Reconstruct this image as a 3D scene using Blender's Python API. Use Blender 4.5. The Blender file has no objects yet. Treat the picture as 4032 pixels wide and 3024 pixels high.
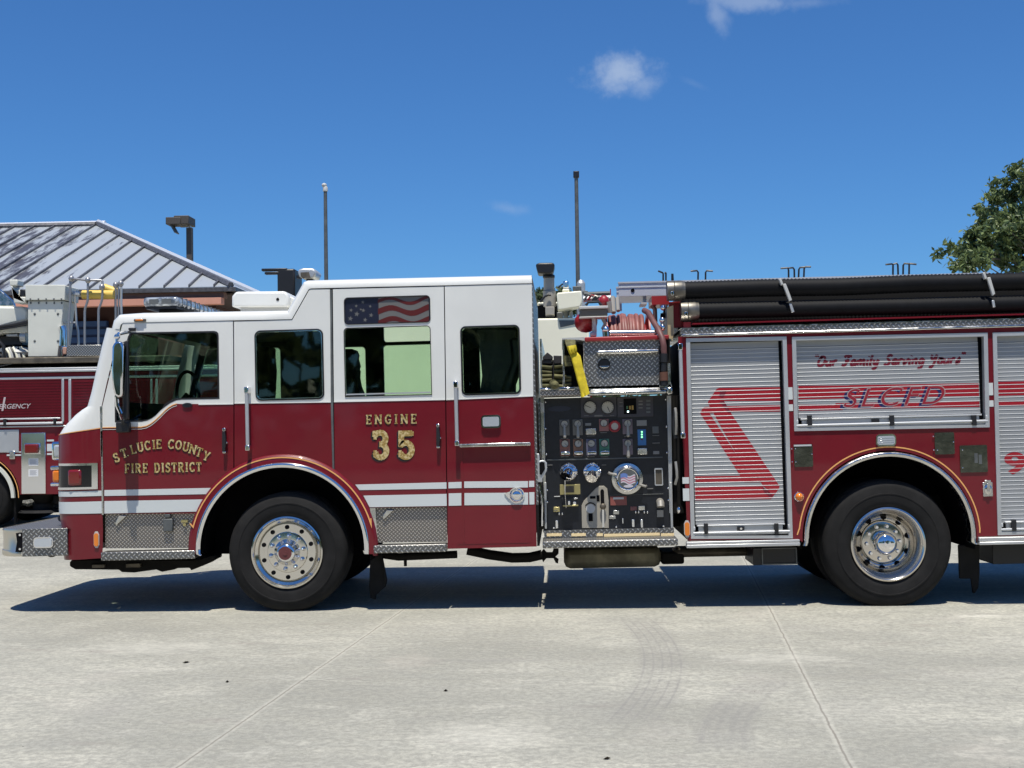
import bpy, math, random
from mathutils import Vector, Matrix
R_ = math.radians
random.seed(7)
scene = bpy.context.scene
C = scene.collection

# ---------------------------------------------------------------- camera
FPX, W_, H_ = 4936.0, 4032.0, 3024.0
CAM = Vector((0.0, -10.8, 1.60))
YAW, PITCH, ROLL = 0.0385, 0.0316, 0.0145
TILT = [0.0117]          # the engine sits slightly nose down on the lot: its own level against the ground's
PZ = 0.5
fwd = Vector((-math.sin(YAW) * math.cos(PITCH), math.cos(YAW) * math.cos(PITCH), math.sin(PITCH)))
rgt0 = Vector((math.cos(YAW), math.sin(YAW), 0))
up0 = rgt0.cross(fwd)
rgt = rgt0 * math.cos(ROLL) - up0 * math.sin(ROLL)
upv = up0 * math.cos(ROLL) + rgt0 * math.sin(ROLL)
cd = bpy.data.cameras.new('camera'); cam = bpy.data.objects.new('camera', cd); C.objects.link(cam)
cam.matrix_world = Matrix(((rgt.x, upv.x, -fwd.x, CAM.x), (rgt.y, upv.y, -fwd.y, CAM.y), (rgt.z, upv.z, -fwd.z, CAM.z), (0, 0, 0, 1)))
cd.sensor_width = 36.0; cd.lens = 36.0 * FPX / W_; cd.clip_start = 0.1; cd.clip_end = 2000
scene.camera = cam

# ---------------------------------------------------------------- sky and sun
SUN_DIR = Vector((0.004, 0.31, -1.0)).normalized()      # the way the light travels
SUN_EL = math.asin(-SUN_DIR.z)
SUN_AZ = math.atan2(-SUN_DIR.x, -SUN_DIR.y)            # clockwise from +Y
world = bpy.data.worlds.new('World'); scene.world = world; world.use_nodes = True
nt = world.node_tree; N = nt.nodes; Lk = nt.links; N.clear()
def nd(tree, t, **kw):
    n = tree.nodes.new(t)
    for k, v in kw.items(): setattr(n, k, v)
    return n
def mth(tree, op, a, b=None, c=None):
    n = tree.nodes.new('ShaderNodeMath'); n.operation = op
    for i, v in enumerate((a, b, c)):
        if v is None: continue
        if isinstance(v, (int, float)): n.inputs[i].default_value = v
        else: tree.links.new(v, n.inputs[i])
    return n.outputs[0]
def vmt(tree, op, a, b):
    n = tree.nodes.new('ShaderNodeVectorMath'); n.operation = op
    for i, v in enumerate((a, b)):
        if isinstance(v, (tuple, Vector)): n.inputs[i].default_value = v[:]
        else: tree.links.new(v, n.inputs[i])
    return n
def smooth(tree, v, a, b, o0=0.0, o1=1.0):
    n = tree.nodes.new('ShaderNodeMapRange'); n.interpolation_type = 'SMOOTHSTEP'
    tree.links.new(v, n.inputs[0]); n.inputs[1].default_value = a; n.inputs[2].default_value = b
    n.inputs[3].default_value = o0; n.inputs[4].default_value = o1
    return n.outputs[0]
def mixc(tree, f, a, b, mode='MIX'):
    n = tree.nodes.new('ShaderNodeMix'); n.data_type = 'RGBA'; n.blend_type = mode
    for s, v in ((n.inputs[0], f), (n.inputs[6], a), (n.inputs[7], b)):
        if isinstance(v, (int, float)): s.default_value = v
        elif isinstance(v, tuple): s.default_value = v if len(v) == 4 else (*v, 1)
        else: tree.links.new(v, s)
    return n.outputs[2]
sky = nd(nt, 'ShaderNodeTexSky', sky_type='NISHITA', sun_disc=False)
sky.sun_elevation = SUN_EL; sky.sun_rotation = SUN_AZ
sky.air_density = 1.0; sky.dust_density = 0.25; sky.ozone_density = 3.0; sky.altitude = 0
tc = nd(nt, 'ShaderNodeTexCoord')
tint = mixc(nt, 1.0, sky.outputs[0], (0.44, 0.85, 1.32), 'MULTIPLY')
# small clouds high in the sky, placed by direction
def ray(u, v): return (fwd * FPX + rgt * (u - W_ / 2) - upv * (v - H_ / 2))
noise = nd(nt, 'ShaderNodeTexNoise'); noise.inputs['Scale'].default_value = 26; noise.inputs['Detail'].default_value = 7; noise.inputs['Roughness'].default_value = 0.6
Lk.new(tc.outputs['Generated'], noise.inputs['Vector'])
nz = mth(nt, 'SUBTRACT', noise.outputs[0], 0.5)
nz2 = nd(nt, 'ShaderNodeTexNoise'); nz2.inputs['Scale'].default_value = 110; nz2.inputs['Detail'].default_value = 5; nz2.inputs['Roughness'].default_value = 0.6
Lk.new(tc.outputs['Generated'], nz2.inputs['Vector'])
nzb = mth(nt, 'SUBTRACT', nz2.outputs[0], 0.5)
total = None
for (u, v, ru, rv, dens, ang) in ((2445, 290, 120, 75, .66, .1), (2520, 335, 70, 45, .4, .3), (2400, 262, 60, 34, .2, 0), (2820, 48, 32, 66, .36, .45), (2960, 5, 190, 30, .42, -.08), (3160, 12, 130, 20, .2, 0), (2005, 822, 75, 22, .2, -.15), (2735, 330, 50, 12, .07, -.4)):
    c = ray(u, v).normalized(); r_ = (rgt * math.cos(ang) + upv * math.sin(ang)); u_ = (upv * math.cos(ang) - rgt * math.sin(ang))
    a = mth(nt, 'DIVIDE', mth(nt, 'SUBTRACT', vmt(nt, 'DOT_PRODUCT', tc.outputs['Generated'], r_).outputs['Value'], c.dot(r_)), ru / FPX)
    b = mth(nt, 'DIVIDE', mth(nt, 'SUBTRACT', vmt(nt, 'DOT_PRODUCT', tc.outputs['Generated'], u_).outputs['Value'], c.dot(u_)), rv / FPX)
    d = mth(nt, 'SQRT', mth(nt, 'ADD', mth(nt, 'MULTIPLY', a, a), mth(nt, 'MULTIPLY', b, b)))
    d = mth(nt, 'ADD', mth(nt, 'ADD', d, mth(nt, 'MULTIPLY', nz, 1.9)), mth(nt, 'MULTIPLY', nzb, 1.2))
    front = mth(nt, 'GREATER_THAN', vmt(nt, 'DOT_PRODUCT', tc.outputs['Generated'], c).outputs['Value'], 0.0)
    m = mth(nt, 'MULTIPLY', smooth(nt, d, -0.1, 1.5, dens, 0.0), front)
    total = m if total is None else mth(nt, 'MAXIMUM', total, m)
colr = mixc(nt, total, tint, (5.4, 6.6, 8.6))
bg = nd(nt, 'ShaderNodeBackground'); bg.inputs[1].default_value = 0.08
Lk.new(colr, bg.inputs[0]); wo = nd(nt, 'ShaderNodeOutputWorld'); Lk.new(bg.outputs[0], wo.inputs[0])
sl = bpy.data.lights.new('sun', 'SUN'); so = bpy.data.objects.new('sun', sl); C.objects.link(so)
sl.energy = 5.0; sl.angle = R_(0.5); sl.color = (1.0, 0.95, 0.85)
so.rotation_euler = SUN_DIR.to_track_quat('-Z', 'Y').to_euler(); so.location = (0, 0, 30)
vs = scene.view_settings; vs.view_transform = 'Standard'; vs.look = 'None'; vs.exposure = 0.12; vs.gamma = 1.0
scene.cycles.max_bounces = 10; scene.cycles.transparent_max_bounces = 16; scene.cycles.use_denoising = True

# ---------------------------------------------------------------- measuring helpers: picture to a plane in the place
def reg(ox, oy, s): return lambda *a: [(ox + a[i] / s, oy + a[i + 1] / s) for i in range(0, len(a), 2)]
r1, r2, r3, r4 = reg(0, 1050, 2.212), reg(0, 1700, 2.212), reg(900, 1050, 2.212), reg(800, 1700, 2.212)
s1, s2, s3, s4 = reg(2000, 1000, 2.765), reg(2080, 1540, 3.456), reg(1700, 1700, 2.212), reg(2600, 1000, 2.765)
t1, t2, t3, t4, t5 = reg(3232, 900, 2.765), reg(2632, 1300, 2.765), reg(3132, 1300, 2.458), reg(2600, 1850, 2.765), reg(3132, 1750, 2.458)
q1 = reg(0, 850, 3.16)
nn = reg(0, 0, 1.0)
def untilt(x, z):
    c, s = math.cos(TILT[0]), math.sin(TILT[0]); return (x * c + (z - PZ) * s, PZ - x * s + (z - PZ) * c)
def T(p, Y=0.0):
    d = ray(*p); k = (Y - CAM.y) / d.y
    q = CAM + d * k
    return untilt(q.x, q.z)
def G(p):
    d = ray(*p); k = -CAM.z / d.z
    q = CAM + d * k
    return (q.x, q.y)
def TT(ps, Y=0.0): return [T(p, Y) for p in ps]
def rc(f, x0, y0, x1, y1, Y=0.0):
    (a, b), (c, d) = f(x0, y0, x1, y1); um, vm = (a + c) / 2, (b + d) / 2
    return (T((a, vm), Y)[0], T((c, vm), Y)[0], T((um, d), Y)[1], T((um, b), Y)[1])
def rrect(x0, x1, z0, z1, r, n=6, corners=(1, 1, 1, 1)):
    out = []
    for (cx, cz, a0, on) in ((x1, z1, 0, corners[1]), (x0, z1, 90, corners[0]), (x0, z0, 180, corners[3]), (x1, z0, 270, corners[2])):
        rr = r if on else 0.0005
        ox = cx - rr if cx == x1 else cx + rr; oz = cz - rr if cz == z1 else cz + rr
        for i in range(n + 1):
            a = R_(a0 + 90 * i / n); out.append((ox + rr * math.cos(a), oz + rr * math.sin(a)))
    return out
def arc_n(c, R, a0, a1, n=24, Rz=None):       # picture arc, angles measured up from the right
    Rz = Rz or R
    return [(c[0] + R * math.cos(R_(a0 + (a1 - a0) * i / n)), c[1] - Rz * math.sin(R_(a0 + (a1 - a0) * i / n))) for i in range(n + 1)]

# ---------------------------------------------------------------- mesh builder
class MB:
    def __init__(s): s.v = []; s.f = []; s.m = []
    def add(s, vs, fs, mi=0):
        o = len(s.v); s.v += [tuple(v) for v in vs]; s.f += [tuple(i + o for i in f) for f in fs]; s.m += [mi] * len(fs); return s
    def box(s, x0, x1, y0, y1, z0, z1, mi=0):
        x0, x1 = min(x0, x1), max(x0, x1); y0, y1 = min(y0, y1), max(y0, y1); z0, z1 = min(z0, z1), max(z0, z1)
        return s.add([(x0, y0, z0), (x1, y0, z0), (x1, y1, z0), (x0, y1, z0), (x0, y0, z1), (x1, y0, z1), (x1, y1, z1), (x0, y1, z1)],
                     [(0, 3, 2, 1), (4, 5, 6, 7), (0, 1, 5, 4), (1, 2, 6, 5), (2, 3, 7, 6), (3, 0, 4, 7)], mi)
    def rbox(s, r, y0, y1, mi=0): return s.box(r[0], r[1], y0, y1, r[2], r[3], mi)
    def prism(s, pts, y0, y1, mi=0):           # pts (x,z)
        n = len(pts); area = sum(pts[i][0] * pts[(i + 1) % n][1] - pts[(i + 1) % n][0] * pts[i][1] for i in range(n))
        if area < 0: pts = pts[::-1]
        y0, y1 = min(y0, y1), max(y0, y1)
        vs = [(x, y0, z) for x, z in pts] + [(x, y1, z) for x, z in pts]
        fs = [tuple(range(n)), tuple(range(2 * n - 1, n - 1, -1))] + [(i, i + n, (i + 1) % n + n, (i + 1) % n) for i in range(n)]
        return s.add(vs, fs, mi)
    def grid(s, rows, mi=0, close=False):
        m = len(rows[0]); vs = [v for r in rows for v in r]; fs = []
        for i in range(len(rows) - 1):
            for j in range(m - 1 + (1 if close else 0)):
                k = (j + 1) % m
                fs.append((i * m + j, i * m + k, (i + 1) * m + k, (i + 1) * m + j))
        return s.add(vs, fs, mi)
    def tube(s, pts, r, n=8, mi=0, cap=True):
        pts = [Vector(p) for p in pts]; rows = []; prev = None
        for i, p in enumerate(pts):
            t = (pts[min(i + 1, len(pts) - 1)] - pts[max(i - 1, 0)]).normalized()
            if prev is None:
                a = Vector((0, 0, 1)) if abs(t.z) < .9 else Vector((1, 0, 0)); prev = t.cross(a).normalized()
            prev = (prev - t * prev.dot(t)).normalized(); b = t.cross(prev)
            rr = r[i] if isinstance(r, (list, tuple)) else r
            rows.append([p + (prev * math.cos(2 * math.pi * j / n) + b * math.sin(2 * math.pi * j / n)) * rr for j in range(n)])
        o = len(s.v); s.grid(rows, mi, True)
        if cap: s.f += [tuple(o + j for j in range(n))[::-1], tuple(o + (len(rows) - 1) * n + j for j in range(n))]; s.m += [mi, mi]
        return s
    def lathe(s, prof, cx, cz, n=48, mi=0, closed=False):     # prof (radius, y) turned about a line along Y
        rows = [[(cx + r * math.cos(2 * math.pi * j / n), y, cz + r * math.sin(2 * math.pi * j / n)) for j in range(n)] for r, y in prof]
        if closed: rows.append(rows[0])
        return s.grid(rows, mi, True)
    def cyl(s, x, z, y0, y1, r, n=20, mi=0, r1=None):
        r1 = r if r1 is None else r1
        return s.lathe([(0.0001, y0), (r, y0), (r1, y1), (0.0001, y1)], x, z, n, mi)
    def cylz(s, x, y, z0, z1, r, n=16, mi=0, r1=None): return s.tube([(x, y, z0), (x, y, z1)], [r, r if r1 is None else r1], n, mi)
    def ball(s, x, y, z, rx, ry=None, rz=None, n=12, mi=0):
        ry = ry or rx; rz = rz or rx
        return s.grid([[(x + rx * math.sin(math.pi * i / 8) * math.cos(2 * math.pi * j / n), y + ry * math.sin(math.pi * i / 8) * math.sin(2 * math.pi * j / n), z + rz * math.cos(math.pi * i / 8)) for j in range(n)] for i in range(9)], mi, True)
    def mesh(s, me, mi=0):
        return s.add([v.co[:] for v in me.vertices], [tuple(p.vertices) for p in me.polygons], mi)
    def plate(s, loops, y0, y1, mi=0, bevel=0.0):     # filled outline with holes, y0 the near face
        cu = bpy.data.curves.new('tmp', 'CURVE'); cu.dimensions = '2D'; cu.fill_mode = 'BOTH'
        for lp in loops:
            sp = cu.splines.new('POLY'); sp.points.add(len(lp) - 1)
            for i, (x, z) in enumerate(lp): sp.points[i].co = (x, z, 0, 1)
            sp.use_cyclic_u = True
        cu.extrude = abs(y1 - y0) / 2 - bevel; cu.bevel_depth = bevel; cu.bevel_resolution = 1
        s._cv(cu, (y0 + y1) / 2, mi); return s
    def _cv(s, cu, ym, mi, fx=None):
        o = bpy.data.objects.new('tmp', cu); C.objects.link(o)
        me = bpy.data.meshes.new_from_object(o.evaluated_get(bpy.context.evaluated_depsgraph_get()))
        fx = fx or (lambda x, y: (x, y))
        vs = []
        for v in me.vertices:
            x, z = fx(v.co.x, v.co.y); vs.append((x, ym - v.co.z, z))
        s.add(vs, [tuple(p.vertices) for p in me.polygons], mi)
        bpy.data.objects.remove(o); bpy.data.curves.remove(cu); bpy.data.meshes.remove(me)
    def text(s, body, x0, x1, z0, z1, y, th=.002, mi=0, shear=0.0, off=0.0, space=1.0, slope=0.0):
        def bb(o):
            me = bpy.data.meshes.new_from_object(o.evaluated_get(bpy.context.evaluated_depsgraph_get()))
            xs = [v.co.x for v in me.vertices]; ys = [v.co.y for v in me.vertices]; bpy.data.meshes.remove(me)
            return min(xs), max(xs), min(ys), max(ys)
        cu = bpy.data.curves.new('tmp', 'FONT'); cu.body = body; cu.shear = shear; cu.space_character = space
        o = bpy.data.objects.new('tmp', cu); C.objects.link(o); b = bb(o); bpy.data.objects.remove(o)
        cu.offset = off; cu.extrude = th / 2
        sx = (x1 - x0) / (b[1] - b[0]); sz = (z1 - z0) / (b[3] - b[2])
        s._cv(cu, y, mi, lambda x, z: (x0 + (x - b[0]) * sx, z0 + (z - b[2]) * sz + (x - b[0]) * sx * slope)); return s
    def stroke(s, pts, w, y0, y1, mi=0):
        P = [Vector((a, b)) for a, b in pts]; L_, R2 = [], []
        for i, p in enumerate(P):
            d0 = (p - P[i - 1]).normalized() if i else (P[1] - p).normalized()
            d1 = (P[i + 1] - p).normalized() if i < len(P) - 1 else d0
            t = (d0 + d1); t = t.normalized() if t.length > 1e-6 else d1
            nrm = Vector((-t.y, t.x)); k = w / 2 / max(.45, abs(nrm.dot(Vector((-d1.y, d1.x)))))
            L_.append(p + nrm * k); R2.append(p - nrm * k)
        for i in range(len(P) - 1):
            q = [L_[i], R2[i], R2[i + 1], L_[i + 1]]
            s.prism([(a.x, a.y) for a in q], y0, y1, mi)
        return s
    def build(s, name, mats, parent=None, bevel=0.0, smooth=35, seg=2, warp=None):
        me = bpy.data.meshes.new(name)
        if warp: s.v = [warp(*v) for v in s.v]
        me.from_pydata(s.v, [], s.f); me.update()
        if not isinstance(mats, (list, tuple)): mats = [mats]
        for m in mats: me.materials.append(m)
        me.polygons.foreach_set('material_index', s.m)
        if smooth:
            me.polygons.foreach_set('use_smooth', [True] * len(me.polygons)); me.set_sharp_from_angle(angle=R_(smooth))
        o = bpy.data.objects.new(name, me); C.objects.link(o)
        if bevel:
            b = o.modifiers.new('bevel', 'BEVEL'); b.width = bevel; b.segments = seg; b.limit_method = 'ANGLE'; b.angle_limit = R_(40)
        if parent is not None: attach(o, parent)
        return o
def attach(o, parent):
    o.parent = parent
    if parent.type == 'EMPTY': o.matrix_parent_inverse = Matrix.Translation(-parent.location)
def tag(o, label=None, cat=None, group=None, kind=None):
    if label: o['label'] = label
    if cat: o['category'] = cat
    if group: o['group'] = group
    if kind: o['kind'] = kind
    return o
def empty(name, loc):
    o = bpy.data.objects.new(name, None); C.objects.link(o); o.location = loc; o.empty_display_size = .2; return o

# ---------------------------------------------------------------- materials
def mat(name, col, rough=.5, metal=0.0, coat=0.0, spec=.5, fn=None, emit=None, es=0.0):
    m = bpy.data.materials.new(name); m.use_nodes = True; t = m.node_tree; b = t.nodes['Principled BSDF']
    b.inputs['Base Color'].default_value = (*col, 1); b.inputs['Roughness'].default_value = rough; b.inputs['Metallic'].default_value = metal
    b.inputs['Specular IOR Level'].default_value = spec
    if coat: b.inputs['Coat Weight'].default_value = coat; b.inputs['Coat Roughness'].default_value = .04
    if emit: b.inputs['Emission Color'].default_value = (*emit, 1); b.inputs['Emission Strength'].default_value = es
    if fn: fn(t, b)
    return m
def objc(t): return nd(t, 'ShaderNodeTexCoord').outputs['Object']
def noise_(t, scale, detail=4, vec=None, rough=.55, sc=None):
    n = nd(t, 'ShaderNodeTexNoise'); n.inputs['Scale'].default_value = scale; n.inputs['Detail'].default_value = detail; n.inputs['Roughness'].default_value = rough
    v = vec or objc(t)
    if sc: v = vmt(t, 'MULTIPLY', v, sc).outputs[0]
    t.links.new(v, n.inputs['Vector']); return n.outputs[0]
def bump(t, b, h, s=.2, d=.01):
    n = nd(t, 'ShaderNodeBump'); n.inputs['Strength'].default_value = s; n.inputs['Distance'].default_value = d
    t.links.new(h, n.inputs['Height']); t.links.new(n.outputs[0], b.inputs['Normal'])
def dirt(col, amt=.25, sc=3.0, bs=0.03, rough=None):
    def f(t, b):
        n = noise_(t, sc, 6); c = mixc(t, smooth(t, n, .35, .7), tuple(x * (1 - amt) for x in col), tuple(col)); t.links.new(c, b.inputs['Base Color'])
        if bs: bump(t, b, noise_(t, sc * 1.7, 3), bs, .02)
        if rough: t.links.new(smooth(t, noise_(t, sc * 2.3, 5), .3, .7, rough[0], rough[1]), b.inputs['Roughness'])
    return f
def tread(cell, col, strength=.6, metal=1.0, ra=.22, rb=.4):
    def f(t, b):
        sx = nd(t, 'ShaderNodeSeparateXYZ'); t.links.new(objc(t), sx.inputs[0])
        v = mth(t, 'ADD', sx.outputs[2], mth(t, 'MULTIPLY', sx.outputs[1], .97))
        a = mth(t, 'DIVIDE', mth(t, 'ADD', sx.outputs[0], v), cell * 1.414); c = mth(t, 'DIVIDE', mth(t, 'SUBTRACT', sx.outputs[0], v), cell * 1.414)
        fa = mth(t, 'FLOOR', a); fc = mth(t, 'FLOOR', c)
        par = mth(t, 'ABSOLUTE', mth(t, 'MODULO', mth(t, 'ADD', fa, fc), 2.0)); inv = mth(t, 'SUBTRACT', 1.0, par)
        la = mth(t, 'SUBTRACT', mth(t, 'SUBTRACT', a, fa), .5); lc = mth(t, 'SUBTRACT', mth(t, 'SUBTRACT', c, fc), .5)
        e = mth(t, 'ADD', mth(t, 'MULTIPLY', la, par), mth(t, 'MULTIPLY', lc, inv)); g = mth(t, 'ADD', mth(t, 'MULTIPLY', la, inv), mth(t, 'MULTIPLY', lc, par))
        e = mth(t, 'DIVIDE', e, .56); g = mth(t, 'DIVIDE', g, .2)
        d = mth(t, 'SQRT', mth(t, 'ADD', mth(t, 'MULTIPLY', e, e), mth(t, 'MULTIPLY', g, g)))
        h = smooth(t, d, .45, 1.0, 1.0, 0.0)
        bump(t, b, h, strength, .004)
        t.links.new(smooth(t, h, 0, 1, rb, ra), b.inputs['Roughness'])
        cc = mixc(t, h, tuple(x * .5 for x in col), tuple(min(1, x * 1.7) for x in col)); t.links.new(cc, b.inputs['Base Color'])
    return f
M = {}
M['red'] = mat('red_paint', (.17, .0045, .013), .4, coat=.5, spec=.3, fn=dirt((.16, .0042, .012), .12, 2.0, .015))
M['white'] = mat('white_paint', (.74, .74, .71), .4, coat=.4, fn=dirt((.76, .76, .72), .06, 1.5, .015))
M['stripe'] = mat('reflective_white', (.60, .63, .62), .45)
M['gold'] = mat('gold_leaf', (.72, .50, .20), .38, .55, fn=lambda t, b: t.links.new(mixc(t, smooth(t, noise_(t, 45, 2), .4, .6), (.46, .30, .09), (.82, .64, .32)), b.inputs['Base Color']))
M['gold_line'] = mat('gold_line', (.80, .40, .13), .5)
M['black_edge'] = mat('black_shade', (.012, .008, .01), .6)
M['front_rim'] = mat('front_rim_metal', (.66, .64, .60), .12, 1.0)
M['rim_metal'] = mat('rim_metal', (.60, .57, .53), .16, 1.0)
M['chrome'] = mat('chrome', (.78, .78, .80), .07, 1.0)
M['alu'] = mat('polished_aluminium', (.72, .71, .69), .2, 1.0, fn=dirt((.72, .71, .69), .2, 6, .02, (.12, .32)))
M['satin'] = mat('satin_aluminium', (.56, .57, .57), .42, .55, fn=dirt((.56, .57, .57), .1, 3, 0))
M['slat'] = mat('shutter_slat', (.34, .35, .355), .45, .2, fn=dirt((.34, .35, .355), .1, 2.2, .01))
M['bead'] = mat('shutter_bead', (.56, .57, .58), .35, .2)
M['tread'] = mat('tread_plate', (.6, .59, .57), .3, .75, fn=tread(.032, (.36, .355, .34), .35, .75, .3, .42))
M['tread_fine'] = mat('fine_tread_plate', (.5, .46, .4), .4, .75, fn=tread(.024, (.44, .40, .35), .35, .8, .35, .48))
M['rubber'] = mat('tyre_rubber', (.010, .010, .0105), .8, spec=.3, fn=dirt((.0125, .012, .012), .4, 9, .05))
M['black'] = mat('black_plastic', (.012, .012, .014), .45)
M['panel_black'] = mat('black_panel', (.010, .012, .018), .35, fn=dirt((.011, .013, .019), .3, 30, .02))
M['dark'] = mat('dark_interior', (.004, .0045, .006), .9, spec=.05)
M['under'] = mat('underbody', (.010, .009, .009), .8, spec=.2, fn=dirt((.011, .010, .009), .4, 8, .05))
M['rust'] = mat('exhaust_steel', (.17, .145, .11), .55, .5, fn=dirt((.17, .145, .11), .5, 7, .03))
M['hose_lead'] = mat('dull_red_hose', (.17, .07, .065), .55, fn=dirt((.17, .07, .065), .3, 9, .03))
M['hose_red'] = mat('red_booster_hose', (.30, .115, .10), .5, fn=dirt((.30, .115, .10), .3, 9, .03))
M['hose_black'] = mat('black_suction_hose', (.004, .0045, .0065), .65, spec=.2, fn=dirt((.0045, .005, .007), .35, 14, .05))
M['canvas'] = mat('khaki_canvas', (.155, .145, .062), .9, fn=dirt((.155, .145, .062), .45, 22, .25))
M['yellow'] = mat('yellow_canvas', (.72, .56, .02), .8, fn=dirt((.72, .56, .02), .3, 18, .12))
M['yellow_pipe'] = mat('yellow_pipe', (.72, .5, .1), .5)
M['amber'] = mat('amber_lens', (.75, .2, .012), .15, coat=.6)
M['red_lens'] = mat('red_lens', (.17, .008, .008), .12, coat=.8)
M['clear_lens'] = mat('clear_lens', (.52, .56, .6), .15, .3, coat=.8)
M['graphic_red'] = mat('red_film', (.33, .006, .016), .38, coat=.3)
M['graphic_blue'] = mat('blue_film', (.008, .010, .085), .4)
M['graphic_dark'] = mat('maroon_film', (.15, .003, .016), .42)
M['flag_blue'] = mat('flag_blue', (.012, .014, .032), .35, coat=.5)
M['flag_red'] = mat('flag_red', (.10, .012, .011), .35, coat=.5)
M['flag_white'] = mat('flag_white', (.15, .145, .14), .35, coat=.5)
M['red_flat'] = mat('flat_red', (.30, .012, .016), .45, coat=.4)  # even red for the reel, hood edge and brackets
M['gauge'] = mat('gauge_face', (.40, .38, .33), .4)
M['bumper_metal'] = mat('brushed_bumper', (.62, .58, .50), .32, .9)
M['label_white'] = mat('label_plate', (.5, .5, .48), .5)
M['brass'] = mat('brass_plate', (.55, .47, .22), .3, .8)
M['sticker'] = mat('white_sticker', (.75, .75, .75), .6)
M['grey_print'] = mat('grey_print', (.3, .3, .3), .6)
M['console'] = mat('cream_white_enamel', (.68, .68, .60), .45, fn=dirt((.68, .68, .60), .07, 3, .01))
M['lever'] = mat('worn_lever', (.34, .32, .28), .45, .4)
M['cream'] = mat('cream_enamel', (.86, .83, .66), .5, fn=dirt((.86, .83, .66), .06, 2, .01))
M['grey_pipe'] = mat('grey_pipe', (.33, .33, .34), .4, .6)
M['pole'] = mat('weathered_pole', (.13, .14, .145), .55, .3, fn=dirt((.14, .15, .15), .3, 6, .02))
M['lamp_brown'] = mat('bronze_lamp', (.075, .062, .05), .6)
M['shell_dark'] = mat('wheel_hole', (.006, .006, .007), .9, spec=.1)
M['lit_green'] = mat('green_indicator', (.1, .5, .2), .5, emit=(.25, 1, .35), es=2.5)
M['lit_blue'] = mat('blue_indicator', (.03, .12, .3), .5, emit=(.02, .12, .35), es=.08)
M['lit_white'] = mat('white_indicator', (.6, .8, .8), .5, emit=(.7, 1, 1), es=3)
def colour(name, c, r=.5): 
    if name not in M: M[name] = mat(name, c, r)
    return M[name]
def glass_mat(name, tcol, refl=1.0):
    m = bpy.data.materials.new(name); m.use_nodes = True; t = m.node_tree; t.nodes.clear()
    o = nd(t, 'ShaderNodeOutputMaterial'); tr = nd(t, 'ShaderNodeBsdfTransparent'); tr.inputs[0].default_value = (*tcol, 1)
    g = nd(t, 'ShaderNodeBsdfGlossy'); g.inputs['Roughness'].default_value = .02; g.inputs[0].default_value = (refl, refl, refl, 1)
    fr = nd(t, 'ShaderNodeFresnel'); fr.inputs[0].default_value = 1.45
    mx = nd(t, 'ShaderNodeMixShader'); t.links.new(fr.outputs[0], mx.inputs[0]); t.links.new(tr.outputs[0], mx.inputs[1]); t.links.new(g.outputs[0], mx.inputs[2]); t.links.new(mx.outputs[0], o.inputs[0])
    return m
M['glass'] = glass_mat('tinted_window_glass', (.87, .96, .87))
M['glass_front'] = glass_mat('front_window_glass', (.58, .70, .62))
# ================================================================ THE FIRE ENGINE
CW = 2.44                                   # cab and body width
fm = lambda y: CW - y                       # to the far side
def mid(p, q, k): return tuple(a + (b - a) * k for a, b in zip(p, q))
eng = empty('fire_engine', (0, 1.2, 0))
tag(eng, 'dark red and white fire engine numbered 35 parked side on across the whole picture', 'fire engine')
_a, _b = CAM + ray(1132, 2174) * ((.05 - CAM.y) / ray(1132, 2174).y), CAM + ray(3496, 2145) * ((.05 - CAM.y) / ray(3496, 2145).y)
FW, RW = untilt(_a.x, .512), untilt(_b.x, .526)                # wheel centres, just above the loaded radius
RTF, RTR = .522, .548
ARC_F, ARC_R = (1115, 2162), (3503, 2117)

# ---- cab side panels ------------------------------------------------
top_d = r1(1062, 490, 2028, 473)
edge = r1(893, 1402, 1230, 1397, 1275, 1388, 1310, 1370, 1350, 1340, 1400, 1293, 1440, 1252, 1470, 1226, 1503, 1206, 1540, 1194, 1600, 1196, 2034, 1195)
door_w = TT(r1(1068, 492, 2028, 473)) + TT(edge[::-1]) + TT(r1(893, 1210))
arcF = arc_n(ARC_F, 371, 0, 180, 60)
def arc_part(c, R, xa, xb, n=14):
    a0 = math.degrees(math.acos(max(-1, min(1, (xa - c[0]) / R)))); a1 = math.degrees(math.acos(max(-1, min(1, (xb - c[0]) / R))))
    return arc_n(c, R, a0, a1, n)
door_r = TT(edge) + TT(arc_part(ARC_F, 371, 919, 775)) + TT(r2(1725, 712, 908, 716))
W1 = TT(r1(1120, 610, 1132, 590, 1150, 577, 1860, 564, 1884, 570, 1898, 585, 1901, 610, 1908, 1148, 1580, 1154, 1530, 1160, 1480, 1184, 1440, 1212, 1400, 1250, 1360, 1292, 1325, 1318, 1290, 1335, 1240, 1346, 1005, 1350, 1003, 1130, 1040, 900))
W2r = rc(r3, 242, 560, 818, 1150); W2 = rrect(*W2r, .042)
W3ar = rc(r3, 1012, 265, 1752, 490); W3a = rrect(*W3ar, .03)
W3br = rc(r3, 1014, 528, 1760, 1120); W3b = rrect(*W3br, .03, corners=(1, 1, 0, 0))
W4r = rc(nn, 1820, 1287, 2044, 1549); W4 = rrect(*W4r, .036)
B_w = TT(r3(47, 478, 555, 462, 705, 198, 882, 195, 895, 1180, 51, 1190))
B_r = TT(r3(51, 1190, 895, 1180)) + TT(arc_part(ARC_F, 371, 1309, 923, 24))
C_w = TT(r3(908, 195, 1874, 172, 1887, 1158, 918, 1178))
C_r = TT(r3(918, 1178, 1887, 1158)) + TT(r4(2120, 655, 1452, 662)) + TT(arc_part(ARC_F, 371, 1460, 1318, 12))
D_w = TT(nn(1751, 1127, 2094, 1117, 2100, 1559, 1757, 1574))
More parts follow.
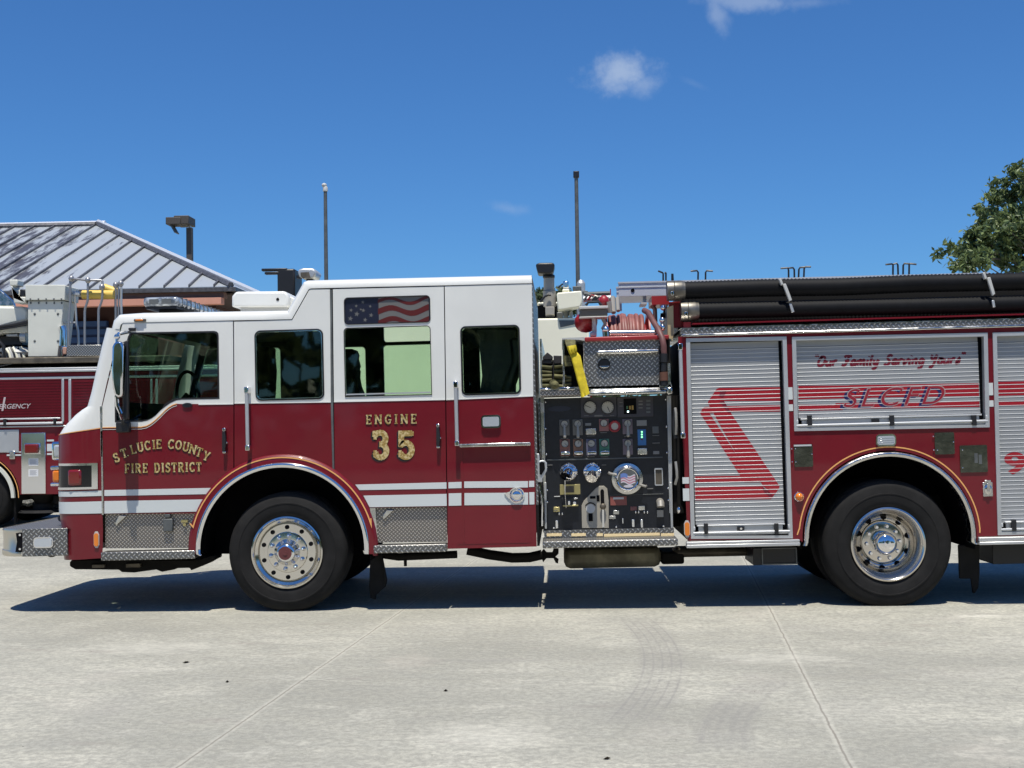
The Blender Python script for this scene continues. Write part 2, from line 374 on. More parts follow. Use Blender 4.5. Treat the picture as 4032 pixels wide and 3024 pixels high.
D_r = TT(nn(1757, 1574, 2100, 1559)) + TT(s3(914, 1000, 138, 1020)) + TT(r4(2128, 655))
def side(name, w, r, holes, far=False, lab=None):
    mb = MB(); y = (0, .03) if not far else (CW - .03, CW)
    mb.plate([w] + holes, y[0], y[1], 0); mb.plate([r], y[0], y[1], 1)
    return mb.build(name, [M['white'], M['red']], eng)
front_door = side('front_door', door_w, door_r, [W1])
panelB = side('side_panel', B_w, B_r, [W2])
rear_door = side('rear_door', C_w, C_r, [W3a, W3b])
panelD = side('side_panel', D_w, D_r, [W4])
# far side of the cab, the same panels
far_w = MB()
for w, r, h in ((door_w, door_r, [W1]), (B_w, B_r, [W2]), (C_w, C_r, [W3a, W3b]), (D_w, D_r, [W4])):
    far_w.plate([w] + h, CW - .03, CW, 0); far_w.plate([r], CW - .03, CW, 1)
far_w.build('far_side_panel', [M['white'], M['red']], eng)
# dark lining inside both sides, behind the seams
lin = MB()
def grow(lp, d):
    cx = sum(p[0] for p in lp) / len(lp); cz = sum(p[1] for p in lp) / len(lp)
    return [(x + d * (1 if x > cx else -1), z + d * (1 if z > cz else -1)) for x, z in lp]
outl = TT(r1(1075, 497, 2030, 478) + r3(47, 483, 558, 468, 708, 204, 1874, 176) + nn(2090, 1122, 2100, 1990, 1470, 1990) + [(1468, 2012)] + arc_part(ARC_F, 372, 1450, 780, 24) + r2(1720, 700, 925, 705) + r1(905, 1210))
for y0, y1 in ((.034, .045), (CW - .045, CW - .034)): lin.plate([outl, grow(W1, .004), grow(W2, .004), grow(W3a, .004), grow(W3b, .004), grow(W4, .004)], y0, y1)
lin.build('inner_lining', M['dark'], eng)

# glazing
def pane(name, loop, parent, m='glass', y=.018, label=None):
    mb = MB(); mb.plate([grow(loop, .006)], y, y + .005); o = mb.build(name, M[m], parent)
    if label: o['label'] = label
    return o
def frame(loop_r, rad, wd, parent, y0=-.006, m='chrome', corners=(1, 1, 1, 1), name='window_frame'):
    a, b, c, d = loop_r; mb = MB()
    mb.plate([rrect(a - wd, b + wd, c - wd, d + wd, rad + wd, corners=corners), rrect(a, b, c, d, rad, corners=corners)], y0, .02)
    return mb.build(name, M[m], parent)
pane('window', W1, front_door, 'glass_front'); w2 = pane('window', W2, panelB); w3b = pane('window', W3b, rear_door); w4 = pane('window', W4, panelD)
for lp in (W1, W2, W3b, W4): pane('far_window', lp, eng, 'glass' if lp is not W1 else 'glass_front', CW - .022)
mb = MB()
mb.plate([grow(W1, .004), grow(W1, -.010)], -.002, .02); mb.build('window_seal', M['black'], front_door)
frame(W2r, .042, .012, w2, m='black'); frame((W2r[0] + .006, W2r[1] - .006, W2r[2] + .006, W2r[3] - .006), .036, .006, w2, -.010)
frame(W3ar, .03, .006, rear_door, m='black'); frame(W3br, .03, .006, w3b, m='black', corners=(1, 1, 0, 0))
frame(W4r, .036, .012, w4, m='black'); frame((W4r[0] + .006, W4r[1] - .006, W4r[2] + .006, W4r[3] - .006), .03, .006, w4, -.010)
MB().rbox(rc(r3, 1022, 1098, 1758, 1110), -.004, .012).build('window_sill', M['satin'], w3b)
# flag picture in the upper rear window
a, b, c, d = W3ar; fb = MB(); xs = a + (b - a) * .39
fb.plate([rrect(a, b, c, d, .03)], .010, .014, 0)
def wave(x, k): return .022 * math.sin((x - xs) * 9 + k) + .018 * math.sin((x - xs) * 19 + k * .7)
def stripe(z0, z1, x0, x1, y, mi):
    n = 14; up = []; lo = []
    for i in range(n + 1):
        x = x0 + (x1 - x0) * i / n; t = (x - x0) / (x1 - x0)
        zz = lambda z: min(d - .002, max(c + .002, z + wave(x, z * 3) + .035 * t))
        up.append((x, y, zz(z1))); lo.append((x, y, zz(z0)))
    fb.grid([lo, up], mi)
hh = d - c
stripe(c - .05, d + .08, xs + .006, b - .008, .0085, 1)
for k, w in ((-.12, .20), (.30, .22), (.74, .13)): stripe(c + hh * k, c + hh * (k + w), xs - (.0 if k != .30 else .0), b - .008, .0075, 2)
def star(x, z, r, y, mi):
    pts = [(x + (r if i % 2 == 0 else r * .42) * math.sin(math.pi * i / 5 + .2), z + (r if i % 2 == 0 else r * .42) * math.cos(math.pi * i / 5 + .2)) for i in range(10)]
    fb.prism(pts, y - .001, y, mi)
for (u, v, r) in ((1065, 378, 17), (1115, 412, 24), (1172, 380, 18), (1060, 452, 23), (1188, 463, 20), (1240, 422, 20), (1110, 342, 14), (1232, 345, 14), (1168, 308, 16), (1150, 372, 12)):
    x, z = T(r3(u, v)[0]); star(x, z, r * 1.05 / 2.212 / 457, .009, 3)
fl = fb.build('window', [M['flag_blue'], M['flag_white'], M['flag_red'], M['flag_white']], rear_door, smooth=0); fl['label'] = 'upper rear window covered by a waving stars and stripes picture'

# ---- cab front, corner pillars and windscreen -----------------------
sil = r2(590, 1098, 572, 860, 549, 705, 543, 500) + r1(540, 1490, 545, 1468, 590, 1398, 640, 1345, 700, 1290, 760, 1248, 812, 1220, 850, 1090, 885, 925, 938, 700, 978, 545)
sem = r2(893, 1100, 897, 860, 893, 715, 890, 500) + r1(890, 1490, 889, 1404, 889, 1375, 889, 1345, 889, 1290, 888, 1248, 884, 1216, 912, 1090, 950, 925, 1004, 700, 1046, 545)
NQ = 9; rows = []
for a_, b_ in zip(sil, sem):
    sx, sz = T(a_, .30); qx, qz = T(b_, 0.0); row = []
    for i in range(NQ + 1):
        t = R_(90 * i / NQ); k = math.sin(t) ** .8; h = 1 - math.cos(t) ** .8 if t < R_(90) else 1
        row.append((qx - (qx - sx) * k, .34 * h ** 1.3, qz + (sz - qz) * k))
    rows.append(row + [(x, fm(y), z) for x, y, z in row[::-1]])
nr = len(rows); shell_r, shell_w, screen = MB(), MB(), MB()
shell_r.grid(rows[:6]); shell_w.grid(rows[5:11])
up = rows[10:]; k0 = 5
shell_w.grid([r[:k0 + 1] for r in up]); shell_w.grid([r[-(k0 + 1):] for r in up]); screen.grid([r[k0:-k0] for r in up])
sh = MB(); sh.add(shell_r.v, shell_r.f, 1); sh.add(shell_w.v, shell_w.f, 0)
sh.build('cab_front', [M['white'], M['red']], eng, smooth=40)
screen.build('windscreen', M['glass_front'], eng)

# ---- roof ------------------------------------------------------------
gut = r1(1042, 545, 1052, 508, 1072, 490, 1300, 484, 2028, 468) + r3(300, 464, 552, 457, 700, 195, 722, 190, 1300, 176, 1900, 163) + nn(2095, 1115)
tp = r1(978, 545, 1000, 465, 1048, 416, 1250, 402, 2028, 390) + r3(300, 386, 498, 383, 655, 133, 690, 119, 1300, 104, 1900, 90) + nn(2093, 1083)
tp[6] = r3(515, 382)[0]
mb = MB(); rws = []
for g_, p_ in zip(gut, tp):
    g0 = T(g_, 0); p0 = T(p_, .10)
    row = [(g0[0], -.004, g0[1])] + [(g0[0] + (p0[0] - g0[0]) * k, y, g0[1] + (p0[1] - g0[1]) * k) for k, y in ((.30, -.004), (.62, .010), (.85, .045), (1.0, .11))]
    row += [(p0[0], .6, p0[1] + .012), (p0[0], 1.22, p0[1] + .018)]
    rws.append(row + [(x, fm(y), z) for x, y, z in row[-2::-1]])
mb.grid(rws); roof = mb.build('roof', M['white'], eng, smooth=30)
# roof lining and rear wall
mb = MB(); rl = [(x, z - .03) for x, z in TT(gut[2:])]
mb.grid([[(x, .05, z), (x, CW - .05, z)] for x, z in rl]); mb.build('roof_lining', M['dark'], eng)
xb = T((2098, 1500))[0]; zr = T((2095, 1110))[1]; zb = T((2113, 2150))[1]
MB().box(xb, xb + .02, .02, CW - .02, .9, zr - .005).build('rear_wall', M['tread'], eng)
MB().box(xb - .03, xb - .004, .06, CW - .06, .95, zr - .06).build('rear_lining', M['dark'], eng)
MB().box(xb, xb + .02, .0, CW, zb, .897).build('rear_skirt', M['under'], eng)
# ---- cab inside: floor, engine cover, dashboard, seats ---------------
xf0 = T((470, 1800))[0]
mb = MB(); mb.box(xf0, xb - .04, .06, CW - .06, 1.34, 1.38); mb.box(xf0 + .5, xf0 + 1.9, .75, CW - .75, 1.38, 1.72); mb.build('cab_floor', M['dark'], eng)
mb = MB(); mb.prism([(xf0 - .25, 1.36), (xf0 + .32, 1.40), (xf0 + .28, 1.78), (xf0 + .05, 1.88), (xf0 - .22, 1.72)], .12, CW - .12); mb.build('dashboard', M['dark'], eng)
mb = MB(); sx, sy, sz = xf0 + .45, .55, 1.95
mb.tube([(sx + .04 * math.cos(a), sy + .21 * math.cos(a), sz + .21 * math.sin(a)) for a in [2 * math.pi * i / 20 for i in range(21)]], .016, 6); mb.tube([(sx, sy, sz), (sx - .3, sy, sz - .35)], .03, 6); mb.build('steering_wheel', M['dark'], eng)
def seat(x, y, face=1, z=1.38, h=.95):
    z = 1.38; h = min(h, .86)
    mb = MB(); f = face
    mb.box(x, x + .46 * f, y - .24, y + .24, z, z + .42)
    prof = [(x - .02 * f, z + .38), (x - .20 * f, z + h), (x - .17 * f, z + h + .13), (x - .06 * f, z + h + .12), (x - .08 * f, z + h - .08), (x + .02 * f, z + h * .62), (x + .04 * f, z + .42)]
    mb.prism(prof, y - .22, y + .22)
    mb.build('seat', M['black'], eng, bevel=.03)
Xw = lambda u, Y=0: T((u, 1450), Y)[0]
seat(Xw(962, .6), .6, -1 * -1 if False else 1); seat(Xw(962, 1.85), 1.85, 1)
seat(Xw(1330, 1.9), 1.95, -1, 1.02, .96); seat(Xw(1262, .5), .5, -1, .98, .86)
for y in (.45, 1.0, 1.5, 2.0): seat(Xw(1985, y), y, -1, .98, 1.0)
mb = MB(); mb.box(Xw(1170, .5), Xw(1300, .5), .3, 1.25, 1.38, 2.35); mb.build('equipment_cabinet', M['dark'], eng)
mb = MB(); mb.prism(TT(r3(150, 690, 352, 690, 350, 770, 362, 900, 350, 1150, 150, 1150), .7), .7, 1.0); mb.build('seat_back', M['dark'], eng, bevel=.02)
mb = MB(); mb.prism(TT(r3(930, 715, 1080, 715, 1098, 760, 1090, 800, 1100, 880, 1108, 900, 1105, 960, 1120, 1040, 1145, 1100, 1150, 1150, 930, 1150), .7), .7, 1.0); mb.build('seat_back', M['dark'], eng, bevel=.01)
mb = MB(); mb.prism(TT(nn(1880, 1300, 2030, 1300, 2030, 1560, 1890, 1560, 1900, 1480, 1893, 1400), .35), .3, .5); mb.build('stowed_coat', M['black'], eng)

# ---- seams, hinges, trim on the cab ----------------------------------
mb = MB(); mb.prism(TT(r2(880, -5, 893, -5, 905, 722, 889, 724)) , -.006, .0)
mb.prism(TT(r1(872, 1216, 893, 1216, 893, 1655, 880, 1655)), -.006, .0); mb.build('hinge_strip', M['alu'], eng)
mb = MB(); mb.prism(TT(nn(1300, 1140, 1307, 1140, 1312, 1600, 1317, 1868, 1310, 1868, 1303, 1600)), -.005, .0); mb.build('hinge_strip', M['pole'], eng)
mb = MB(); mb.rbox(rc(s3, 264, 155, 277, 960), -.005, 0); mb.build('seam_strip', M['red'], panelD)
mb = MB(); mb.rbox(rc(s3, 220, 968, 850, 974), -.003, 0); mb.rbox(rc(s3, 842, 130, 849, 966), -.003, 0); mb.build('panel_moulding', M['red'], panelD)
# gold lines along the paint edge
mb = MB(); mb.stroke(TT(edge[:10]), .007, -.003, 0); mb.stroke([(x, z - .017) for x, z in TT(edge[:10])], .004, -.003, 0, 1)
mb.build('gold_line', [M['gold_line'], M['white']], front_door)
gl = MB()
for dz, th in ((0.0, .007),):
    gl.grid([[(x, y - .003, z + dz - th / 2) for x, y, z in rows[5][:NQ + 1]], [(x, y - .003, z + dz + th / 2) for x, y, z in rows[5][:NQ + 1]]])
    gl.grid([[(x - .003, y, z + dz - th / 2) for x, y, z in rows[5][:NQ + 1]], [(x - .003, y, z + dz + th / 2) for x, y, z in rows[5][:NQ + 1]]])
gl.build('gold_line', M['gold_line'], eng)
mb = MB()
for p in (r3(51, 1190, 893, 1179), r3(918, 1177, 1886, 1158), r1(1730, 1200, 2034, 1196), nn(1757, 1574, 2100, 1559)): mb.stroke(TT(p), .008, -.005, 0)
mb.build('drip_moulding', M['white'], eng)
mb = MB(); e0 = T(r1(1633, 1207)[0])
mb.plate([[(e0[0] + .043 * 1.02 * math.cos(a), e0[1] + .0205 * math.sin(a)) for a in [2 * math.pi * i / 28 for i in range(28)]]], -.012, 0); mb.build('oval_badge', M['panel_black'], front_door, bevel=.003)
# reflective stripes
def stripes(name, polys, parent, y=-.003):
    mb = MB()
    for p in polys: mb.prism(TT(p), y, 0)
    return mb.build(name, M['stripe'], parent)
def circ_x(z_v, R=372): return ARC_F[0] - math.sqrt(max(0, R * R - (z_v - ARC_F[1]) ** 2))
stripes('reflective_stripe', [r2(910, 508, 1852, 489, 1815, 543, 910, 559)], front_door)
stripes('reflective_stripe', [r2(910, 604, 1776, 589, 1738, 694, 910, 712)], front_door)
stripes('reflective_stripe', [r4(1325, 460, 2119, 440, 2120, 496, 1362, 508)], rear_door)
stripes('reflective_stripe', [r4(1396, 556, 2120, 541, 2122, 646, 1450, 657)], rear_door)
stripes('reflective_stripe', [s3(146, 440, 260, 436, 260, 490, 146, 493), s3(283, 433, 838, 430, 838, 485, 283, 489), s3(847, 428, 893, 427, 893, 480, 847, 481)], panelD)
stripes('reflective_stripe', [s3(148, 537, 258, 534, 258, 642, 148, 645), s3(285, 534, 840, 530, 840, 634, 285, 640), s3(848, 527, 894, 526, 894, 632, 848, 634)], panelD)
# the same stripes wrapped round the cab corner
mb = MB()
def wrap(za, zb, k1=NQ + 1, extra=0.0):
    def row_at(z):
        for i in range(5):
            if min(rows[i][0][2], rows[i + 1][0][2]) <= z <= max(rows[i][0][2], rows[i + 1][0][2]):
                k = (z - rows[i][0][2]) / (rows[i + 1][0][2] - rows[i][0][2]); return [tuple(a + (b - a) * k for a, b in zip(p, q)) for p, q in zip(rows[i], rows[i + 1])]
    A, B = row_at(za), row_at(zb)
    off = lambda r: [(x - .004 * min(1, j / 4), y - .004 * (1 if j < 7 else .2), z) for j, (x, y, z) in enumerate(r[:k1])]
    mb.grid([off(A), off(B)])
za = [T(p)[1] for p in r2(885, 605, 885, 710, 885, 512, 885, 558)]
wrap(za[1], za[0]); mb.build('reflective_stripe', M['stripe'], eng); mb = MB(); wrap(za[3], za[2], NQ - 1); mb.build('reflective_stripe', M['stripe'], eng)

# ---- lettering --------------------------------------------------------
def A_(cx, cy, rx, ry, a0, a1, n=10): return [(cx + rx * math.cos(R_(a0 + (a1 - a0) * i / n)), cy + ry * math.sin(R_(a0 + (a1 - a0) * i / n))) for i in range(n + 1)]
GL = {   # serif capitals: (width, strokes)
 'E': (.62, [[(.14, 0), (.14, 1)], [(.02, .06), (.58, .06)], [(.02, .94), (.58, .94)], [(.14, .5), (.42, .5)], [(.55, .0), (.55, .22)], [(.55, .78), (.55, 1)], [(.42, .38), (.42, .62)]]),
 'N': (.78, [[(.13, 0), (.13, 1)], [(.65, 0), (.65, 1)], [(.10, .98), (.68, .02)], [(.0, .05), (.26, .05)], [(.0, .95), (.2, .95)], [(.52, .95), (.78, .95)]]),
 'G': (.72, [A_(.36, .5, .27, .44, 45, 315, 16), [(.55, .10), (.58, .42)], [(.38, .44), (.70, .44)], [(.58, .72), (.58, .98)]]),
 'I': (.34, [[(.17, 0), (.17, 1)], [(.02, .05), (.32, .05)], [(.02, .95), (.32, .95)]]),
 'S': (.60, [A_(.30, .73, .20, .21, 20, 270, 10) + A_(.30, .28, .21, .23, 90, -160, 10)[1:], [(.50, .70), (.50, .97)], [(.08, .03), (.08, .30)]]),
 'T': (.66, [[(.33, 0), (.33, 1)], [(.02, .94), (.64, .94)], [(.05, .74), (.05, 1)], [(.61, .74), (.61, 1)], [(.18, .05), (.48, .05)]]),
 'L': (.60, [[(.15, 0), (.15, 1)], [(.02, .06), (.56, .06)], [(.02, .95), (.30, .95)], [(.54, 0), (.54, .26)]]),
 'U': (.74, [[(.14, 1), (.14, .3)] + A_(.36, .28, .22, .23, 180, 360, 10)[1:] + [(.58, 1)], [(.0, .95), (.28, .95)], [(.45, .95), (.72, .95)]]),
 'C': (.68, [A_(.36, .5, .27, .44, 42, 318, 16), [(.58, .70), (.58, .98)], [(.58, .04), (.58, .28)]]),
 'O': (.74, [A_(.37, .5, .27, .44, 0, 360, 22)]),
 'Y': (.70, [[(.35, 0), (.35, .45), (.10, .98)], [(.36, .44), (.62, .98)], [(.20, .05), (.50, .05)], [(.0, .95), (.24, .95)], [(.50, .95), (.72, .95)]]),
 'F': (.60, [[(.14, 0), (.14, 1)], [(.02, .94), (.57, .94)], [(.14, .5), (.42, .5)], [(.02, .05), (.30, .05)], [(.55, .76), (.55, 1)], [(.42, .38), (.42, .62)]]),
 'R': (.74, [[(.14, 0), (.14, 1)], [(.02, .94), (.36, .94)] + A_(.36, .72, .20, .22, 90, -90, 8)[1:] + [(.14, .50)], [(.34, .5), (.60, .03), (.72, .05)], [(.02, .05), (.28, .05)]]),
 'D': (.74, [[(.14, 0), (.14, 1)], [(.02, .94), (.34, .94)] + A_(.34, .5, .28, .44, 90, -90, 14)[1:] + [(.02, .06)]]),
 '.': (.22, [[(.04, .07), (.18, .07)]]),
 '3': (.78, [[(.10, .80), (.12, .93)] + A_(.36, .74, .25, .22, 110, -75, 10) + [(.30, .53)], [(.30, .53)] + A_(.36, .28, .28, .25, 75, -140, 12) + [(.10, .22)], [(.10, .70), (.10, .97)], [(.09, .04), (.09, .30)]]),
 '5': (.76, [[(.68, .93), (.16, .93), (.15, .52)] + A_(.36, .31, .29, .27, 130, -140, 14) + [(.09, .22)], [(.68, .84), (.68, 1.0)], [(.09, .04), (.09, .30)]]),
}
def glyph(mb, ch, org, ex, ez, h, y, w=.17, mi=0, sx=1.0):
    k = 0
    for st in GL[ch][1]:
        pts = [(org[0] + ex[0] * px * h * sx + ez[0] * pz * h, org[1] + ex[1] * px * h * sx + ez[1] * pz * h) for px, pz in st]
        horiz = all(abs(p[1] - st[0][1]) < .01 for p in st) and len(st) == 2
        mb.stroke(pts, w * h * (.62 if horiz else (1.0 if len(st) > 2 or abs(st[0][1] - st[1][1]) > .5 else .55)), y - k * .00035, y + .002, mi); k += 1
def line_text(mb, s, p0, p1, h, y, w=.17, mi=0, d=(0, 0), gap=.14):
    W = sum((GL[c][0] + gap) if c != ' ' else .42 for c in s) - gap
    L = math.hypot(p1[0] - p0[0], p1[1] - p0[1]); ex = ((p1[0] - p0[0]) / L, (p1[1] - p0[1]) / L); ez = (-ex[1], ex[0]); sx = L / (W * h); t = 0
    for c in s:
        if c == ' ': t += .42; continue
        glyph(mb, c, (p0[0] + ex[0] * t * h * sx + d[0], p0[1] + ex[1] * t * h * sx + d[1]), ex, ez, h, y, w, mi, sx); t += GL[c][0] + gap
def gold_pair(fn, parent, name, label, sh=(-.006, -.006)):
    mb = MB(); fn(mb, -.0035, 1, sh, .19); fn(mb, -.007, 0, (0, 0), .17)
    o = mb.build(name, [M['gold'], M['black_edge']], parent, smooth=0); o['label'] = label; return o
def f1(mb, y, mi, d, w): line_text(mb, 'ENGINE', T(r3(1198, 1374)[0]), T(r3(1640, 1366)[0]), 84 / 2.212 / 457, y, w, mi, d, .30)
gold_pair(f1, rear_door, 'lettering', 'gold word ENGINE')
for ch_, ua_, ub_ in (('3', 1262, 1402), ('5', 1480, 1618)):
    def f2(mb, y, mi, d, w): line_text(mb, ch_, T(r3(ua_, 1669)[0]), T(r3(ub_, 1666)[0]), 232 / 2.212 / 457, y, w + .05, mi, d, .62)
    gold_pair(f2, rear_door, 'lettering', 'large gold figure ' + ch_, (-.012, -.012))
def f3(mb, y, mi, d, w): line_text(mb, 'FIRE', T(r2(1090, 361)[0]), T(r2(1290, 357)[0]), 84 / 2.212 / 457, y, w, mi, d, .16)
gold_pair(f3, front_door, 'lettering', 'gold word FIRE')
def f5(mb, y, mi, d, w): line_text(mb, 'DISTRICT', T(r2(1346, 356)[0]), T(r2(1757, 346)[0]), 84 / 2.212 / 457, y, w, mi, d, .16)
gold_pair(f5, front_door, 'lettering', 'gold word DISTRICT')
for word, k0_, k1_ in (('ST.', 0, 3), ('LUCIE', 3, 8), ('COUNTY', 8, 14)):
  def f4(mb, y, mi, d, w):
      base = r2(1030, 262, 1095, 225, 1120, 212, 1172, 192, 1232, 172, 1292, 160, 1345, 152, 1388, 148, 1490, 148, 1552, 156, 1615, 170, 1672, 192, 1725, 216, 1785, 248)
      for ch, p in list(zip('ST.LUCIECOUNTY', base))[k0_:k1_]:
          x, z = T(p); cx = T(r2(1415, 900)[0])[0]; ang = -(x - cx) * .98
          ex = (math.cos(ang), math.sin(ang)); ez = (-ex[1], ex[0]); wd = GL[ch][0] / 2; h = 82 / 2.212 / 457
          glyph(mb, ch, (x - ex[0] * wd * h + d[0], z - ex[1] * wd * h + d[1]), ex, ez, h, y, w, mi)
  gold_pair(f4, front_door, 'lettering', 'arched gold word ' + word)

# ---- handles, grab rails, small cab fittings -------------------------
def handle(cx, z0, z1, parent):
    mb = MB(); mb.prism([(cx - .017, z0 + .03), (cx + .010, z0 + .03), (cx + .019, (z0 + z1) / 2), (cx + .010, z1 - .025), (cx - .013, z1 - .025)], -.055, -.012, 0)
    mb.box(cx - .014, cx + .014, -.045, 0, z1 - .025, z1, 1); mb.box(cx - .016, cx + .012, -.045, 0, z0 + .01, z0 + .03, 1); mb.box(cx + .004, cx + .024, -.03, 0, (z0 + z1) / 2 - .02, (z0 + z1) / 2 - .005, 1)
    mb.build('door_handle', [M['black'], M['chrome']], parent, bevel=.005)
h0 = rc(r1, 1930, 1405, 1995, 1635); handle((h0[0] + h0[1]) / 2, h0[2], h0[3], front_door)
h0 = rc(r3, 1800, 1368, 1858, 1590); handle((h0[0] + h0[1]) / 2, h0[2], h0[3], rear_door)
def grab(r, x0, z0, x1, z1, parent, out=.085):
    a = rc(r, x0, z0, x1, z1); mb = MB(); cx = (a[0] + a[1]) / 2; w = .019
    mb.box(cx - w, cx + w, -out - .006, 0, a[3] - .055, a[3], 1); mb.box(cx - w, cx + w, -out - .006, 0, a[2], a[2] + .045, 1)
    mb.tube([(cx, -out + .012, a[3] - .03), (cx, -out + .012, a[2] + .02)], .0165, 12, 0)
    mb.build('grab_rail', [M['satin'], M['chrome']], parent, bevel=.005)
grab(r3, 155, 1050, 205, 1600, eng); grab(r3, 1970, 1002, 2010, 1560, eng)
mb = MB(); mb.rbox(rc(s3, 245, 98, 862, 128), -.045, 0); mb.build('drip_rail', M['alu'], panelD, bevel=.006)
mb = MB(); a = rc(nn, 1895, 1634, 1972, 1686); mb.plate([rrect(*a, .03)], -.022, 0, 0); mb.plate([rrect(a[0] + .014, a[1] - .014, a[2] + .016, a[3] - .016, .016)], -.030, -.022, 1); lamp = mb.build('side_lamp', [M['chrome'], M['clear_lens']], panelD, bevel=.004)
# D ring latch
cx, cz = T(s3(740, 553)[0]); mb = MB(); mb.cyl(cx, cz, -.012, 0, .068, 32); mb.lathe([(.044, -.016), (.052, -.024), (.060, -.016)], cx, cz, 32); mb.box(cx - .036, cx + .036, -.026, -.012, cz - .006, cz + .008); mb.ball(cx, -.012, cz, .038, .012, .038)
mb.prism([(cx - .105, cz + .02), (cx - .05, cz + .035), (cx - .03, cz - .05), (cx - .075, cz - .02)], -.014, -.001); mb.build('ring_latch', M['chrome'], panelD)
cx, cz = T(s3(530, -2)[0]); mb = MB(); 
# amber markers
def hexmark(r, x0, z0, x1, z1, parent, name='side_marker'):
    a = rc(r, x0, z0, x1, z1); cx = (a[0] + a[1]) / 2; w = (a[1] - a[0]) / 2; h = a[3] - a[2]; mb = MB()
    pts = lambda k: [(cx - w * k * .45, a[3] - h * (1 - k) / 2), (cx + w * k * .45, a[3] - h * (1 - k) / 2), (cx + w * k, a[3] - h * .2), (cx + w * k, a[2] + h * .2), (cx + w * k * .45, a[2] + h * (1 - k) / 2), (cx - w * k * .45, a[2] + h * (1 - k) / 2), (cx - w * k, a[2] + h * .2), (cx - w * k, a[3] - h * .2)]
    mb.prism(pts(1), -.006, 0, 1); mb.prism(pts(.78), -.016, -.006, 0)
    return mb.build(name, [M['amber'], M['label_white']], parent)
mbx = hexmark(r2, 818, 868, 866, 1012, eng)
mb = MB(); a = rc(r1, 1165, 455, 1268, 478, -.02); mb.rbox(a, -.02, .02, 1); b = rc(r1, 1180, 458, 1245, 472, -.02); mb.rbox(b, -.028, -.02, 0); mb.build('clearance_light', [M['amber'], M['lamp_brown']], eng, bevel=.004)
mb = MB(); mb.rbox(rc(r1, 1122, 533, 1186, 560), -.014, 0); mb.build('mirror_bracket', M['black'], front_door, bevel=.004)

# ---- mirror ------------------------------------------------------------
Ym = -.30
def tp3(r, Y, *a): return [(x, Y, z) for x, z in TT(r(*a), Y)]
mir = empty('tmp', (0, 0, 0)); bpy.data.objects.remove(mir)
mb = MB(); m0 = TT(r1(985, 700, 1000, 665, 1030, 650, 1070, 655, 1085, 700, 1080, 900, 1075, 1130, 1040, 1142, 1005, 1120, 990, 1060, 980, 900), Ym)
mb.prism(m0, Ym - .03, Ym + .09); mirror = mb.build('side_mirror', M['chrome'], eng, bevel=.022, seg=3)
mb = MB(); mb.prism(TT(r1(1078, 660, 1128, 640, 1132, 1330, 1080, 1335), Ym + .1), Ym + .06, Ym + .1); mb.build('mirror_back', M['black'], mirror, bevel=.01)
mb = MB(); mb.tube(tp3(r1, Ym, 1020, 665, 1020, 600, 1035, 585) + tp3(r1, -.02, 1130, 565), .016, 8); mb.ball(*tp3(r1, Ym, 1020, 610)[0], .026); mb.build('mirror_arm', M['chrome'], mirror); mb = MB(); mb.tube(tp3(r1, Ym, 1015, 1130, 1020, 1210, 1050, 1270) + tp3(r1, -.12, 1070, 1340) + tp3(r1, -.01, 1075, 1380), .018, 8)
mb.build('mirror_arm', M['chrome'], mirror)
mb = MB(); mb.rbox(rc(r1, 1030, 1352, 1145, 1445), -.07, 0); mb.build('mirror_foot', M['black'], mirror, bevel=.012)

# ---- wheel arches -------------------------------------------------------
def arch(c, Rt, wt, leg0, leg1, goldR, flareR, y_out, nm=''):
    a0, a1 = (-3, 183)
    outer = TT([leg1[0]] + arc_n(c, Rt, a0, a1, 56) + [leg0[0]]); inner = TT([leg1[1]] + arc_n(c, Rt - wt, a0, a1, 56) + [leg0[1]])
    mb = MB(); rows_ = []
    for k, y in ((0, y_out + .02), (.0, y_out - .006), (.25, y_out - .016), (.6, y_out - .018), (1.0, y_out - .006), (1.0, y_out + .14)):
        rows_.append([(o[0] + (i[0] - o[0]) * k, y, o[1] + (i[1] - o[1]) * k) for o, i in zip(outer, inner)])
    mb.grid(rows_); return mb
fo = .03
mb = arch(ARC_F, 341, 19, ((788, 2186), (806, 2186)), ((1450, 2166), (1432, 2166)), 0, 0, -fo); mb.build('arch_trim', M['chrome'], eng, smooth=50)
mb = arch(ARC_R, 338, 18, ((3160, 2148), (3178, 2148)), ((3850, 2142), (3832, 2142)), 0, 0, -.012); mb.build('arch_trim', M['alu'], eng, smooth=50)
def flare(c, Ri, Ro, legs, y_out, mat_, a0=-4, a1=184):
    mb = MB(); ri = arc_n(c, Ri, a0, a1, 56); ro = arc_n(c, Ro, a0, a1, 56)
    if legs: ri = [(ri[0][0], legs)] + ri + [(ri[-1][0], legs)]; ro = [(ro[0][0] - 6, legs)] + ro + [(ro[-1][0] + 6, legs)]
    ri, ro = TT(ri), TT(ro)
    mb.grid([[(x, .02, z) for x, z in ri], [(x, -y_out, z) for x, z in ri], [(a + (c_ - a) * .55, -y_out, b + (d_ - b) * .55) for (a, b), (c_, d_) in zip(ri, ro)], [(a + (c_ - a) * .85, -y_out * .7, b + (d_ - b) * .85) for (a, b), (c_, d_) in zip(ri, ro)], [(x, .002, z) for x, z in ro]]); return mb
fl_ = flare(ARC_F, 340, 374, 2180, fo, 0); fl_.build('arch_flare', M['red'], eng, smooth=50)
def gold_arc(c, R, a0, a1, y, tails):
    mb = MB(); P = TT([tails[1]] + arc_n(c, R, a0, a1, 50) + [tails[0]]); mb.stroke(P, .0105, y - .002, y + .004); return mb.build('gold_line', M['gold_line'], eng)
gold_arc(ARC_F, 361, 14, 166, -fo - .001, ((752, 2060), (1462, 2040)))
gold_arc(ARC_R, 357, 6, 174, 0, ((3139, 2106), (3858, 2098)))
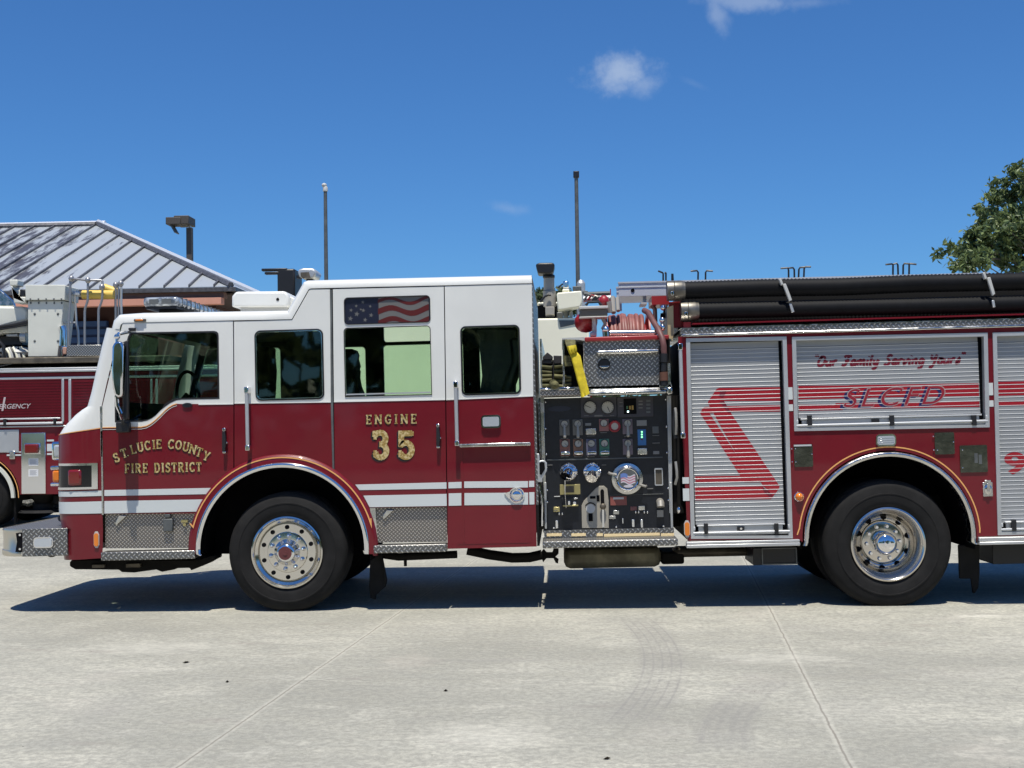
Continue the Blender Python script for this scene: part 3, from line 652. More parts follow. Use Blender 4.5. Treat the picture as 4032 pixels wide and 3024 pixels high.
# front wheel well
def well(c, R, zt, y1, name='wheel_well'):
    mb = MB(); P = TT(arc_n(c, R, -8, 188, 40)); mb.grid([[(x, .03, z) for x, z in P], [(x, y1, z) for x, z in P]]); mb.prism([(x, z) for x, z in P], y1, y1 + .01)
    return mb.build(name, M['shell_dark'], eng)
well(ARC_F, 345, 0, .62); well(ARC_R, 345, 0, .9)

# ---- wheels ----------------------------------------------------------------
def tyre_prof(Rt, Rr, w, y0):     # outer face at y0
    return [(Rr, y0 + .03), (Rr + .02, y0 + .012), (Rr + .06, y0 + .003), (Rr + .11, y0), (Rr + .112, y0 - .003), (Rr + .122, y0 - .003), (Rr + .124, y0 + .001), (Rt - .060, y0 + .010), (Rt - .035, y0 + .018), (Rt - .018, y0 + .032), (Rt - .004, y0 + .055),
            (Rt, y0 + .075), (Rt, y0 + .10), (Rt - .012, y0 + .102), (Rt - .012, y0 + .112), (Rt, y0 + .114), (Rt, y0 + w / 2 - .006), (Rt - .012, y0 + w / 2 - .004), (Rt - .012, y0 + w / 2 + .004), (Rt, y0 + w / 2 + .006), (Rt, y0 + w - .05), (Rt - .03, y0 + w - .01), (Rr + .05, y0 + w), (Rr, y0 + w - .03)]
def wheel(cx, cz, Rt, Rr, w, y0, kind, parent, near=True, rimname='rim'):
    wm = MB(); wm.lathe(tyre_prof(Rt, Rr, w, y0), cx, cz, 80)
    for k in range(60):                     # shoulder blocks
        pass
    wh = wm.build('wheel', M['rubber'], parent, smooth=32)
    if not near: 
        MB().cyl(cx, cz, y0 + .05, y0 + .09, Rr, 32).build('rim', M['under'], wh); return wh
    rm = MB(); n = 72
    if kind == 'front':
        rm.lathe([(Rr + .004, y0 + .03), (Rr + .004, y0 + .004), (Rr - .008, y0 - .001), (Rr - .018, y0 + .010), (Rr - .022, y0 + .03), (Rr - .045, y0 + .045), (Rr - .052, y0 + .058), (Rr - .060, y0 + .042), (Rr - .064, y0 + .036), (.19, y0 + .0362), (.178, y0 + .0362), (.172, y0 + .025), (.165, y0 + .024), (.10, y0 + .022), (.03, y0 + .022)], cx, cz, n)
        rim = rm.build('rim', M['front_rim'], wh, smooth=24)
        hb = MB(); hb.lathe([(.0005, y0 - .06), (.062, y0 - .06), (.072, y0 - .054), (.082, y0 - .04), (.092, y0 - .015), (.108, y0 + .012), (.115, y0 + .023)], cx, cz, 40); hub = hb.build('hub', M['chrome'], wh, smooth=60)
        cp = MB(); cp.cyl(cx, cz, y0 - .068, y0 - .059, .058, 28, 0, .054); cp.cyl(cx, cz, y0 - .073, y0 - .066, .02, 16, 0); cp.build('hub_cap', colour('hub_cap_red', (.12, .03, .03)), wh)
        rn, rh, yn, hr, yh = .1445, .2165, y0 + .024, .019, y0 + .034
    else:
        rm.lathe([(Rr + .004, y0 + .03), (Rr + .004, y0 + .004), (Rr - .010, y0 - .003), (Rr - .024, y0 + .008), (Rr - .03, y0 + .03), (Rr - .05, y0 + .05), (Rr - .062, y0 + .12), (Rr - .075, y0 + .175), (Rr - .10, y0 + .2), (.195, y0 + .205), (.185, y0 + .19), (.17, y0 + .185), (.10, y0 + .185), (.03, y0 + .185)], cx, cz, n)
        rim = rm.build('rim', M['rim_metal'], wh, smooth=50)
        hb = MB(); hb.lathe([(.0005, y0 + .02), (.03, y0 + .022), (.032, y0 + .03), (.06, y0 + .036), (.085, y0 + .055), (.098, y0 + .09), (.10, y0 + .185)], cx, cz, 40); hb.build('hub', M['chrome'], wh, smooth=60)
        rn, rh, yn, hr, yh = .1425, .222, y0 + .185, .026, y0 + .2
    for k in range(10):
        a = 2 * math.pi * (k + (.3 if kind == 'front' else .1)) / 10; x, z = cx + rn * math.cos(a), cz + rn * math.sin(a)
        nb = MB(); nb.lathe([(.0005, yn - .05), (.008, yn - .047), (.014, yn - .035), (.0155, yn - .015), (.02, yn - .004), (.022, yn)] if kind == 'front' else [(.0005, yn - .03), (.012, yn - .03), (.013, yn - .01), (.018, yn)], x, z, 12); nb.build('lug_nut', M['chrome'], wh, smooth=60)
        a = 2 * math.pi * (k + (.5 if kind == 'front' else .4)) / 10; x, z = cx + rh * math.cos(a), cz + rh * math.sin(a)
        hb = MB(); hb.cyl(x, z, yh - (.006 if kind == 'front' else .012), yh + .012, hr, 14); hb.build('hand_hole', M['shell_dark'], wh)
    return wh
RT = .535
wheel(*FW, RTF, .308, .42, .02, 'front', eng)
wheel(*FW, RTF, .308, .42, CW - .44, 'front', eng, False)
wheel(*RW, RTR, .312, .29, .03, 'rear', eng)
wheel(*RW, RTR, .312, .29, .37, 'rear', eng, False)
wheel(*RW, RTR, .312, .29, CW - .32, 'rear', eng, False); wheel(*RW, RTR, .312, .29, CW - .66, 'rear', eng, False)
mb = MB()
for w in (FW, RW): mb.tube([(w[0], .4, RT), (w[0], CW - .4, RT)], .09, 12); mb.ball(w[0], CW / 2, RT, .26, .24, .24)
mb.build('axle', M['under'], eng)

# ---- steps, bumper and lower cab ----------------------------------------------
mb = MB(); mb.prism(TT(r2(905, 718, 1738, 712, 1715, 1000, 1712, 1015, 905, 1020)), .035, .05); mb.build('step_panel', M['tread_fine'], eng)
mb = MB(); a = rc(r2, 890, 1035, 1708, 1112); mb.box(a[0], a[1], -.035, .12, a[2], a[3] - .003); st = mb.build('step', M['tread'], eng, bevel=.008)
mb = MB(); mb.prism(TT(r4(1455, 665, 2120, 660, 2122, 962, 1500, 968)), .035, .05); mb.build('step_panel', M['tread_fine'], eng)
mb = MB(); a = rc(r4, 1488, 978, 2120, 1050); mb.box(a[0], a[1], -.035, .12, a[2], a[3] - .003); mb.build('step', M['tread'], eng, bevel=.008)
mb = MB(); mb.prism(TT(r4(1452, 665, 1500, 665, 1520, 968, 1480, 968)), .0, .034); mb.build('step_cheek', M['alu'], eng)
def latch(r, pts, parent=eng):
    mb = MB(); P = TT(r(*pts), .03); mb.prism(P, .012, .034); return mb.build('paddle_latch', M['alu'], parent, bevel=.004)
latch(r2, (1040, 725, 1108, 730, 1015, 815, 1008, 795)); latch(r4, (1600, 680, 1662, 680, 1572, 765, 1562, 735))
mb = MB(); mb.rbox(rc(r2, 1432, 715, 1482, 750), .0, .034, 0); mb.rbox(rc(r2, 1418, 758, 1502, 870), .0, .034, 0); mb.build('battery_socket', M['pole'], eng, bevel=.008)
mb = MB(); mb.rbox(rc(r2, 1572, 768, 1628, 792), .02, .034, 0); c0 = T(r2(1603, 810)[0]); mb.cyl(c0[0], c0[1], .01, .034, .014, 14); mb.build('air_fitting', M['brass'], eng)
# front bumper: a box across the front, rounded corners
bx0 = T(r2(28, 970)[0], .3)[0]; bx1 = T(r2(578, 970)[0])[0]; bz0 = T(r2(380, 1086)[0])[1]; bz1 = T(r2(380, 846)[0])[1]; bxs = T(r2(187, 970)[0])[0]
mb = MB(); prof = [(bx1 + .2, .03), (bxs, .03)]
pl = [(bxs, .03)] + [(bxs - (bxs - bx0) * math.sin(R_(a)), .03 + .36 * (1 - math.cos(R_(a)))) for a in (18, 36, 54, 72, 90)]; pl += [(x, fm(y)) for x, y in pl[::-1]]
mb.grid([[(x, y, bz0) for x, y in pl], [(x - .012, y, bz0 + .012) for x, y in pl], [(x - .012, y, bz0 + .05) for x, y in pl], [(x, y, bz0 + .055) for x, y in pl], [(x, y, bz1 - .03) for x, y in pl], [(x - .008, y, bz1 - .012) for x, y in pl], [(x, y, bz1) for x, y in pl]])
bump_ = mb.build('bumper', M['bumper_metal'], eng, smooth=40)
for ya in (.02, CW - .04): MB().box(bxs - .004, bx1, ya, ya + .02, bz0, bz1).build('bumper_side', M['tread'], bump_, bevel=.003)
mb = MB(); n = len(pl); mb.add([(x, y, bz1 - .006) for x, y in pl] + [(bx1 + .15, fm(.03), bz1 - .006), (bx1 + .15, .03, bz1 - .006)], [tuple(range(n + 2))]); mb.build('bumper_deck', M['tread'], bump_)
mb = MB(); a = rc(r2, 292, 918, 462, 1012); mb.plate([rrect(*a, .03)], -.004, .02, 0); mb.plate([rrect(a[0] + .01, a[1] - .01, a[2] + .012, a[3] - .012, .022)], -.012, -.004, 1); mb.build('bumper_lamp', [M['chrome'], M['clear_lens']], bump_, bevel=.005)
mb = MB(); mb.prism(TT(r2(130, 885, 186, 880, 186, 1050, 125, 1050, 140, 960)), .018, .03); mb.build('bumper_recess', M['shell_dark'], bump_)
for (u, v) in ((168, 900), (168, 1024)): 
    c0 = T(r2(u, v)[0]); MB().cyl(c0[0], c0[1], .010, .02, .010, 10).build('bolt', M['chrome'], bump_)
mb = MB(); c0 = T(r2(350, 1090)[0]); mb.ball(c0[0], .25, c0[1] + .01, .05, .05, .04); mb.build('tow_eye', M['rust'], bump_)
mb = MB(); rnd = random.Random(3)
z0 = bz1 + .03
for k in range(5):
    mb.tube([(bxs + .15 + .28 * i / 8 + rnd.uniform(-.02, .02), .5 + .25 * k + .1 * math.sin(i * 1.3 + k), z0 + .03 * math.sin(i + k) + .02) for i in range(9)], .028, 8)
fh = mb.build('folded_hose', colour('faded_hose', (.05, .05, .06), .9), None); tag(fh, 'dark hose folded on the front bumper deck', 'hose')
# headlamp bezel and lamps
hl = MB(); a = T(r2(862, 275)[0]); b = T(r2(865, 500)[0]); 
def corner_pt(z, k):     # a point round the near front corner at height z
    for i in range(nr - 1):
        if min(rows[i][0][2], rows[i + 1][0][2]) <= z <= max(rows[i][0][2], rows[i + 1][0][2]):
            t = (z - rows[i][0][2]) / (rows[i + 1][0][2] - rows[i][0][2] + 1e-9); j = min(NQ, int(k)); f = k - int(k)
            p = [rows[i][j][q] + (rows[i + 1][j][q] - rows[i][j][q]) * t for q in range(3)]; p2 = [rows[i][min(j + 1, NQ + 3)][q] + (rows[i + 1][min(j + 1, NQ + 3)][q] - rows[i][min(j + 1, NQ + 3)][q]) * t for q in range(3)]
            return [p[q] + (p2[q] - p[q]) * f for q in range(3)]
za, zc = T(r2(700, 502)[0])[1], T(r2(700, 276)[0])[1]
def around(z, d, k0, k1, n=12):
    out = []
    for i in range(n + 1):
        k = k0 + (k1 - k0) * i / n; p = corner_pt(z, k); w = min(1, k / NQ); out.append((p[0] - d * w, p[1] - d * (1 - w * .8), p[2]))
    return out
hl.grid([around(za, 0, .4, NQ + 2), around(za, .014, .4, NQ + 2), around(za + .02, .014, .4, NQ + 2), around(za + .02, .006, .4, NQ + 2)], 0)
hl.grid([around(za + .02, .006, .6, NQ + 2), around(zc - .02, .006, .6, NQ + 2)], 1)
hl.grid([around(zc - .02, .006, .4, NQ + 2), around(zc - .02, .014, .4, NQ + 2), around(zc, .014, .4, NQ + 2), around(zc, 0, .4, NQ + 2)], 0)
for k in (.45,):
    A = around(za, .013, .3, .75, 2); B = around(zc, .013, .3, .75, 2); hl.grid([A, B], 0)
bez = hl.build('headlamp_bezel', [M['chrome'], mat('smoked_chrome', (.05, .05, .055), .12, .9)], eng, smooth=40)
def frontbox(r, x0, z0, x1, z1, ya, yb, m_, name, par, Y=.35, bev=.02):
    a = rc(r, x0, z0, x1, z1, Y); mb = MB(); mb.box(a[0], a[1], ya, yb, a[2], a[3]); return mb.build(name, M[m_], par, bevel=bev)
frontbox(r2, 456, 295, 620, 330, .30, .62, 'chrome', 'lamp_housing', eng, bev=.01); frontbox(r2, 456, 440, 620, 472, .30, .62, 'chrome', 'lamp_housing', eng, bev=.01)
frontbox(r2, 470, 332, 566, 438, .30, .60, 'amber', 'turn_lamp', eng)
frontbox(r2, 590, 330, 712, 470, -.012, .30, 'red_lens', 'warning_lamp', eng, Y=0)
frontbox(r2, 456, 85, 600, 245, .32, .60, 'chrome', 'warning_lamp', eng); frontbox(r2, 470, 112, 540, 222, .31, .58, 'clear_lens', 'warning_lamp', eng, Y=.33)

# ---- roof equipment -----------------------------------------------------------
zt = T(r1(1600, 398)[0], .2)[1]
x0 = T(r1(1242, 300)[0], .15)[0]; x1 = T(r1(1550, 300)[0], .15)[0]
z0 = T(r1(1400, 345)[0], .15)[1]; z1 = T(r1(1400, 262)[0], .15)[1]
mb = MB(); mb.box(x0, x1, .15, CW - .15, z0, z1, 0); lb = mb.build('light_bar', [mat('lightbar_lens', (.30, .33, .36), .18, .25, coat=.8, fn=lambda t, b: t.links.new(mixc(t, smooth(t, noise_(t, 14, 3), .42, .6), (.12, .14, .17), (.45, .48, .5)), b.inputs['Base Color']))], eng, bevel=.03, seg=3)
mb = MB(); mb.box(x0 + .02, x1 - .02, .17, CW - .17, z0 - .02, z0 - .002); mb.box(x0 + .1, x1 + .1, .3, .42, zt - .04, z0 - .02); mb.box(x0 + .1, x1 + .1, CW - .42, CW - .3, zt - .04, z0 - .02); mb.build('light_bar_base', M['black'], lb)
mb = MB()
for y in [.15 + .134 * k for k in range(1, 16)]: mb.box(x0 - .003, x1 + .003, y - .006, y + .006, z0, z1 + .003)
mb.box(x0 + .06, x0 + .14, .146, .149, z0 + .02, z1 - .02); mb.box(x0 + .17, x1 - .06, .146, .149, z0 + .02, z1 - .02)
mb.build('lens_divider', M['pole'], lb)
Ya = .62; a = rc(r3, 25, 212, 520, 352, Ya); q = TT(r3(25, 352, 28, 255, 62, 216, 490, 212, 522, 248, 522, 350), Ya)
mb = MB(); mb.prism(q, Ya, Ya + 1.2); ac = mb.build('roof_air_conditioner', M['white'], eng, bevel=.02)
mb = MB(); xx = T(r3(595, 250)[0], Ya)[0]; mb.prism([(a[1] - .05, a[3] - .02), (xx, a[3] - .09), (xx + .02, a[2] + .03), (a[1] - .05, a[2] + .01)], Ya + .1, Ya + 1.1); mb.build('air_duct', M['white'], ac, bevel=.012)
mb = MB(); mb.box(a[0] + .07, a[1] - .03, Ya + .05, Ya + 1.15, zt - .03, a[2] + .004); mb.build('air_conditioner_base', M['label_white'], ac)
c0 = T(r3(428, 285)[0], Ya); MB().cyl(c0[0], c0[1], Ya - .004, Ya + .01, .014, 14).build('vent_hole', M['shell_dark'], ac)
mb = MB(); a = rc(s1, 1780, 215, 1802, 290, 1.9); mb.tube([((a[0] + a[1]) / 2, 1.9, a[2] - .1), ((a[0] + a[1]) / 2, 1.9, a[3])], [.018, .012], 8); mb.build('antenna', M['black'], eng)
# ================================================================ PUMP SECTION
YP = .20
M['sunlit_tread'] = mat('sunlit_gold', (.95, .74, .40), .5)  # warm sunlight on the step tread, put into the colour
pb = rc(nn, 2132, 1563, 2637, 2082, YP)
mb = MB(); mb.box(pb[0], pb[1], YP, YP + .04, pb[2] - .02, pb[3]); pump = mb.build('pump_panel', M['panel_black'], eng)
mb = MB(); a0 = T((2180, 1800), .16)[0]; mb.box(pb[0] + .03, pb[1] + .1, .3, CW - .3, .85, pb[3] - .02); mb.build('pump_house', M['dark'], eng)
def P_(name, mts, fn, bevel=.002, par=pump, **k):
    m_ = MB(); fn(m_); return m_.build(name, mts, par, bevel=bevel, **k)
yp = YP
# frame posts of the panel
P_('frame_post', M['alu'], lambda m: m.prism(TT(s2(160, 80, 215, 80, 245, 1659, 225, 1659, 175, 700), yp) , yp - .02, yp))
P_('frame_post', M['satin'], lambda m: m.prism(TT(s3(978, 440, 998, 440, 1003, 842, 985, 842), yp), yp - .035, yp))
P_('frame_post', M['satin'], lambda m: m.prism(TT(s2(1885, 60, 1940, 60, 1965, 1659, 1918, 1659), yp), yp - .02, yp))
P_('frame_post', M['satin'], lambda m: m.prism(TT(s3(2068, 440, 2090, 440, 2100, 838, 2080, 838), yp), yp - .035, yp))
for (u0, v0, u1, v1) in ((230, 905, 1830, 930), (1105, 1400, 1840, 1412)):
    P_('panel_seam', M['pole'], lambda m: m.rbox(rc(s2, u0, v0 + 4, u1, v1 - 2, yp), yp - .008, yp))
P_('instrument_panel', colour('instrument_grey', (.045, .042, .05)), lambda m: m.rbox(rc(s2, 715, 80, 1200, 355, yp), yp - .012, yp))
P_('instrument_panel', colour('instrument_grey', (.045, .042, .05)), lambda m: m.rbox(rc(s2, 1212, 80, 1700, 352, yp), yp - .012, yp))
c0 = T(s2(422, 240)[0], yp); P_('oval_badge', colour('badge_navy', (.02, .024, .04)), lambda m: m.plate([[(c0[0] + .098 * math.cos(t * math.pi / 16) * 1.02, c0[1] + .024 * math.sin(t * math.pi / 16)) for t in range(32)]], yp - .008, yp), 0)
def gauge(u, v, r, big=False):
    c = T(s2(u, v)[0], yp); rr = r / 3.456 / 452
    g = P_('gauge', [M['black'], M['gauge'], M['grey_print']], lambda m: (m.lathe([(rr, yp), (rr, yp - .028), (rr * .9, yp - .03), (rr * .88, yp - .024)], c[0], c[1], 28, 0), m.cyl(c[0], c[1], yp - .024, yp - .02, rr * .9, 28, 1)), 0)
    nb = MB(); a = .6 + u * .01
    nb.stroke([(c[0] - .1 * rr * math.cos(a), c[1] - .1 * rr * math.sin(a)), (c[0] + .75 * rr * math.cos(a), c[1] + .75 * rr * math.sin(a))], rr * .09, yp - .026, yp - .0245)
    for k in range(12 if big else 0):
        t = R_(-40 + 260 * k / 11); nb.stroke([(c[0] + .7 * rr * math.cos(t), c[1] + .7 * rr * math.sin(t)), (c[0] + .84 * rr * math.cos(t), c[1] + .84 * rr * math.sin(t))], rr * .05, yp - .0255, yp - .0242)
    nb.build('needle', M['black'], g)
gauge(840, 222, 92, True); gauge(1080, 222, 92, True)
def valve(u, v, w, h, m_, lever):
    r = rc(s2, u, v, u + w, v + h, yp); nmat = m_
    P_('control_plate', nmat, lambda m: m.rbox(r, yp - .006, yp))
    gauge(u + w / 2, v + 60, 52)
    cx = (r[0] + r[1]) / 2
    if lever == 'T': P_('pull_handle', M['lever'], lambda m: (m.tube([(cx, yp - .05, r[3] - .045), (cx, yp - .06, r[2] - .012)], [.010, .016], 10), m.ball(cx, yp - .06, r[2] - .01, .016)), 0)
    else: P_('pull_handle', M['chrome'], lambda m: (m.box(r[0] + .006, r[1] - .002, yp - .06, yp - .03, r[2] + .010, r[2] + .04), m.box(cx - .01, cx + .01, yp - .03, yp, r[2] + .015, r[2] + .03)), .008)
cg = colour('plate_grey', (.17, .16, .14)); cr_ = colour('plate_red', (.24, .10, .08)); ct = colour('plate_tan', (.26, .14, .09)); cv = colour('plate_violet', (.13, .13, .19)); cgr = colour('plate_green', (.07, .22, .15)); cpk = colour('plate_pink', (.30, .13, .12))
valve(425, 388, 135, 215, cg, 'T'); valve(605, 385, 135, 215, cg, 'T'); valve(1283, 380, 135, 205, colour('plate_mauve', (.19, .15, .17)), 'T')
valve(430, 655, 138, 225, cr_, 'H'); valve(612, 655, 132, 222, ct, 'H'); valve(790, 652, 138, 222, cv, 'H'); valve(968, 650, 135, 222, cgr, 'H'); valve(1288, 650, 133, 215, colour('plate_mauve', (.19, .15, .17)), 'T')
P_('control_plate', cpk, lambda m: m.rbox(rc(s2, 965, 378, 1095, 545, yp), yp - .006, yp)); gauge(1028, 435, 52)
c1 = T(s2(1175, 478)[0], yp)
P_('foam_control_knob', [colour('knob_red', (.35, .04, .05)), M['gauge']], lambda m: (m.lathe([(.052, yp), (.052, yp - .02), (.044, yp - .03), (.036, yp - .02), (.03, yp - .02)], c1[0], c1[1], 28, 0), m.cyl(c1[0], c1[1], yp - .022, yp - .016, .03, 20, 1)), 0)
for args in ((780, 505, 925, 590, 'alu'), (1475, 395, 1612, 472, 'label_white'), (1485, 775, 1618, 862, 'alu'), (1700, 815, 1782, 858, 'label_white'), (775, 435, 855, 470, 'label_white'), (1690, 480, 1775, 575, 'pole')):
    P_('label_plate' if args[4] != 'alu' else 'pull_handle', M[args[4]] if args[4] != 'label_white' else colour('plate_label', (.22, .22, .21)), lambda m: m.rbox(rc(s2, *args[:4], yp), yp - (.03 if args[4] == 'alu' else .006), yp), .006 if args[4] == 'alu' else .001)
P_('tank_level_gauge', M['lit_blue'], lambda m: m.rbox(rc(s2, 1488, 520, 1603, 738, yp), yp - .008, yp))
for v, mm in ((555, 'lit_green'), (590, 'lit_green'), (625, 'lit_green'), (657, 'red_lens')):
    c2 = T(s2(1545, v)[0], yp); P_('indicator_light', M[mm], lambda m: m.cyl(c2[0], c2[1], yp - .012, yp - .008, .0075, 10), 0)
P_('engine_display', M['shell_dark'], lambda m: m.rbox(rc(s2, 1298, 100, 1470, 312, yp), yp - .016, yp))
for (u, v, w, h, cc) in ((1370, 200, 24, 50, (.35, .22, .05)), (1405, 195, 26, 60, (.35, .22, .05)), (1335, 205, 18, 40, (.08, .2, .1)), (1345, 268, 22, 22, None)):
    P_('display_segment', M['lit_white'] if cc is None else colour('seg%d' % u, cc), lambda m: m.rbox(rc(s2, u, v, u + w, v + h, yp), yp - .018, yp - .016), 0)
for v in (120, 170, 220, 270): P_('rocker_switch', M['pole'], lambda m: m.rbox(rc(s2, 1605, v, 1660, v + 28, yp), yp - .018, yp - .01), 0)
for (u, v) in ((235, 510), (245, 862), (1885, 835), (1880, 485), (1870, 115), (235, 150), (258, 1345), (260, 1508), (1900, 1320), (1905, 1482)):
    c2 = T(s2(u, v)[0], yp); P_('panel_bolt', M['chrome'], lambda m: m.ball(c2[0], yp - .022, c2[1], .0085, .007, .0085, 8), 0)
for (u0, v0, u1, v1) in ((440, 640, 545, 648), (620, 640, 725, 648), (800, 605, 905, 613), (980, 560, 1070, 568), (1300, 610, 1400, 618), (445, 888, 550, 896), (625, 888, 730, 896), (805, 888, 905, 896), (985, 888, 1085, 896), (760, 330, 820, 338), (900, 325, 1010, 345), (1110, 330, 1170, 338), (1500, 130, 1555, 145), (1500, 170, 1555, 190), (1500, 220, 1555, 235), (1240, 150, 1285, 158), (1240, 200, 1285, 208), (1690, 700, 1790, 712), (1690, 600, 1780, 608), (260, 1000, 330, 1010), (1000, 1000, 1060, 1010), (1620, 1320, 1700, 1332), (350, 1620, 400, 1630)):
    P_('label_strip', colour('strip_grey', (.16, .155, .145)), lambda m: m.rbox(rc(s2, u0, v0, u1, v1, yp), yp - .014, yp - .002), 0)
# discharge caps and the large intake
def cap(u, v, r, blue=False):
    c = T(s2(u, v)[0], yp); rr = r / 3.456 / 452
    o = P_('discharge_cap', M['chrome'], lambda m: (m.lathe([(rr, yp), (rr, yp - .012), (rr * .96, yp - .018), (rr * .7, yp - .03), (rr * .66, yp - .06), (rr * .60, yp - .09), (rr * .3, yp - .105), (.0005, yp - .108)], c[0], c[1], 36)), 0, smooth=40)
    for k in range(6):
        t = math.pi * k / 3 + .5; P_('cap_bolt', M['chrome'], lambda m: m.ball(c[0] + rr * .84 * math.cos(t), yp - .026, c[1] + rr * .84 * math.sin(t), .008, .008, .008, 8), 0, par=o)
    return o, c
o1, c1 = cap(548, 1095, 125); o2, c2 = cap(870, 1090, 125)
P_('hose_adapter', M['chrome'], lambda m: (m.tube([(c1[0], yp - .08, c1[1]), (c1[0] - .02, yp - .13, c1[1] - .03)], [.04, .045], 18), m.tube([(c1[0] - .02, yp - .13, c1[1] - .03), (c1[0] - .025, yp - .14, c1[1] - .04)], .052, 18)), 0, par=o1)
P_('hose_adapter', M['alu'], lambda m: m.tube([(c2[0], yp - .08, c2[1] - .01), (c2[0] - .012, yp - .13, c2[1] - .06)], [.035, .048], 18), 0, par=o2)
mb = MB(); q = T(s2(500, 1205)[0], yp)
mb.tube([(q[0], yp - .13, q[1]), (q[0] - .004, yp - .12, q[1] - .12), (q[0] + .002, yp - .1, q[1] - .24)], .003, 5); mb.build('cap_chain', M['chrome'], pump)
c3 = T(s2(1345, 1190)[0], yp)
intake = P_('intake_cap', [M['alu'], M['chrome']], lambda m: (m.lathe([(.140, yp), (.140, yp - .03), (.135, yp - .045), (.112, yp - .05), (.104, yp - .07), (.098, yp - .1)], c3[0] , c3[1], 48, 0), m.lathe([(.100, yp - .10), (.092, yp - .108), (.086, yp - .105)], c3[0], c3[1], 40, 1)), 0, smooth=40)
P_('cap_face', [M['pole']], lambda m: m.cyl(c3[0], c3[1], yp - .104, yp - .1, .088, 36), 0, par=intake)
def flagdecal(m):
    n = 10
    for k in range(7):
        lo = [(c3[0] - .060 + .125 * i / n, yp - .106, c3[1] + .03 - .011 * (k + 1) + .010 * math.sin(i * .8) + .012 * (1 - i / n)) for i in range(n + 1)]
        m.grid([lo, [(x, y, z + .011) for x, y, z in lo]], k % 2)
    lo = [(c3[0] - .062 + .06 * i / 4, yp - .1065, c3[1] - .004 + .010 * math.sin(i * .8) + .012) for i in range(5)]
    m.grid([lo, [(x, y, z + .035) for x, y, z in lo]], 2)
    m.plate([[(c3[0] + .004 + .042 * math.cos(t * math.pi / 12), c3[1] - .062 + .012 * math.sin(t * math.pi / 12)) for t in range(24)]], yp - .1066, yp - .1056, 0)
P_('flag_decal', [colour('decal_white', (.55, .52, .56)), colour('decal_red', (.42, .17, .22)), colour('decal_blue', (.12, .2, .46))], flagdecal, 0, par=intake)
P_('intake_lug', M['lever'], lambda m: (m.tube([(c3[0] - .07, yp - .06, c3[1] + .03), (c3[0] - .15, yp - .06, c3[1] + .05), (c3[0] - .165, yp - .06, c3[1] + .06)], .012, 8), m.tube([(c3[0] + .07, yp - .06, c3[1] - .04), (c3[0] + .155, yp - .06, c3[1] - .07), (c3[0] + .165, yp - .06, c3[1] - .058)], .012, 8)), 0, par=intake)
P_('relief_window', [M['satin'], M['rust']], lambda m: (lambda r: (m.plate([rrect(*r, .01), rrect(r[0] + .008, r[1] - .008, r[2] + .01, r[3] - .014, .005)], yp - .016, yp, 0), m.rbox((r[0] + .006, r[1] - .006, r[2] + .006, r[3] - .006), yp - .006, yp, 1)))(rc(s2, 1718, 1045, 1830, 1285, yp)))
P_('nameplate', [M['brass'], M['rust']], lambda m: (m.rbox(rc(s2, 430, 1268, 708, 1405, yp), yp - .012, yp, 0), m.rbox(rc(s2, 500, 1290, 622, 1380, yp), yp - .016, yp - .012, 1)))
P_('suction_valve', [M['black'], M['brass'], M['chrome']], lambda m: (m.rbox(rc(s2, 460, 1448, 685, 1560, yp), yp - .03, yp, 0), m.rbox(rc(s2, 470, 1545, 680, 1562, yp), yp - .045, yp, 1), m.rbox(rc(s2, 540, 1490, 570, 1545, yp), yp - .04, yp, 2), m.rbox(rc(s2, 620, 1448, 672, 1465, yp), yp - .04, yp, 2), m.rbox(rc(s2, 610, 1500, 650, 1545, yp), yp - .04, yp, 2)))
vb = P_('valve_gauge_plate', M['console'] if False else colour('plate_champagne', (.36, .33, .27), .35), lambda m: m.prism(TT(s3(1308, 838, 1305, 640, 1325, 600, 1430, 490, 1460, 472, 1500, 470, 1528, 495, 1540, 600, 1542, 838), yp), yp - .014, yp))
P_('valve_slot', M['shell_dark'], lambda m: m.plate([rrect(*rc(s3, 1470, 500, 1502, 640, yp - .014), .02)], yp - .018, yp - .014), 0, par=vb)
P_('valve_handle', [M['rust'], M['chrome'], colour('knob_red', (.35, .04, .05))], lambda m: (m.ball(*(lambda p: (p[0], yp - .04, p[1]))(T(s3(1490, 648)[0], yp)), .028, .02, .028, 12, 0), m.prism(TT(s3(1483, 660, 1498, 660, 1502, 830, 1484, 830), yp), yp - .04, yp - .03, 1)), 0, par=vb)
cq = T(s3(1383, 668)[0], yp); P_('valve_dial', [M['label_white'], M['shell_dark']], lambda m: (m.cyl(cq[0], cq[1], yp - .02, yp - .014, .040, 24, 0), m.stroke([(cq[0] + .05 * math.cos(R_(t)), cq[1] + .05 * math.sin(R_(t))) for t in range(30, 155, 12)], .008, yp - .02, yp - .014, 1)), 0, par=vb)
P_('valve_slot', M['shell_dark'], lambda m: (m.rbox(rc(s3, 1365, 710, 1402, 778, yp), yp - .018, yp - .014), m.rbox(rc(s3, 1378, 560, 1426, 582, yp), yp - .017, yp - .014), m.rbox(rc(s3, 1436, 552, 1462, 606, yp), yp - .017, yp - .014)), 0, par=vb)
P_('warning_plate', [colour('warn_red', (.26, .075, .06)), M['label_white']], lambda m: (m.rbox(rc(s3, 1555, 562, 1698, 640, yp), yp - .006, yp, 0), m.rbox(rc(s3, 1580, 570, 1672, 588, yp), yp - .008, yp - .006, 1)), .001)
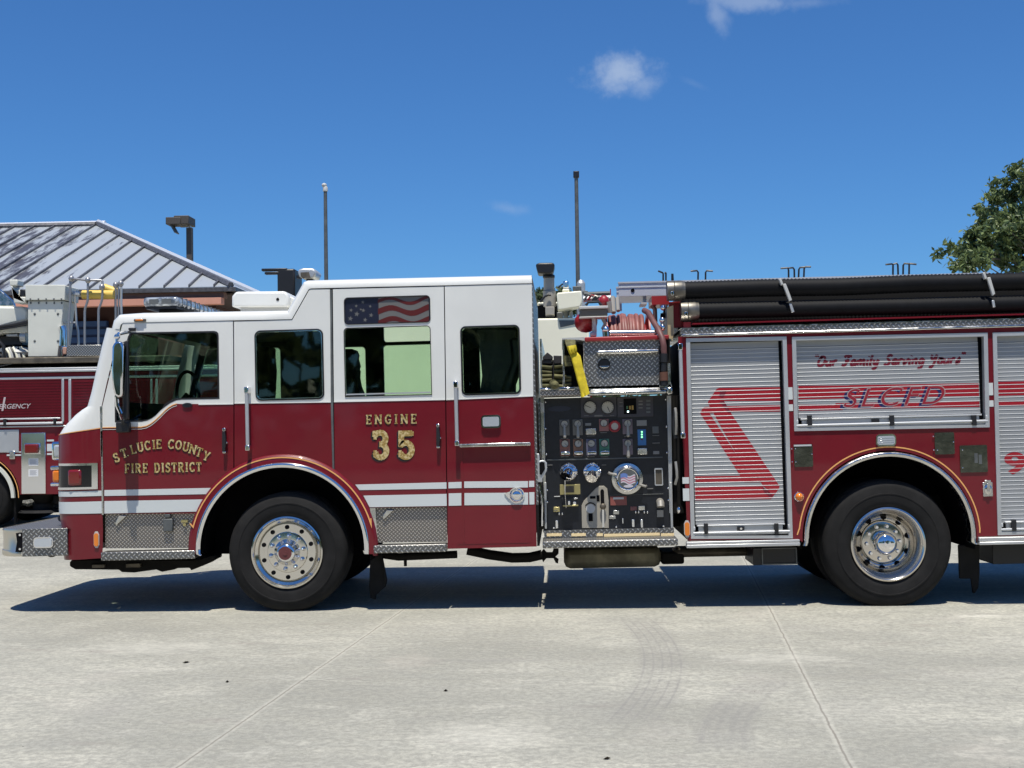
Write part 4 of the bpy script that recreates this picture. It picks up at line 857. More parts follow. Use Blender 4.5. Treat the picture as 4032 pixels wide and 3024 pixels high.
for (x0, y0, x1, y1, k) in ((1065, 560, 1118, 568, 'label_white'), (1060, 655, 1115, 698, 'brass'), (1580, 684, 1632, 718, 'alu'), (1545, 732, 1602, 758, 'alu'), (1730, 650, 1785, 685, 'hose_red'), (1800, 645, 1856, 682, 'alu'), (1078, 770, 1100, 838, 'chrome'), (1742, 760, 1764, 826, 'chrome'), (1818, 760, 1838, 832, 'chrome'), (1105, 702, 1115, 722, 'chrome'), (1132, 702, 1142, 722, 'chrome'), (1770, 688, 1780, 708, 'chrome'), (1796, 688, 1806, 708, 'chrome'), (1845, 688, 1855, 708, 'chrome'), (1872, 688, 1882, 708, 'chrome'), (1658, 750, 1668, 796, 'chrome'), (1600, 818, 1612, 836, 'chrome'), (2010, 812, 2024, 828, 'chrome'), (1056, 828, 1070, 844, 'chrome')):
    P_('drain_lever' if k == 'chrome' else 'label_plate', M[k], lambda m: m.rbox(rc(s3, x0, y0, x1, y1, yp), yp - (.03 if k == 'chrome' else .008), yp))
cz_ = T(s3(1988, 620)[0], yp)
P_('auxiliary_outlet', M['lever'], lambda m: (m.tube([(cz_[0], yp, cz_[1] + .01), (cz_[0], yp - .06, cz_[1]), (cz_[0], yp - .07, cz_[1] - .03)], .034, 16), m.rbox(rc(s3, 1960, 680, 2015, 740, yp), yp - .04, yp)), 0)
# black side hoses and hangers each side
P_('air_hose', M['black'], lambda m: m.tube(tp3(s2, .02, 2000, 240, 1985, 420, 1990, 560, 2010, 640) , .02, 8), 0, par=eng)
# tread plate riser, tread and tank below
mb = MB(); mb.rbox(rc(s3, 980, 850, 2110, 915, .16), .16, .2); rs_ = mb.build('step_riser', M['tread'], eng)
for u0, u1 in ((1002, 1132), (1216, 1342), (1437, 1490), (1500, 1986), (1996, 2110)): MB().rbox(rc(s3, u0, 886, u1, 909, .156), .150, .16).build('sunlit_strip', M['sunlit_tread'], rs_)  # pale gold plates painted in as the sunlit band of the tread
mb = MB(); a = rc(s3, 965, 943, 2146, 1004, -.12); zt_ = T(s3(1500, 908)[0], .08)[1]
mb.prism([(0, 0), (1, 0), (1, 1)][:0] or [(a[0], a[2]), (a[1], a[2]), (a[1], a[3]), (a[0], a[3])], -.12, .3); ps = mb.build('pump_step', M['tread'], eng, bevel=.01)
# crosslay tray
YT = .02
mb = MB(); mb.rbox(rc(s1, 350, 1482, 800, 1548, YT), YT, .5, 0); mb.build('tray_front', M['tread_fine'], eng, bevel=.006)
mb = MB(); mb.rbox(rc(s1, 348, 1460, 470, 1482, YT), YT - .015, YT + .03); mb.rbox(rc(s1, 560, 1452, 728, 1480, YT), YT - .015, YT + .03); mb.build('tray_lip', M['chrome'], eng, bevel=.006)
mb = MB(); mb.rbox(rc(s1, 870, 1490, 1720, 1532, YT), YT - .04, .3); mb.rbox(rc(s1, 890, 1462, 1785, 1488, YT), YT - .01, .3); mb.rbox(rc(s1, 1728, 1450, 1788, 1528, YT), YT - .03, .1); mb.build('tray_rail', M['alu'], eng, bevel=.012)
mb = MB()
for (u0, v0, u1, v1) in ((346, 925, 366, 1462), (596, 925, 612, 1452), (1735, 1190, 1765, 1455)): mb.prism(TT(s1(u0, v0, u1, v0, u1 + 8, v1, u0 + 10, v1), .08), .06, CW - .3)
mb.build('tray_divider', M['alu'], eng)
mb = MB(); mb.rbox(rc(s1, 352, 1440, 1780, 1470, .1), .06, CW - .1); mb.rbox(rc(s1, 820, 935, 1780, 955, .1), .1, CW - .1); mb.build('tray_floor', M['alu'], eng)
# folded hoses in the tray
def fold(u0, u1, levels, Y, m_, name, lab, grp=None, par=None):
    mb = MB(); z = None
    for i in range(len(levels) - 1):
        x0_, _ = T(s1(u0, levels[i])[0], Y); x1_, _ = T(s1(u1, levels[i])[0], Y); za_ = T(s1((u0 + u1) / 2, levels[i])[0], Y)[1]; zb_ = T(s1((u0 + u1) / 2, levels[i + 1])[0], Y)[1]
        h = za_ - zb_; zc_ = (za_ + zb_) / 2; sl_ = random.uniform(-.012, .012); k = random.uniform(-.03, .03)
        prof = [(Y + k + (h * .6) * (1 - math.cos(t)), zc_ + h * .52 * math.sin(t)) for t in [math.pi / 2 + math.pi * j / 8 for j in range(9)]]
        prof = [(Y + k + .06 - .06 * math.cos(R_(a)), zc_ + h * .5 * math.sin(R_(a))) for a in range(90, -91, -20)]
        L_ = [(x0_, y, zz) for y, zz in prof] + [(x0_, 1.9, zc_ - h * .48), (x0_, 1.9, zc_ + h * .48)]; R2 = [(x1_, y, zz + sl_) for y, zz in prof] + [(x1_, 1.9, zc_ - h * .48), (x1_, 1.9, zc_ + h * .48)]
        L_[0:0] = []; mb.grid([L_, R2], 0, True); n = len(L_); o = len(mb.v) - 2 * n
        mb.f += [tuple(o + j for j in range(n)), tuple(o + n + j for j in range(n))[::-1]]; mb.m += [0, 0]
    o = mb.build(name, m_, None, smooth=50); tag(o, lab, 'hose', grp); return o
def rep(prof): return prof
fold(368, 478, (1450, 1398, 1352, 1300, 1250, 1195), .10, M['canvas'], 'folded_hose', 'khaki canvas hose folded in the left slot of the hose tray', 'hoses folded in the tray behind the cab')
fold(505, 598, (1450, 1408, 1352, 1300, 1245, 1198), .10, M['canvas'], 'folded_hose', 'khaki canvas hose folded right beside the tray divider, in the left slot', 'hoses folded in the tray behind the cab')
MB().rbox(rc(s1, 612, 940, 825, 1455, .6), .6, 1.2).build('tray_back', M['black'], eng)
fold(620, 690, (1448, 1405, 1352, 1312), .12, M['canvas'], 'folded_hose', 'khaki hose folded in the slot partly behind the yellow hose', 'hoses folded in the tray behind the cab')
mb = MB()
mb.prism(TT(s1(378, 1120, 430, 1070, 490, 1118, 478, 1150, 380, 1150), .09), .09, .3); mb.prism(TT(s1(495, 1105, 585, 1108, 585, 1190, 500, 1195), .09), .09, .3); mb.prism(TT(s1(480, 1150, 500, 1150, 505, 1420, 482, 1420), .12), .14, 1.5)
for z in (1195,): mb.prism(TT(s1(372, 1150, 478, 1150, 478, 1192, 372, 1192), .09), .1, .5)
o = mb.build('hose_strap', colour('strap_black', (.02, .018, .02), .8), None, bevel=.006); tag(o, 'dark straps and hose ends on top of the folded khaki hoses', 'strap')
mb = MB(); x_, z_ = T(s1(508, 1425)[0], .0); mb.ball(x_, .02, z_, .038, .06, .036, 14); mb.tube([(x_ - .01, .02, z_ + .02), (x_ - .02, .12, z_ + .02)], .03, 8); o = mb.build('hose_end', M['canvas'], None); tag(o, 'khaki rounded hose end lying on the tray lip', 'hose end')
# yellow hose
def ribbon(mb, r, pts, Y, w=.012, mi=0):
    rows_ = []
    for (a, b, c, d, y) in pts:
        p, q = T(r(a, b)[0], y), T(r(c, d)[0], y); mx = ((p[0] + q[0]) / 2, (p[1] + q[1]) / 2)
        rows_.append([(p[0], y, p[1]), (p[0], y - w * .8, p[1]), (p[0] + (q[0] - p[0]) * .18, y - w * 1.3, p[1] + (q[1] - p[1]) * .18), (p[0] + (q[0] - p[0]) * .33, y - w * 1.1, p[1] + (q[1] - p[1]) * .33), (mx[0], y - w * 1.35, mx[1]), (p[0] + (q[0] - p[0]) * .66, y - w * 1.1, p[1] + (q[1] - p[1]) * .66), (p[0] + (q[0] - p[0]) * .84, y - w * 1.3, p[1] + (q[1] - p[1]) * .84), (q[0], y - w * .8, q[1]), (q[0], y, q[1])])
    mb.grid(rows_, mi, True)
mb = MB(); ribbon(mb, s1, [(668, 1085, 752, 1068, .0), (690, 1140, 790, 1110, -.02), (720, 1250, 815, 1225, -.03), (755, 1385, 850, 1360, -.04), (785, 1490, 880, 1480, -.05), (795, 1562, 890, 1520, -.05), (820, 1560, 880, 1525, -.05)], 0, .022)
ribbon(mb, s1, [(640, 1008, 740, 990, -.01), (648, 1040, 750, 1030, -.03), (668, 1088, 750, 1062, -.02)], 0, .03)
yo = mb.build('yellow_hose', M['yellow'], None, smooth=60); tag(yo, 'bright yellow hose strap hanging diagonally over the tray edge', 'hose')
mb = MB(); ribbon(mb, s1, [(612, 920, 735, 930, .10), (630, 985, 735, 975, .03), (640, 1012, 735, 995, .0)], 0, .03); o = mb.build('hose_loop', M['canvas'], None, smooth=60); tag(o, 'brown canvas hose looped over the tray top above the yellow hose', 'hose'); mb = MB(); ribbon(mb, s1, [(600, 1110, 680, 1110, .08), (600, 1172, 690, 1170, .08)], 0, .03); ribbon(mb, s1, [(600, 1172, 690, 1178, .08), (612, 1225, 705, 1220, .08)], 0, .03)
o = mb.build('folded_hose', M['canvas'], None, smooth=60); tag(o, 'short khaki hose fold just left of the yellow hose, above the lower folds', 'hose')
# compartment with tread plate door
mb = MB(); mb.prism(TT(s1(822, 945, 1650, 930, 1650, 1455, 850, 1468, 828, 1200), .06), .06, .09); comp = mb.build('compartment_door', M['tread'], eng, bevel=.003)
mb = MB(); mb.prism(TT(s1(1640, 930, 1765, 928, 1770, 1445, 1650, 1448), .08), .08, 1.4); mb.build('compartment_side', M['under'], eng)
mb = MB(); a = rc(s1, 965, 1040, 1652, 1084, .0); mb.box(a[0], a[1], -.005, .06, a[2], a[3]); mb.build('door_rail', M['alu'], comp, bevel=.015, seg=3)
mb = MB(); x_, z_ = T(s1(1048, 1205)[0], .05); mb.lathe([(.0005, .045), (.045, .045), (.052, .052), (.054, .06)], x_, z_, 24); mb.build('ring_latch', M['black'], comp); 
mb = MB(); mb.prism([(x_ - .048, z_ - .012), (x_ - .025, z_ - .03), (x_ + .025, z_ - .03), (x_ + .048, z_ - .012)], .03, .05); mb.build('latch_ring', M['chrome'], comp, bevel=.004)
mb = MB(); a = rc(s1, 590, 905, 1755, 935, .02); a2 = rc(s1, 835, 892, 1755, 940, .02); mb.box(a2[0], a2[1], .02, 1.2, a2[2], a2[3]); mb.build('hood_edge', M['red_flat'], eng, bevel=.01)
mb = MB(); mb.prism(TT(s1(590, 915, 835, 905, 835, 945, 780, 935, 590, 930), .05), .05, 1.6); mb.build('hood_edge', M['label_white'], eng)
# booster reel
YR = .45
rx0, rx1 = T(s1(1105, 725)[0], YR)[0], T(s1(1500, 725)[0], YR)[0]; rzt = T(s1(1300, 620)[0], YR)[1]; rzb = T(s1(1300, 830)[0], YR)[1]
rr_ = .30; rc_z = rzt - rr_; rc_y = YR + rr_
reel = empty('tmp', (0, 0, 0)); bpy.data.objects.remove(reel)
def xlathe(mb, prof, y, z, n=40, mi=0):       # turned about a line along X: prof (radius, x)
    mb.grid([[(x, y + r * math.cos(2 * math.pi * j / n), z + r * math.sin(2 * math.pi * j / n)) for j in range(n)] for r, x in prof], mi, True)
mb = MB(); xlathe(mb, [(.0005, rx0 - .03), (rr_ + .02, rx0 - .03), (rr_ + .02, rx0 - .015), (.2, rx0 - .01), (.2, rx1 + .01), (rr_ + .02, rx1 + .03), (rr_ + .02, rx1 + .045), (.0005, rx1 + .045)], rc_y, rc_z)
reel = mb.build('hose_reel', M['red_flat'], eng, smooth=40)
xm = (T(s1(720, 740)[0], YR)[0], T(s1(1000, 740)[0], YR)[0])
mb = MB(); mb.ball(T(s1(850, 740)[0], YR - .1)[0], YR - .02, T(s1(850, 735)[0], YR - .1)[1], .105, .12, .095, 20); mb.build('reel_motor', M['red_flat'], reel)
nco = 9; mb = MB()
for k in range(nco):
    xc = rx0 + .012 + (rx1 - rx0 - .03) * (k + .5) / nco; sk = random.uniform(-.02, .02); r_ = rr_ - .012 - random.uniform(0, .02)
    mb.tube([(xc + sk * math.sin(t), rc_y + r_ * math.cos(t), rc_z + r_ * math.sin(t)) for t in [2 * math.pi * i / 28 for i in range(29)]], .0215, 10, 0, False)
for k in range(nco - 1):
    xc = rx0 + .012 + (rx1 - rx0 - .03) * (k + 1) / nco
    mb.tube([(xc, rc_y + (rr_ - .045) * math.cos(t), rc_z + (rr_ - .045) * math.sin(t)) for t in [2 * math.pi * i / 28 for i in range(29)]], .0215, 8, 0, False)
mb.build('reel_hose', M['hose_red'], reel, smooth=60)
def P3(r, *a):   # points with own depth: u,v,Y triples
    out = []
    for i in range(0, len(a), 3):
        x, z = T(r(a[i], a[i + 1])[0], a[i + 2]); out.append((x, a[i + 2], z))
    return out
mb = MB(); mb.tube(P3(s1, 1485, 615, .4, 1530, 640, .3, 1580, 730, .2, 1640, 830, .05, 1680, 920, -.02, 1695, 1000, -.03, 1700, 1085, -.02), .026, 12); mb.build('hose_lead', M['hose_lead'], reel, smooth=60)
mb = MB(); mb.tube(P3(s1, 1700, 1085, -.02, 1700, 1180, -.02), .032, 12); mb.tube(P3(s1, 1700, 1190, -.02, 1695, 1280, -.02), .026, 12); mb.tube(P3(s1, 1695, 1285, -.02, 1700, 1380, -.02), .036, 12, 1); mb.tube(P3(s1, 1700, 1385, -.02, 1700, 1435, -.02), .03, 12)
mb.build('nozzle', [M['black'], colour('nozzle_brown', (.12, .05, .03))], reel)
mb = MB(); mb.tube(P3(s1, 1110, 862, .12, 1620, 858, .12), .026, 14); mb.build('hose_roller', M['alu'], reel)
for p_, r_ in ((P3(s1, 1065, 825, .12)[0], .034), (P3(s1, 1682, 800, .12)[0], .03), (P3(s1, 1680, 720, .12)[0], .026), (P3(s1, 1690, 585, .2)[0], .026)): MB().ball(*p_, r_).build('roller_bearing', M['chrome'], reel)
mb = MB(); mb.tube(P3(s1, 1065, 840, .12, 1070, 905, .12), .03, 12); mb.build('bearing_post', M['chrome'], reel)
mb = MB(); mb.prism(TT(s1(1735, 580, 1800, 560, 1805, 870, 1790, 950, 1740, 900), .14), .14, .18); mb.build('reel_bracket', colour('zinc_yellow', (.45, .36, .2)), reel)
mb = MB(); mb.tube(P3(s1, 1560, 560, .5, 1600, 600, .5, 1605, 740, .5), .02, 8); mb.tube(P3(s1, 1030, 700, .3, 1060, 760, .3, 1030, 820, .3), .016, 8); mb.tube(P3(s1, 1140, 470, .6, 1150, 640, .5), .022, 8); mb.tube(P3(s1, 1190, 480, .6, 1200, 620, .5), .018, 8); mb.tube(P3(s1, 1100, 520, .4, 1112, 640, .4), .022, 8); mb.build('reel_pipe', M['lever'], reel)
# deck scene light beside the reel
mb = MB(); mb.rbox(rc(s1, 782, 598, 1085, 682, .2), .2, .42, 0); dl = mb.build('deck_light', [colour('deck_glass', (.16, .15, .13), .12)], eng, bevel=.01)
mb = MB(); mb.rbox(rc(s1, 772, 568, 1090, 598, .2), .18, .44, 0); mb.rbox(rc(s1, 775, 680, 1090, 692, .2), .19, .43, 0); mb.build('lamp_rim', M['label_white'], dl, bevel=.006)
mb = MB(); mb.rbox(rc(s1, 915, 692, 965, 860, .28), .27, .33, 0); mb.rbox(rc(s1, 895, 850, 965, 900, .28), .24, .36, 0); mb.build('lamp_post', M['satin'], dl, bevel=.01)
mb = MB(); mb.tube(P3(s1, 850, 560, .2, 875, 525, .2, 985, 520, .2, 1020, 560, .2), .012, 8); mb.prism(TT(s1(905, 520, 930, 470, 960, 455, 985, 520), .2), .2, .28); mb.build('lamp_handle', M['black'], dl)
mb = MB(); mb.ball(*P3(s1, 1045, 520, .5)[0], .05, .05, .06); mb.tube(P3(s1, 1000, 520, .5, 1045, 500, .5, 1100, 620, .5), .03, 10); mb.build('reel_guard', M['red_flat'], reel)
mb = MB()
for k in range(7): mb.tube(P3(s1, 830 + 40 * k, 505 - 5 * k, .7, 870 + 40 * k, 440 + 8 * k, .7, 930 + 25 * k, 460 + 5 * k, .7), .012, 6, k % 3)
mb.tube(P3(s1, 830, 435, .8, 1110, 425, .8), .018, 8, 0); mb.tube(P3(s1, 820, 490, .8, 1120, 480, .8), .03, 8, 3); mb.rbox(rc(s1, 1112, 380, 1122, 470, .8), .8, .82, 1)
mb.build('deck_gun_pipe', [M['pole'], M['red_flat'], M['lever'], M['satin']], eng)

# ================================================================ REAR BODY
xr = T((4032, 1500))[0] + 1.9; xl = T(s4(245, 900)[0])[0]; zbot = T(t4(900, 766)[0])[1]; ztop = T(s4(700, 890)[0])[1]
d1 = rc(nn, 2708, 1333, 3092, 2118); d2 = rc(nn, 3128, 1318, 3883, 1676); d3x = T((3920, 1600))[0]
d1o = TT(t2(190, 90, 1283, 70)) + TT(t4(1440, 745, 333, 750)); d2o = TT(t2(1342, 75)) + TT(t3(1856, 25, 1876, 940, 0, 975)[0:2]) + TT(t2(1368, 1100))
d3o = TT(t3(1905, 25)) + [(T(t3(1905, 25)[0])[0] + 1.15, T((4300, 1300))[1])] + [(T(t5(1960, 878)[0])[0] + 1.12, T((4300, 2098))[1])] + TT(t5(1955, 878))
br = T(t4(245, 830)[0]); body_out = [T(s4(192, 905)[0]), (xr, T((4030, 1270))[1] + 0), (xr, T(t5(1770, 895)[0])[1] - .0), T(t5(1790, 895)[0])]
body_out = [T(s4(192, 900)[0]), (xr, ztop), (xr, T(t5(1790, 893)[0])[1])] + TT(t5(1770, 893)) + TT(arc_n(ARC_R, 343, -3, 183, 50)) + TT(t4(1512, 760, 250, 775))
body_out[-1] = (body_out[0][0] + .03, body_out[-1][1])
mb = MB(); mb.plate([body_out, d1o, d2o, d3o], 0, .03); body = mb.build('body', M['red'], eng)
mb = MB(); mb.box(xl + .02, xr, .10, CW - .05, 1.28, ztop - .01); xa1 = T((3170, 1900))[0]; xa2 = T((3842, 1900))[0]; mb.box(xl + .02, xa1 - .03, .10, CW - .05, zbot, 1.28); mb.box(xa2 + .03, xr, .10, CW - .05, zbot, 1.28)
mb.build('body_core', M['under'], body)
mb = MB(); mb.box(xl + .02, xr, CW - .05, CW, .95, ztop - .005); mb.box(xr, xr + .02, 0, CW, zbot, ztop); mb.build('far_side', M['red'], body)
mb = MB(); mb.box(xl - .0, xl + .02, .03, CW, zbot, ztop - .01); mb.build('body_front_wall', M['under'], body)
# roller doors
PITCH_ = 16.35 / 459.0
def roller(outer, sl, ztop_, zbot_, name, bar, y0=.045, fw=.034):
    """outer: opening outline; sl: (x0,x1) of the slats; bar: list of heights for the lift bar"""
    (ax, az), (bx, bz), (cx_, cz_), (dx, dz) = outer[:4]
    L0 = min(ax, dx); R0 = max(bx, cx_); Z1 = (az + bz) / 2; Z0 = (cz_ + dz) / 2
    mb = MB(); mb.plate([[(ax, az), (bx, bz), (cx_, cz_), (dx, dz)], [(ax + fw, az - fw * .9), (bx - fw, bz - fw * .9), (cx_ - fw, cz_ + fw * .75), (dx + fw, dz + fw * .75)]], -.012, .05, 0)
    fr = mb.build(name, M['satin'], body, bevel=.004)
    n = int((ztop_ - zbot_) / PITCH_); prof = []
    z = ztop_ - .055
    prof.append((y0 + .004, ztop_)); prof.append((y0 + .004, z + .003))
    fl_, bd = MB(), MB(); x0_, x1_ = sl
    sk = (bx - ax) and (bz - az) / (bx - ax)          # the same slight rake as the opening
    Zf = lambda x, z: z + (x - (x0_ + x1_) / 2) * 0.0
    fl_.add([(x0_, y0 + .004, z), (x1_, y0 + .004, z), (x1_, y0 + .004, ztop_), (x0_, y0 + .004, ztop_)], [(0, 1, 2, 3)], 0)
    while z - PITCH_ > zbot_ - .01:
        q = [(y0 + .0, z - .003), (y0 - .0022, z - .0042), (y0 - .003, z - .0062), (y0 - .002, z - .0082), (y0, z - .0092)]
        bd.grid([[(x, y, zz) for y, zz in q] for x in (x0_, x1_)])
        fl_.add([(x0_, y0, z - PITCH_ - .003), (x1_, y0, z - PITCH_ - .003), (x1_, y0, z - .0092), (x0_, y0, z - .0092)], [(0, 1, 2, 3)], 0)
        z -= PITCH_
    fl_.build('slats', M['slat'], fr, smooth=0); bd.build('slat_ridges', M['bead'], fr, smooth=60)
    mb = MB(); mb.box(x0_ + .0, x1_, y0 - .006, y0 + .02, z - .005, z + .0, 0); mb.box(L0 + .02, R0 - .02, y0 + .02, y0 + .05, Z0 + .01, Z1 - .01, 1); mb.build('bottom_rail', [M['bead'], M['dark']], fr)
    return fr, z
d1f, z1b = roller(d1o, (T(t2(262, 800)[0])[0], T(t2(1228, 800)[0])[0]), T(t2(700, 128)[0])[1], T(t4(900, 600)[0])[1], 'roller_door', None)
d2f, z2b = roller(d2o, (T(t2(1415, 600)[0])[0], T(t3(1795, 500)[0])[0]), T(t3(900, 72)[0])[1], T(t3(900, 848)[0])[1], 'roller_door', None)
d3f, z3b = roller(d3o, (T(t3(1975, 900)[0])[0], d3o[1][0] - .05), T(t3(2100, 50)[0])[1], T(t5(2100, 745)[0])[1], 'roller_door', None)
def liftbar(fr, r, x0, x1, yb, yr, straps, Z0y, end=True):
    """bright bar at yb, rod at yr, straps (x list)"""
    mb = MB(); a = rc(r, x0 + 45, yb - 8, x1 - 55, yb + 8); mb.box(a[0], a[1], .0, .045, a[2], a[3], 0)
    c = rc(r, x0 + 60, yb + 10, x1 - 75, yr - 8); mb.box(c[0], c[1], .012, .045, c[2] , c[3], 2)
    b = rc(r, x0, yr - 6, x1, yr + 8); zc = (b[2] + b[3]) / 2; mb.tube([(b[0], -.006, zc), (b[1], -.006, zc)], .0105, 12, 0)
    e = rc(r, x0, yr + 12, x1, yr + 30); mb.box(b[0] + .01, b[1] - .01, .0, .04, e[2], e[3], 3)
    for s_ in straps:
        k = rc(r, s_ - 22, yb - 18, s_ + 22, yr + 22); mb.box(k[0], k[1], -.022, .01, k[2], k[3], 1)
    for x_ in (b[0] + .004, b[1] - .016): mb.box(x_, x_ + .014, -.016, .03, a[2] - .03, a[3] - .012, 0)
    o = mb.build('lift_bar', [M['bead'], M['black'], M['satin'], M['label_white']], fr, bevel=.003); return o
lb1 = liftbar(d1f, t4, 357, 1412, 600, 677, (496, 1262), 0)
lb2 = liftbar(d2f, t3, 5, 1860, 840, 900, (135, 930, 1725), 0)
def rake(o, px, slope):    # follow the slight slope of the panels
    for v in o.data.vertices: v.co.z += 0
lb3 = liftbar(d3f, t5, 1985, 2950, 745, 812, (2110, 2820), 0)
mb = MB(); mb.rbox(rc(t4, 838, 618, 915, 658), -.004, .02, 0); q = T(t4(878, 640)[0]); mb.cyl(q[0], q[1], -.010, -.004, .010, 12, 1); mb.build('door_lock', [M['black'], M['chrome']], lb1)
mb = MB(); mb.rbox(rc(t3, 738, 860, 812, 890), -.004, .02, 0); mb.build('door_lock', [M['black'], M['chrome']], lb2)
# door graphics: red stripes between the ridges
def gfx(fr, polys, name='stripe_graphic', y=.0445, lab=None):
    mb = MB()
    for k, (p, mi) in enumerate(polys): mb.prism(TT(p), y - .0003 * k - .0004, y - .0003 * k)
    o = mb.build(name, [M['graphic_red']], fr, smooth=0)
    o.data.polygons.foreach_set('material_index', [0] * len(o.data.polygons)); return o
def gfx2(fr, polys, lab=None):
    mb = MB()
    for k, (p, mi) in enumerate(polys): mb.prism(TT(p), .0445 - .0003 * k - .0003, .0449 - .0003 * k, mi)
    o = mb.build('stripe_graphic', [M['graphic_red'], M['graphic_blue'], M['graphic_dark']], fr, smooth=0)
    if lab: o['label'] = lab
    return o
gfx2(d1f, [(t2(545, 632, 1222, 622, 1222, 745, 605, 762, 650, 850, 560, 650), 0) if False else (t2(530, 640, 560, 628, 1225, 618, 1226, 768, 600, 770, 545, 700), 0),
           (t2(530, 640, 436, 780, 440, 800, 610, 1110, 740, 1340, 925, 1659, 1190, 1659, 760, 1010, 605, 775, 560, 700), 0),
           (t2(560, 775, 610, 765, 690, 900, 660, 905), 2),
           (t2(375, 855, 400, 835, 470, 832, 490, 905, 455, 905, 945, 1659, 835, 1659, 352, 905), 0),
           (t2(640, 825, 1226, 815, 1226, 885, 690, 890), 0), (t2(570, 665, 640, 660, 620, 700, 600, 735, 560, 720), 2)], 'red folded ribbon stripes')
gfx2(d1f, [(t4(862, 2, 965, 2, 1035, 110, 1030, 130, 910, 130), 0), (t4(385, 72, 905, 65, 960, 130, 390, 136), 0), (t4(1015, 2, 1190, 2, 1308, 180, 1300, 210, 1215, 322, 1125, 322, 1190, 235, 1130, 180), 0),
           (t4(385, 190, 1130, 183, 1190, 322, 388, 336), 0), (t4(1120, 190, 1190, 235, 1240, 290, 1200, 300, 1140, 250), 2)], 'lower red stripes')
gfx2(d2f, [(t2(1425, 605, 2212, 598, 2212, 736, 1428, 752), 0), (t3(535, 530, 1790, 512, 1795, 635, 540, 655), 0), (t2(1430, 812, 1910, 806, 1910, 868, 1432, 878), 0), (t3(400, 705, 1797, 688, 1799, 742, 400, 765), 0)], 'two red stripes')
gfx2(d3f, [(nn(3934, 1503, 4500, 1490, 4500, 1546, 3936, 1558), 0), (nn(3937, 1579, 4500, 1568, 4500, 1592, 3938, 1599), 0)], 'two red stripes')
# SLCFD
a = rc(t3, 470, 555, 1465, 738); mb = MB()
mb.text('SLCFD', a[0] - .026, a[1] - .026, a[2] - .010, a[3] - .010, .0432, .0004, 1, .35, .012, 1.22, .012)
mb.text('SLCFD', a[0], a[1], a[2], a[3], .0426, .0004, 2, .35, .010, 1.22, .012)
mb.text('SLCFD', a[0] + .003, a[1] - .003, a[2] + .003, a[3] - .003, .0420, .0004, 0, .35, -.004, 1.22, .012)
o = mb.build('lettering', [colour('letter_red', (.27, .008, .022)), M['graphic_blue'], colour('letter_outline', (.36, .28, .27))], d2f, smooth=0); o['label'] = 'red slanted letters SLCFD with a blue shade'
# brush script motto
def cat(P, k=5):
    out = []
    for i in range(len(P) - 1):
        p0, p1, p2, p3 = P[max(i - 1, 0)], P[i], P[i + 1], P[min(i + 2, len(P) - 1)]
        for j in range(k):
            t = j / k; out.append(tuple(.5 * ((2 * p1[q]) + (-p0[q] + p2[q]) * t + (2 * p0[q] - 5 * p1[q] + 4 * p2[q] - p3[q]) * t * t + (-p0[q] + 3 * p1[q] - 3 * p2[q] + p3[q]) * t ** 3) for q in (0, 1)))
    return out + [P[-1]]
SC = {'O': (.62, [[(.28, .92), (.08, .60), (.12, .12), (.34, .04), (.52, .36), (.46, .84), (.24, .95), (.14, .80)]]),
 'u': (.50, [[(.05, .55), (.08, .14), (.20, .04), (.34, .22), (.38, .55)], [(.38, .55), (.36, .10), (.48, .06)]]), 'r': (.38, [[(.06, .55), (.08, .02)], [(.08, .35), (.20, .56), (.34, .50)]]),
 'F': (.66, [[(.12, .80), (.22, .96), (.66, .92)], [(.42, .94), (.36, .30), (.22, .02), (.04, .14)], [(.20, .48), (.54, .50)]]),
 'a': (.48, [[(.36, .48), (.20, .56), (.06, .30), (.12, .04), (.28, .10), (.37, .50)], [(.37, .50), (.36, .10), (.46, .06)]]), 'm': (.70, [[(.06, .55), (.08, .02)], [(.08, .35), (.22, .56), (.30, .40), (.30, .02)], [(.31, .35), (.46, .56), (.54, .40), (.54, .08), (.66, .06)]]),
 'i': (.24, [[(.08, .55), (.08, .10), (.20, .06)], [(.12, .80), (.14, .88)]]), 'l': (.26, [[(.10, 1.0), (.08, .10), (.20, .06)]]),
 'y': (.50, [[(.05, .55), (.08, .20), (.22, .10), (.36, .55)], [(.38, .55), (.34, -.10), (.20, -.38), (.06, -.25)]]),
 'S': (.58, [[(.52, .84), (.36, .97), (.20, .84), (.22, .60), (.40, .40), (.38, .12), (.18, .02), (.04, .16)]]), 'e': (.44, [[(.08, .30), (.32, .36), (.26, .55), (.10, .48), (.06, .18), (.20, .03), (.42, .14)]]),
 'v': (.44, [[(.05, .55), (.14, .04), (.34, .50), (.42, .52)]]), 'n': (.50, [[(.06, .55), (.08, .02)], [(.08, .35), (.26, .56), (.34, .38), (.34, .08), (.46, .06)]]),
 'g': (.48, [[(.36, .50), (.18, .56), (.06, .30), (.14, .06), (.30, .14), (.37, .52)], [(.37, .52), (.34, -.12), (.20, -.38), (.06, -.26)]]),
 'Y': (.60, [[(.08, .94), (.10, .60), (.26, .46), (.44, .92)], [(.46, .94), (.38, .10), (.22, -.30), (.08, -.18)]]), 'o': (.44, [[(.20, .56), (.06, .30), (.14, .04), (.32, .12), (.34, .44), (.20, .56), (.42, .50)]]),
 's': (.38, [[(.10, .10), (.26, .56), (.30, .20), (.18, .02), (.06, .10)]]), '"': (.28, [[(.06, 1.0), (.04, .78)], [(.20, 1.0), (.18, .78)]])}
words = []; mb = MB(); p0, p1 = T(t3(178, 348)[0]), T(t3(1640, 322)[0]); msg = '"Our Family Serving Yours"'; h = 98 / 2.458 / 459
W = sum(SC[c][0] if c != ' ' else .34 for c in msg); sx = (p1[0] - p0[0]) / (W * h); t = 0; sl_ = (p1[1] - p0[1]) / (p1[0] - p0[0]); kk = 0
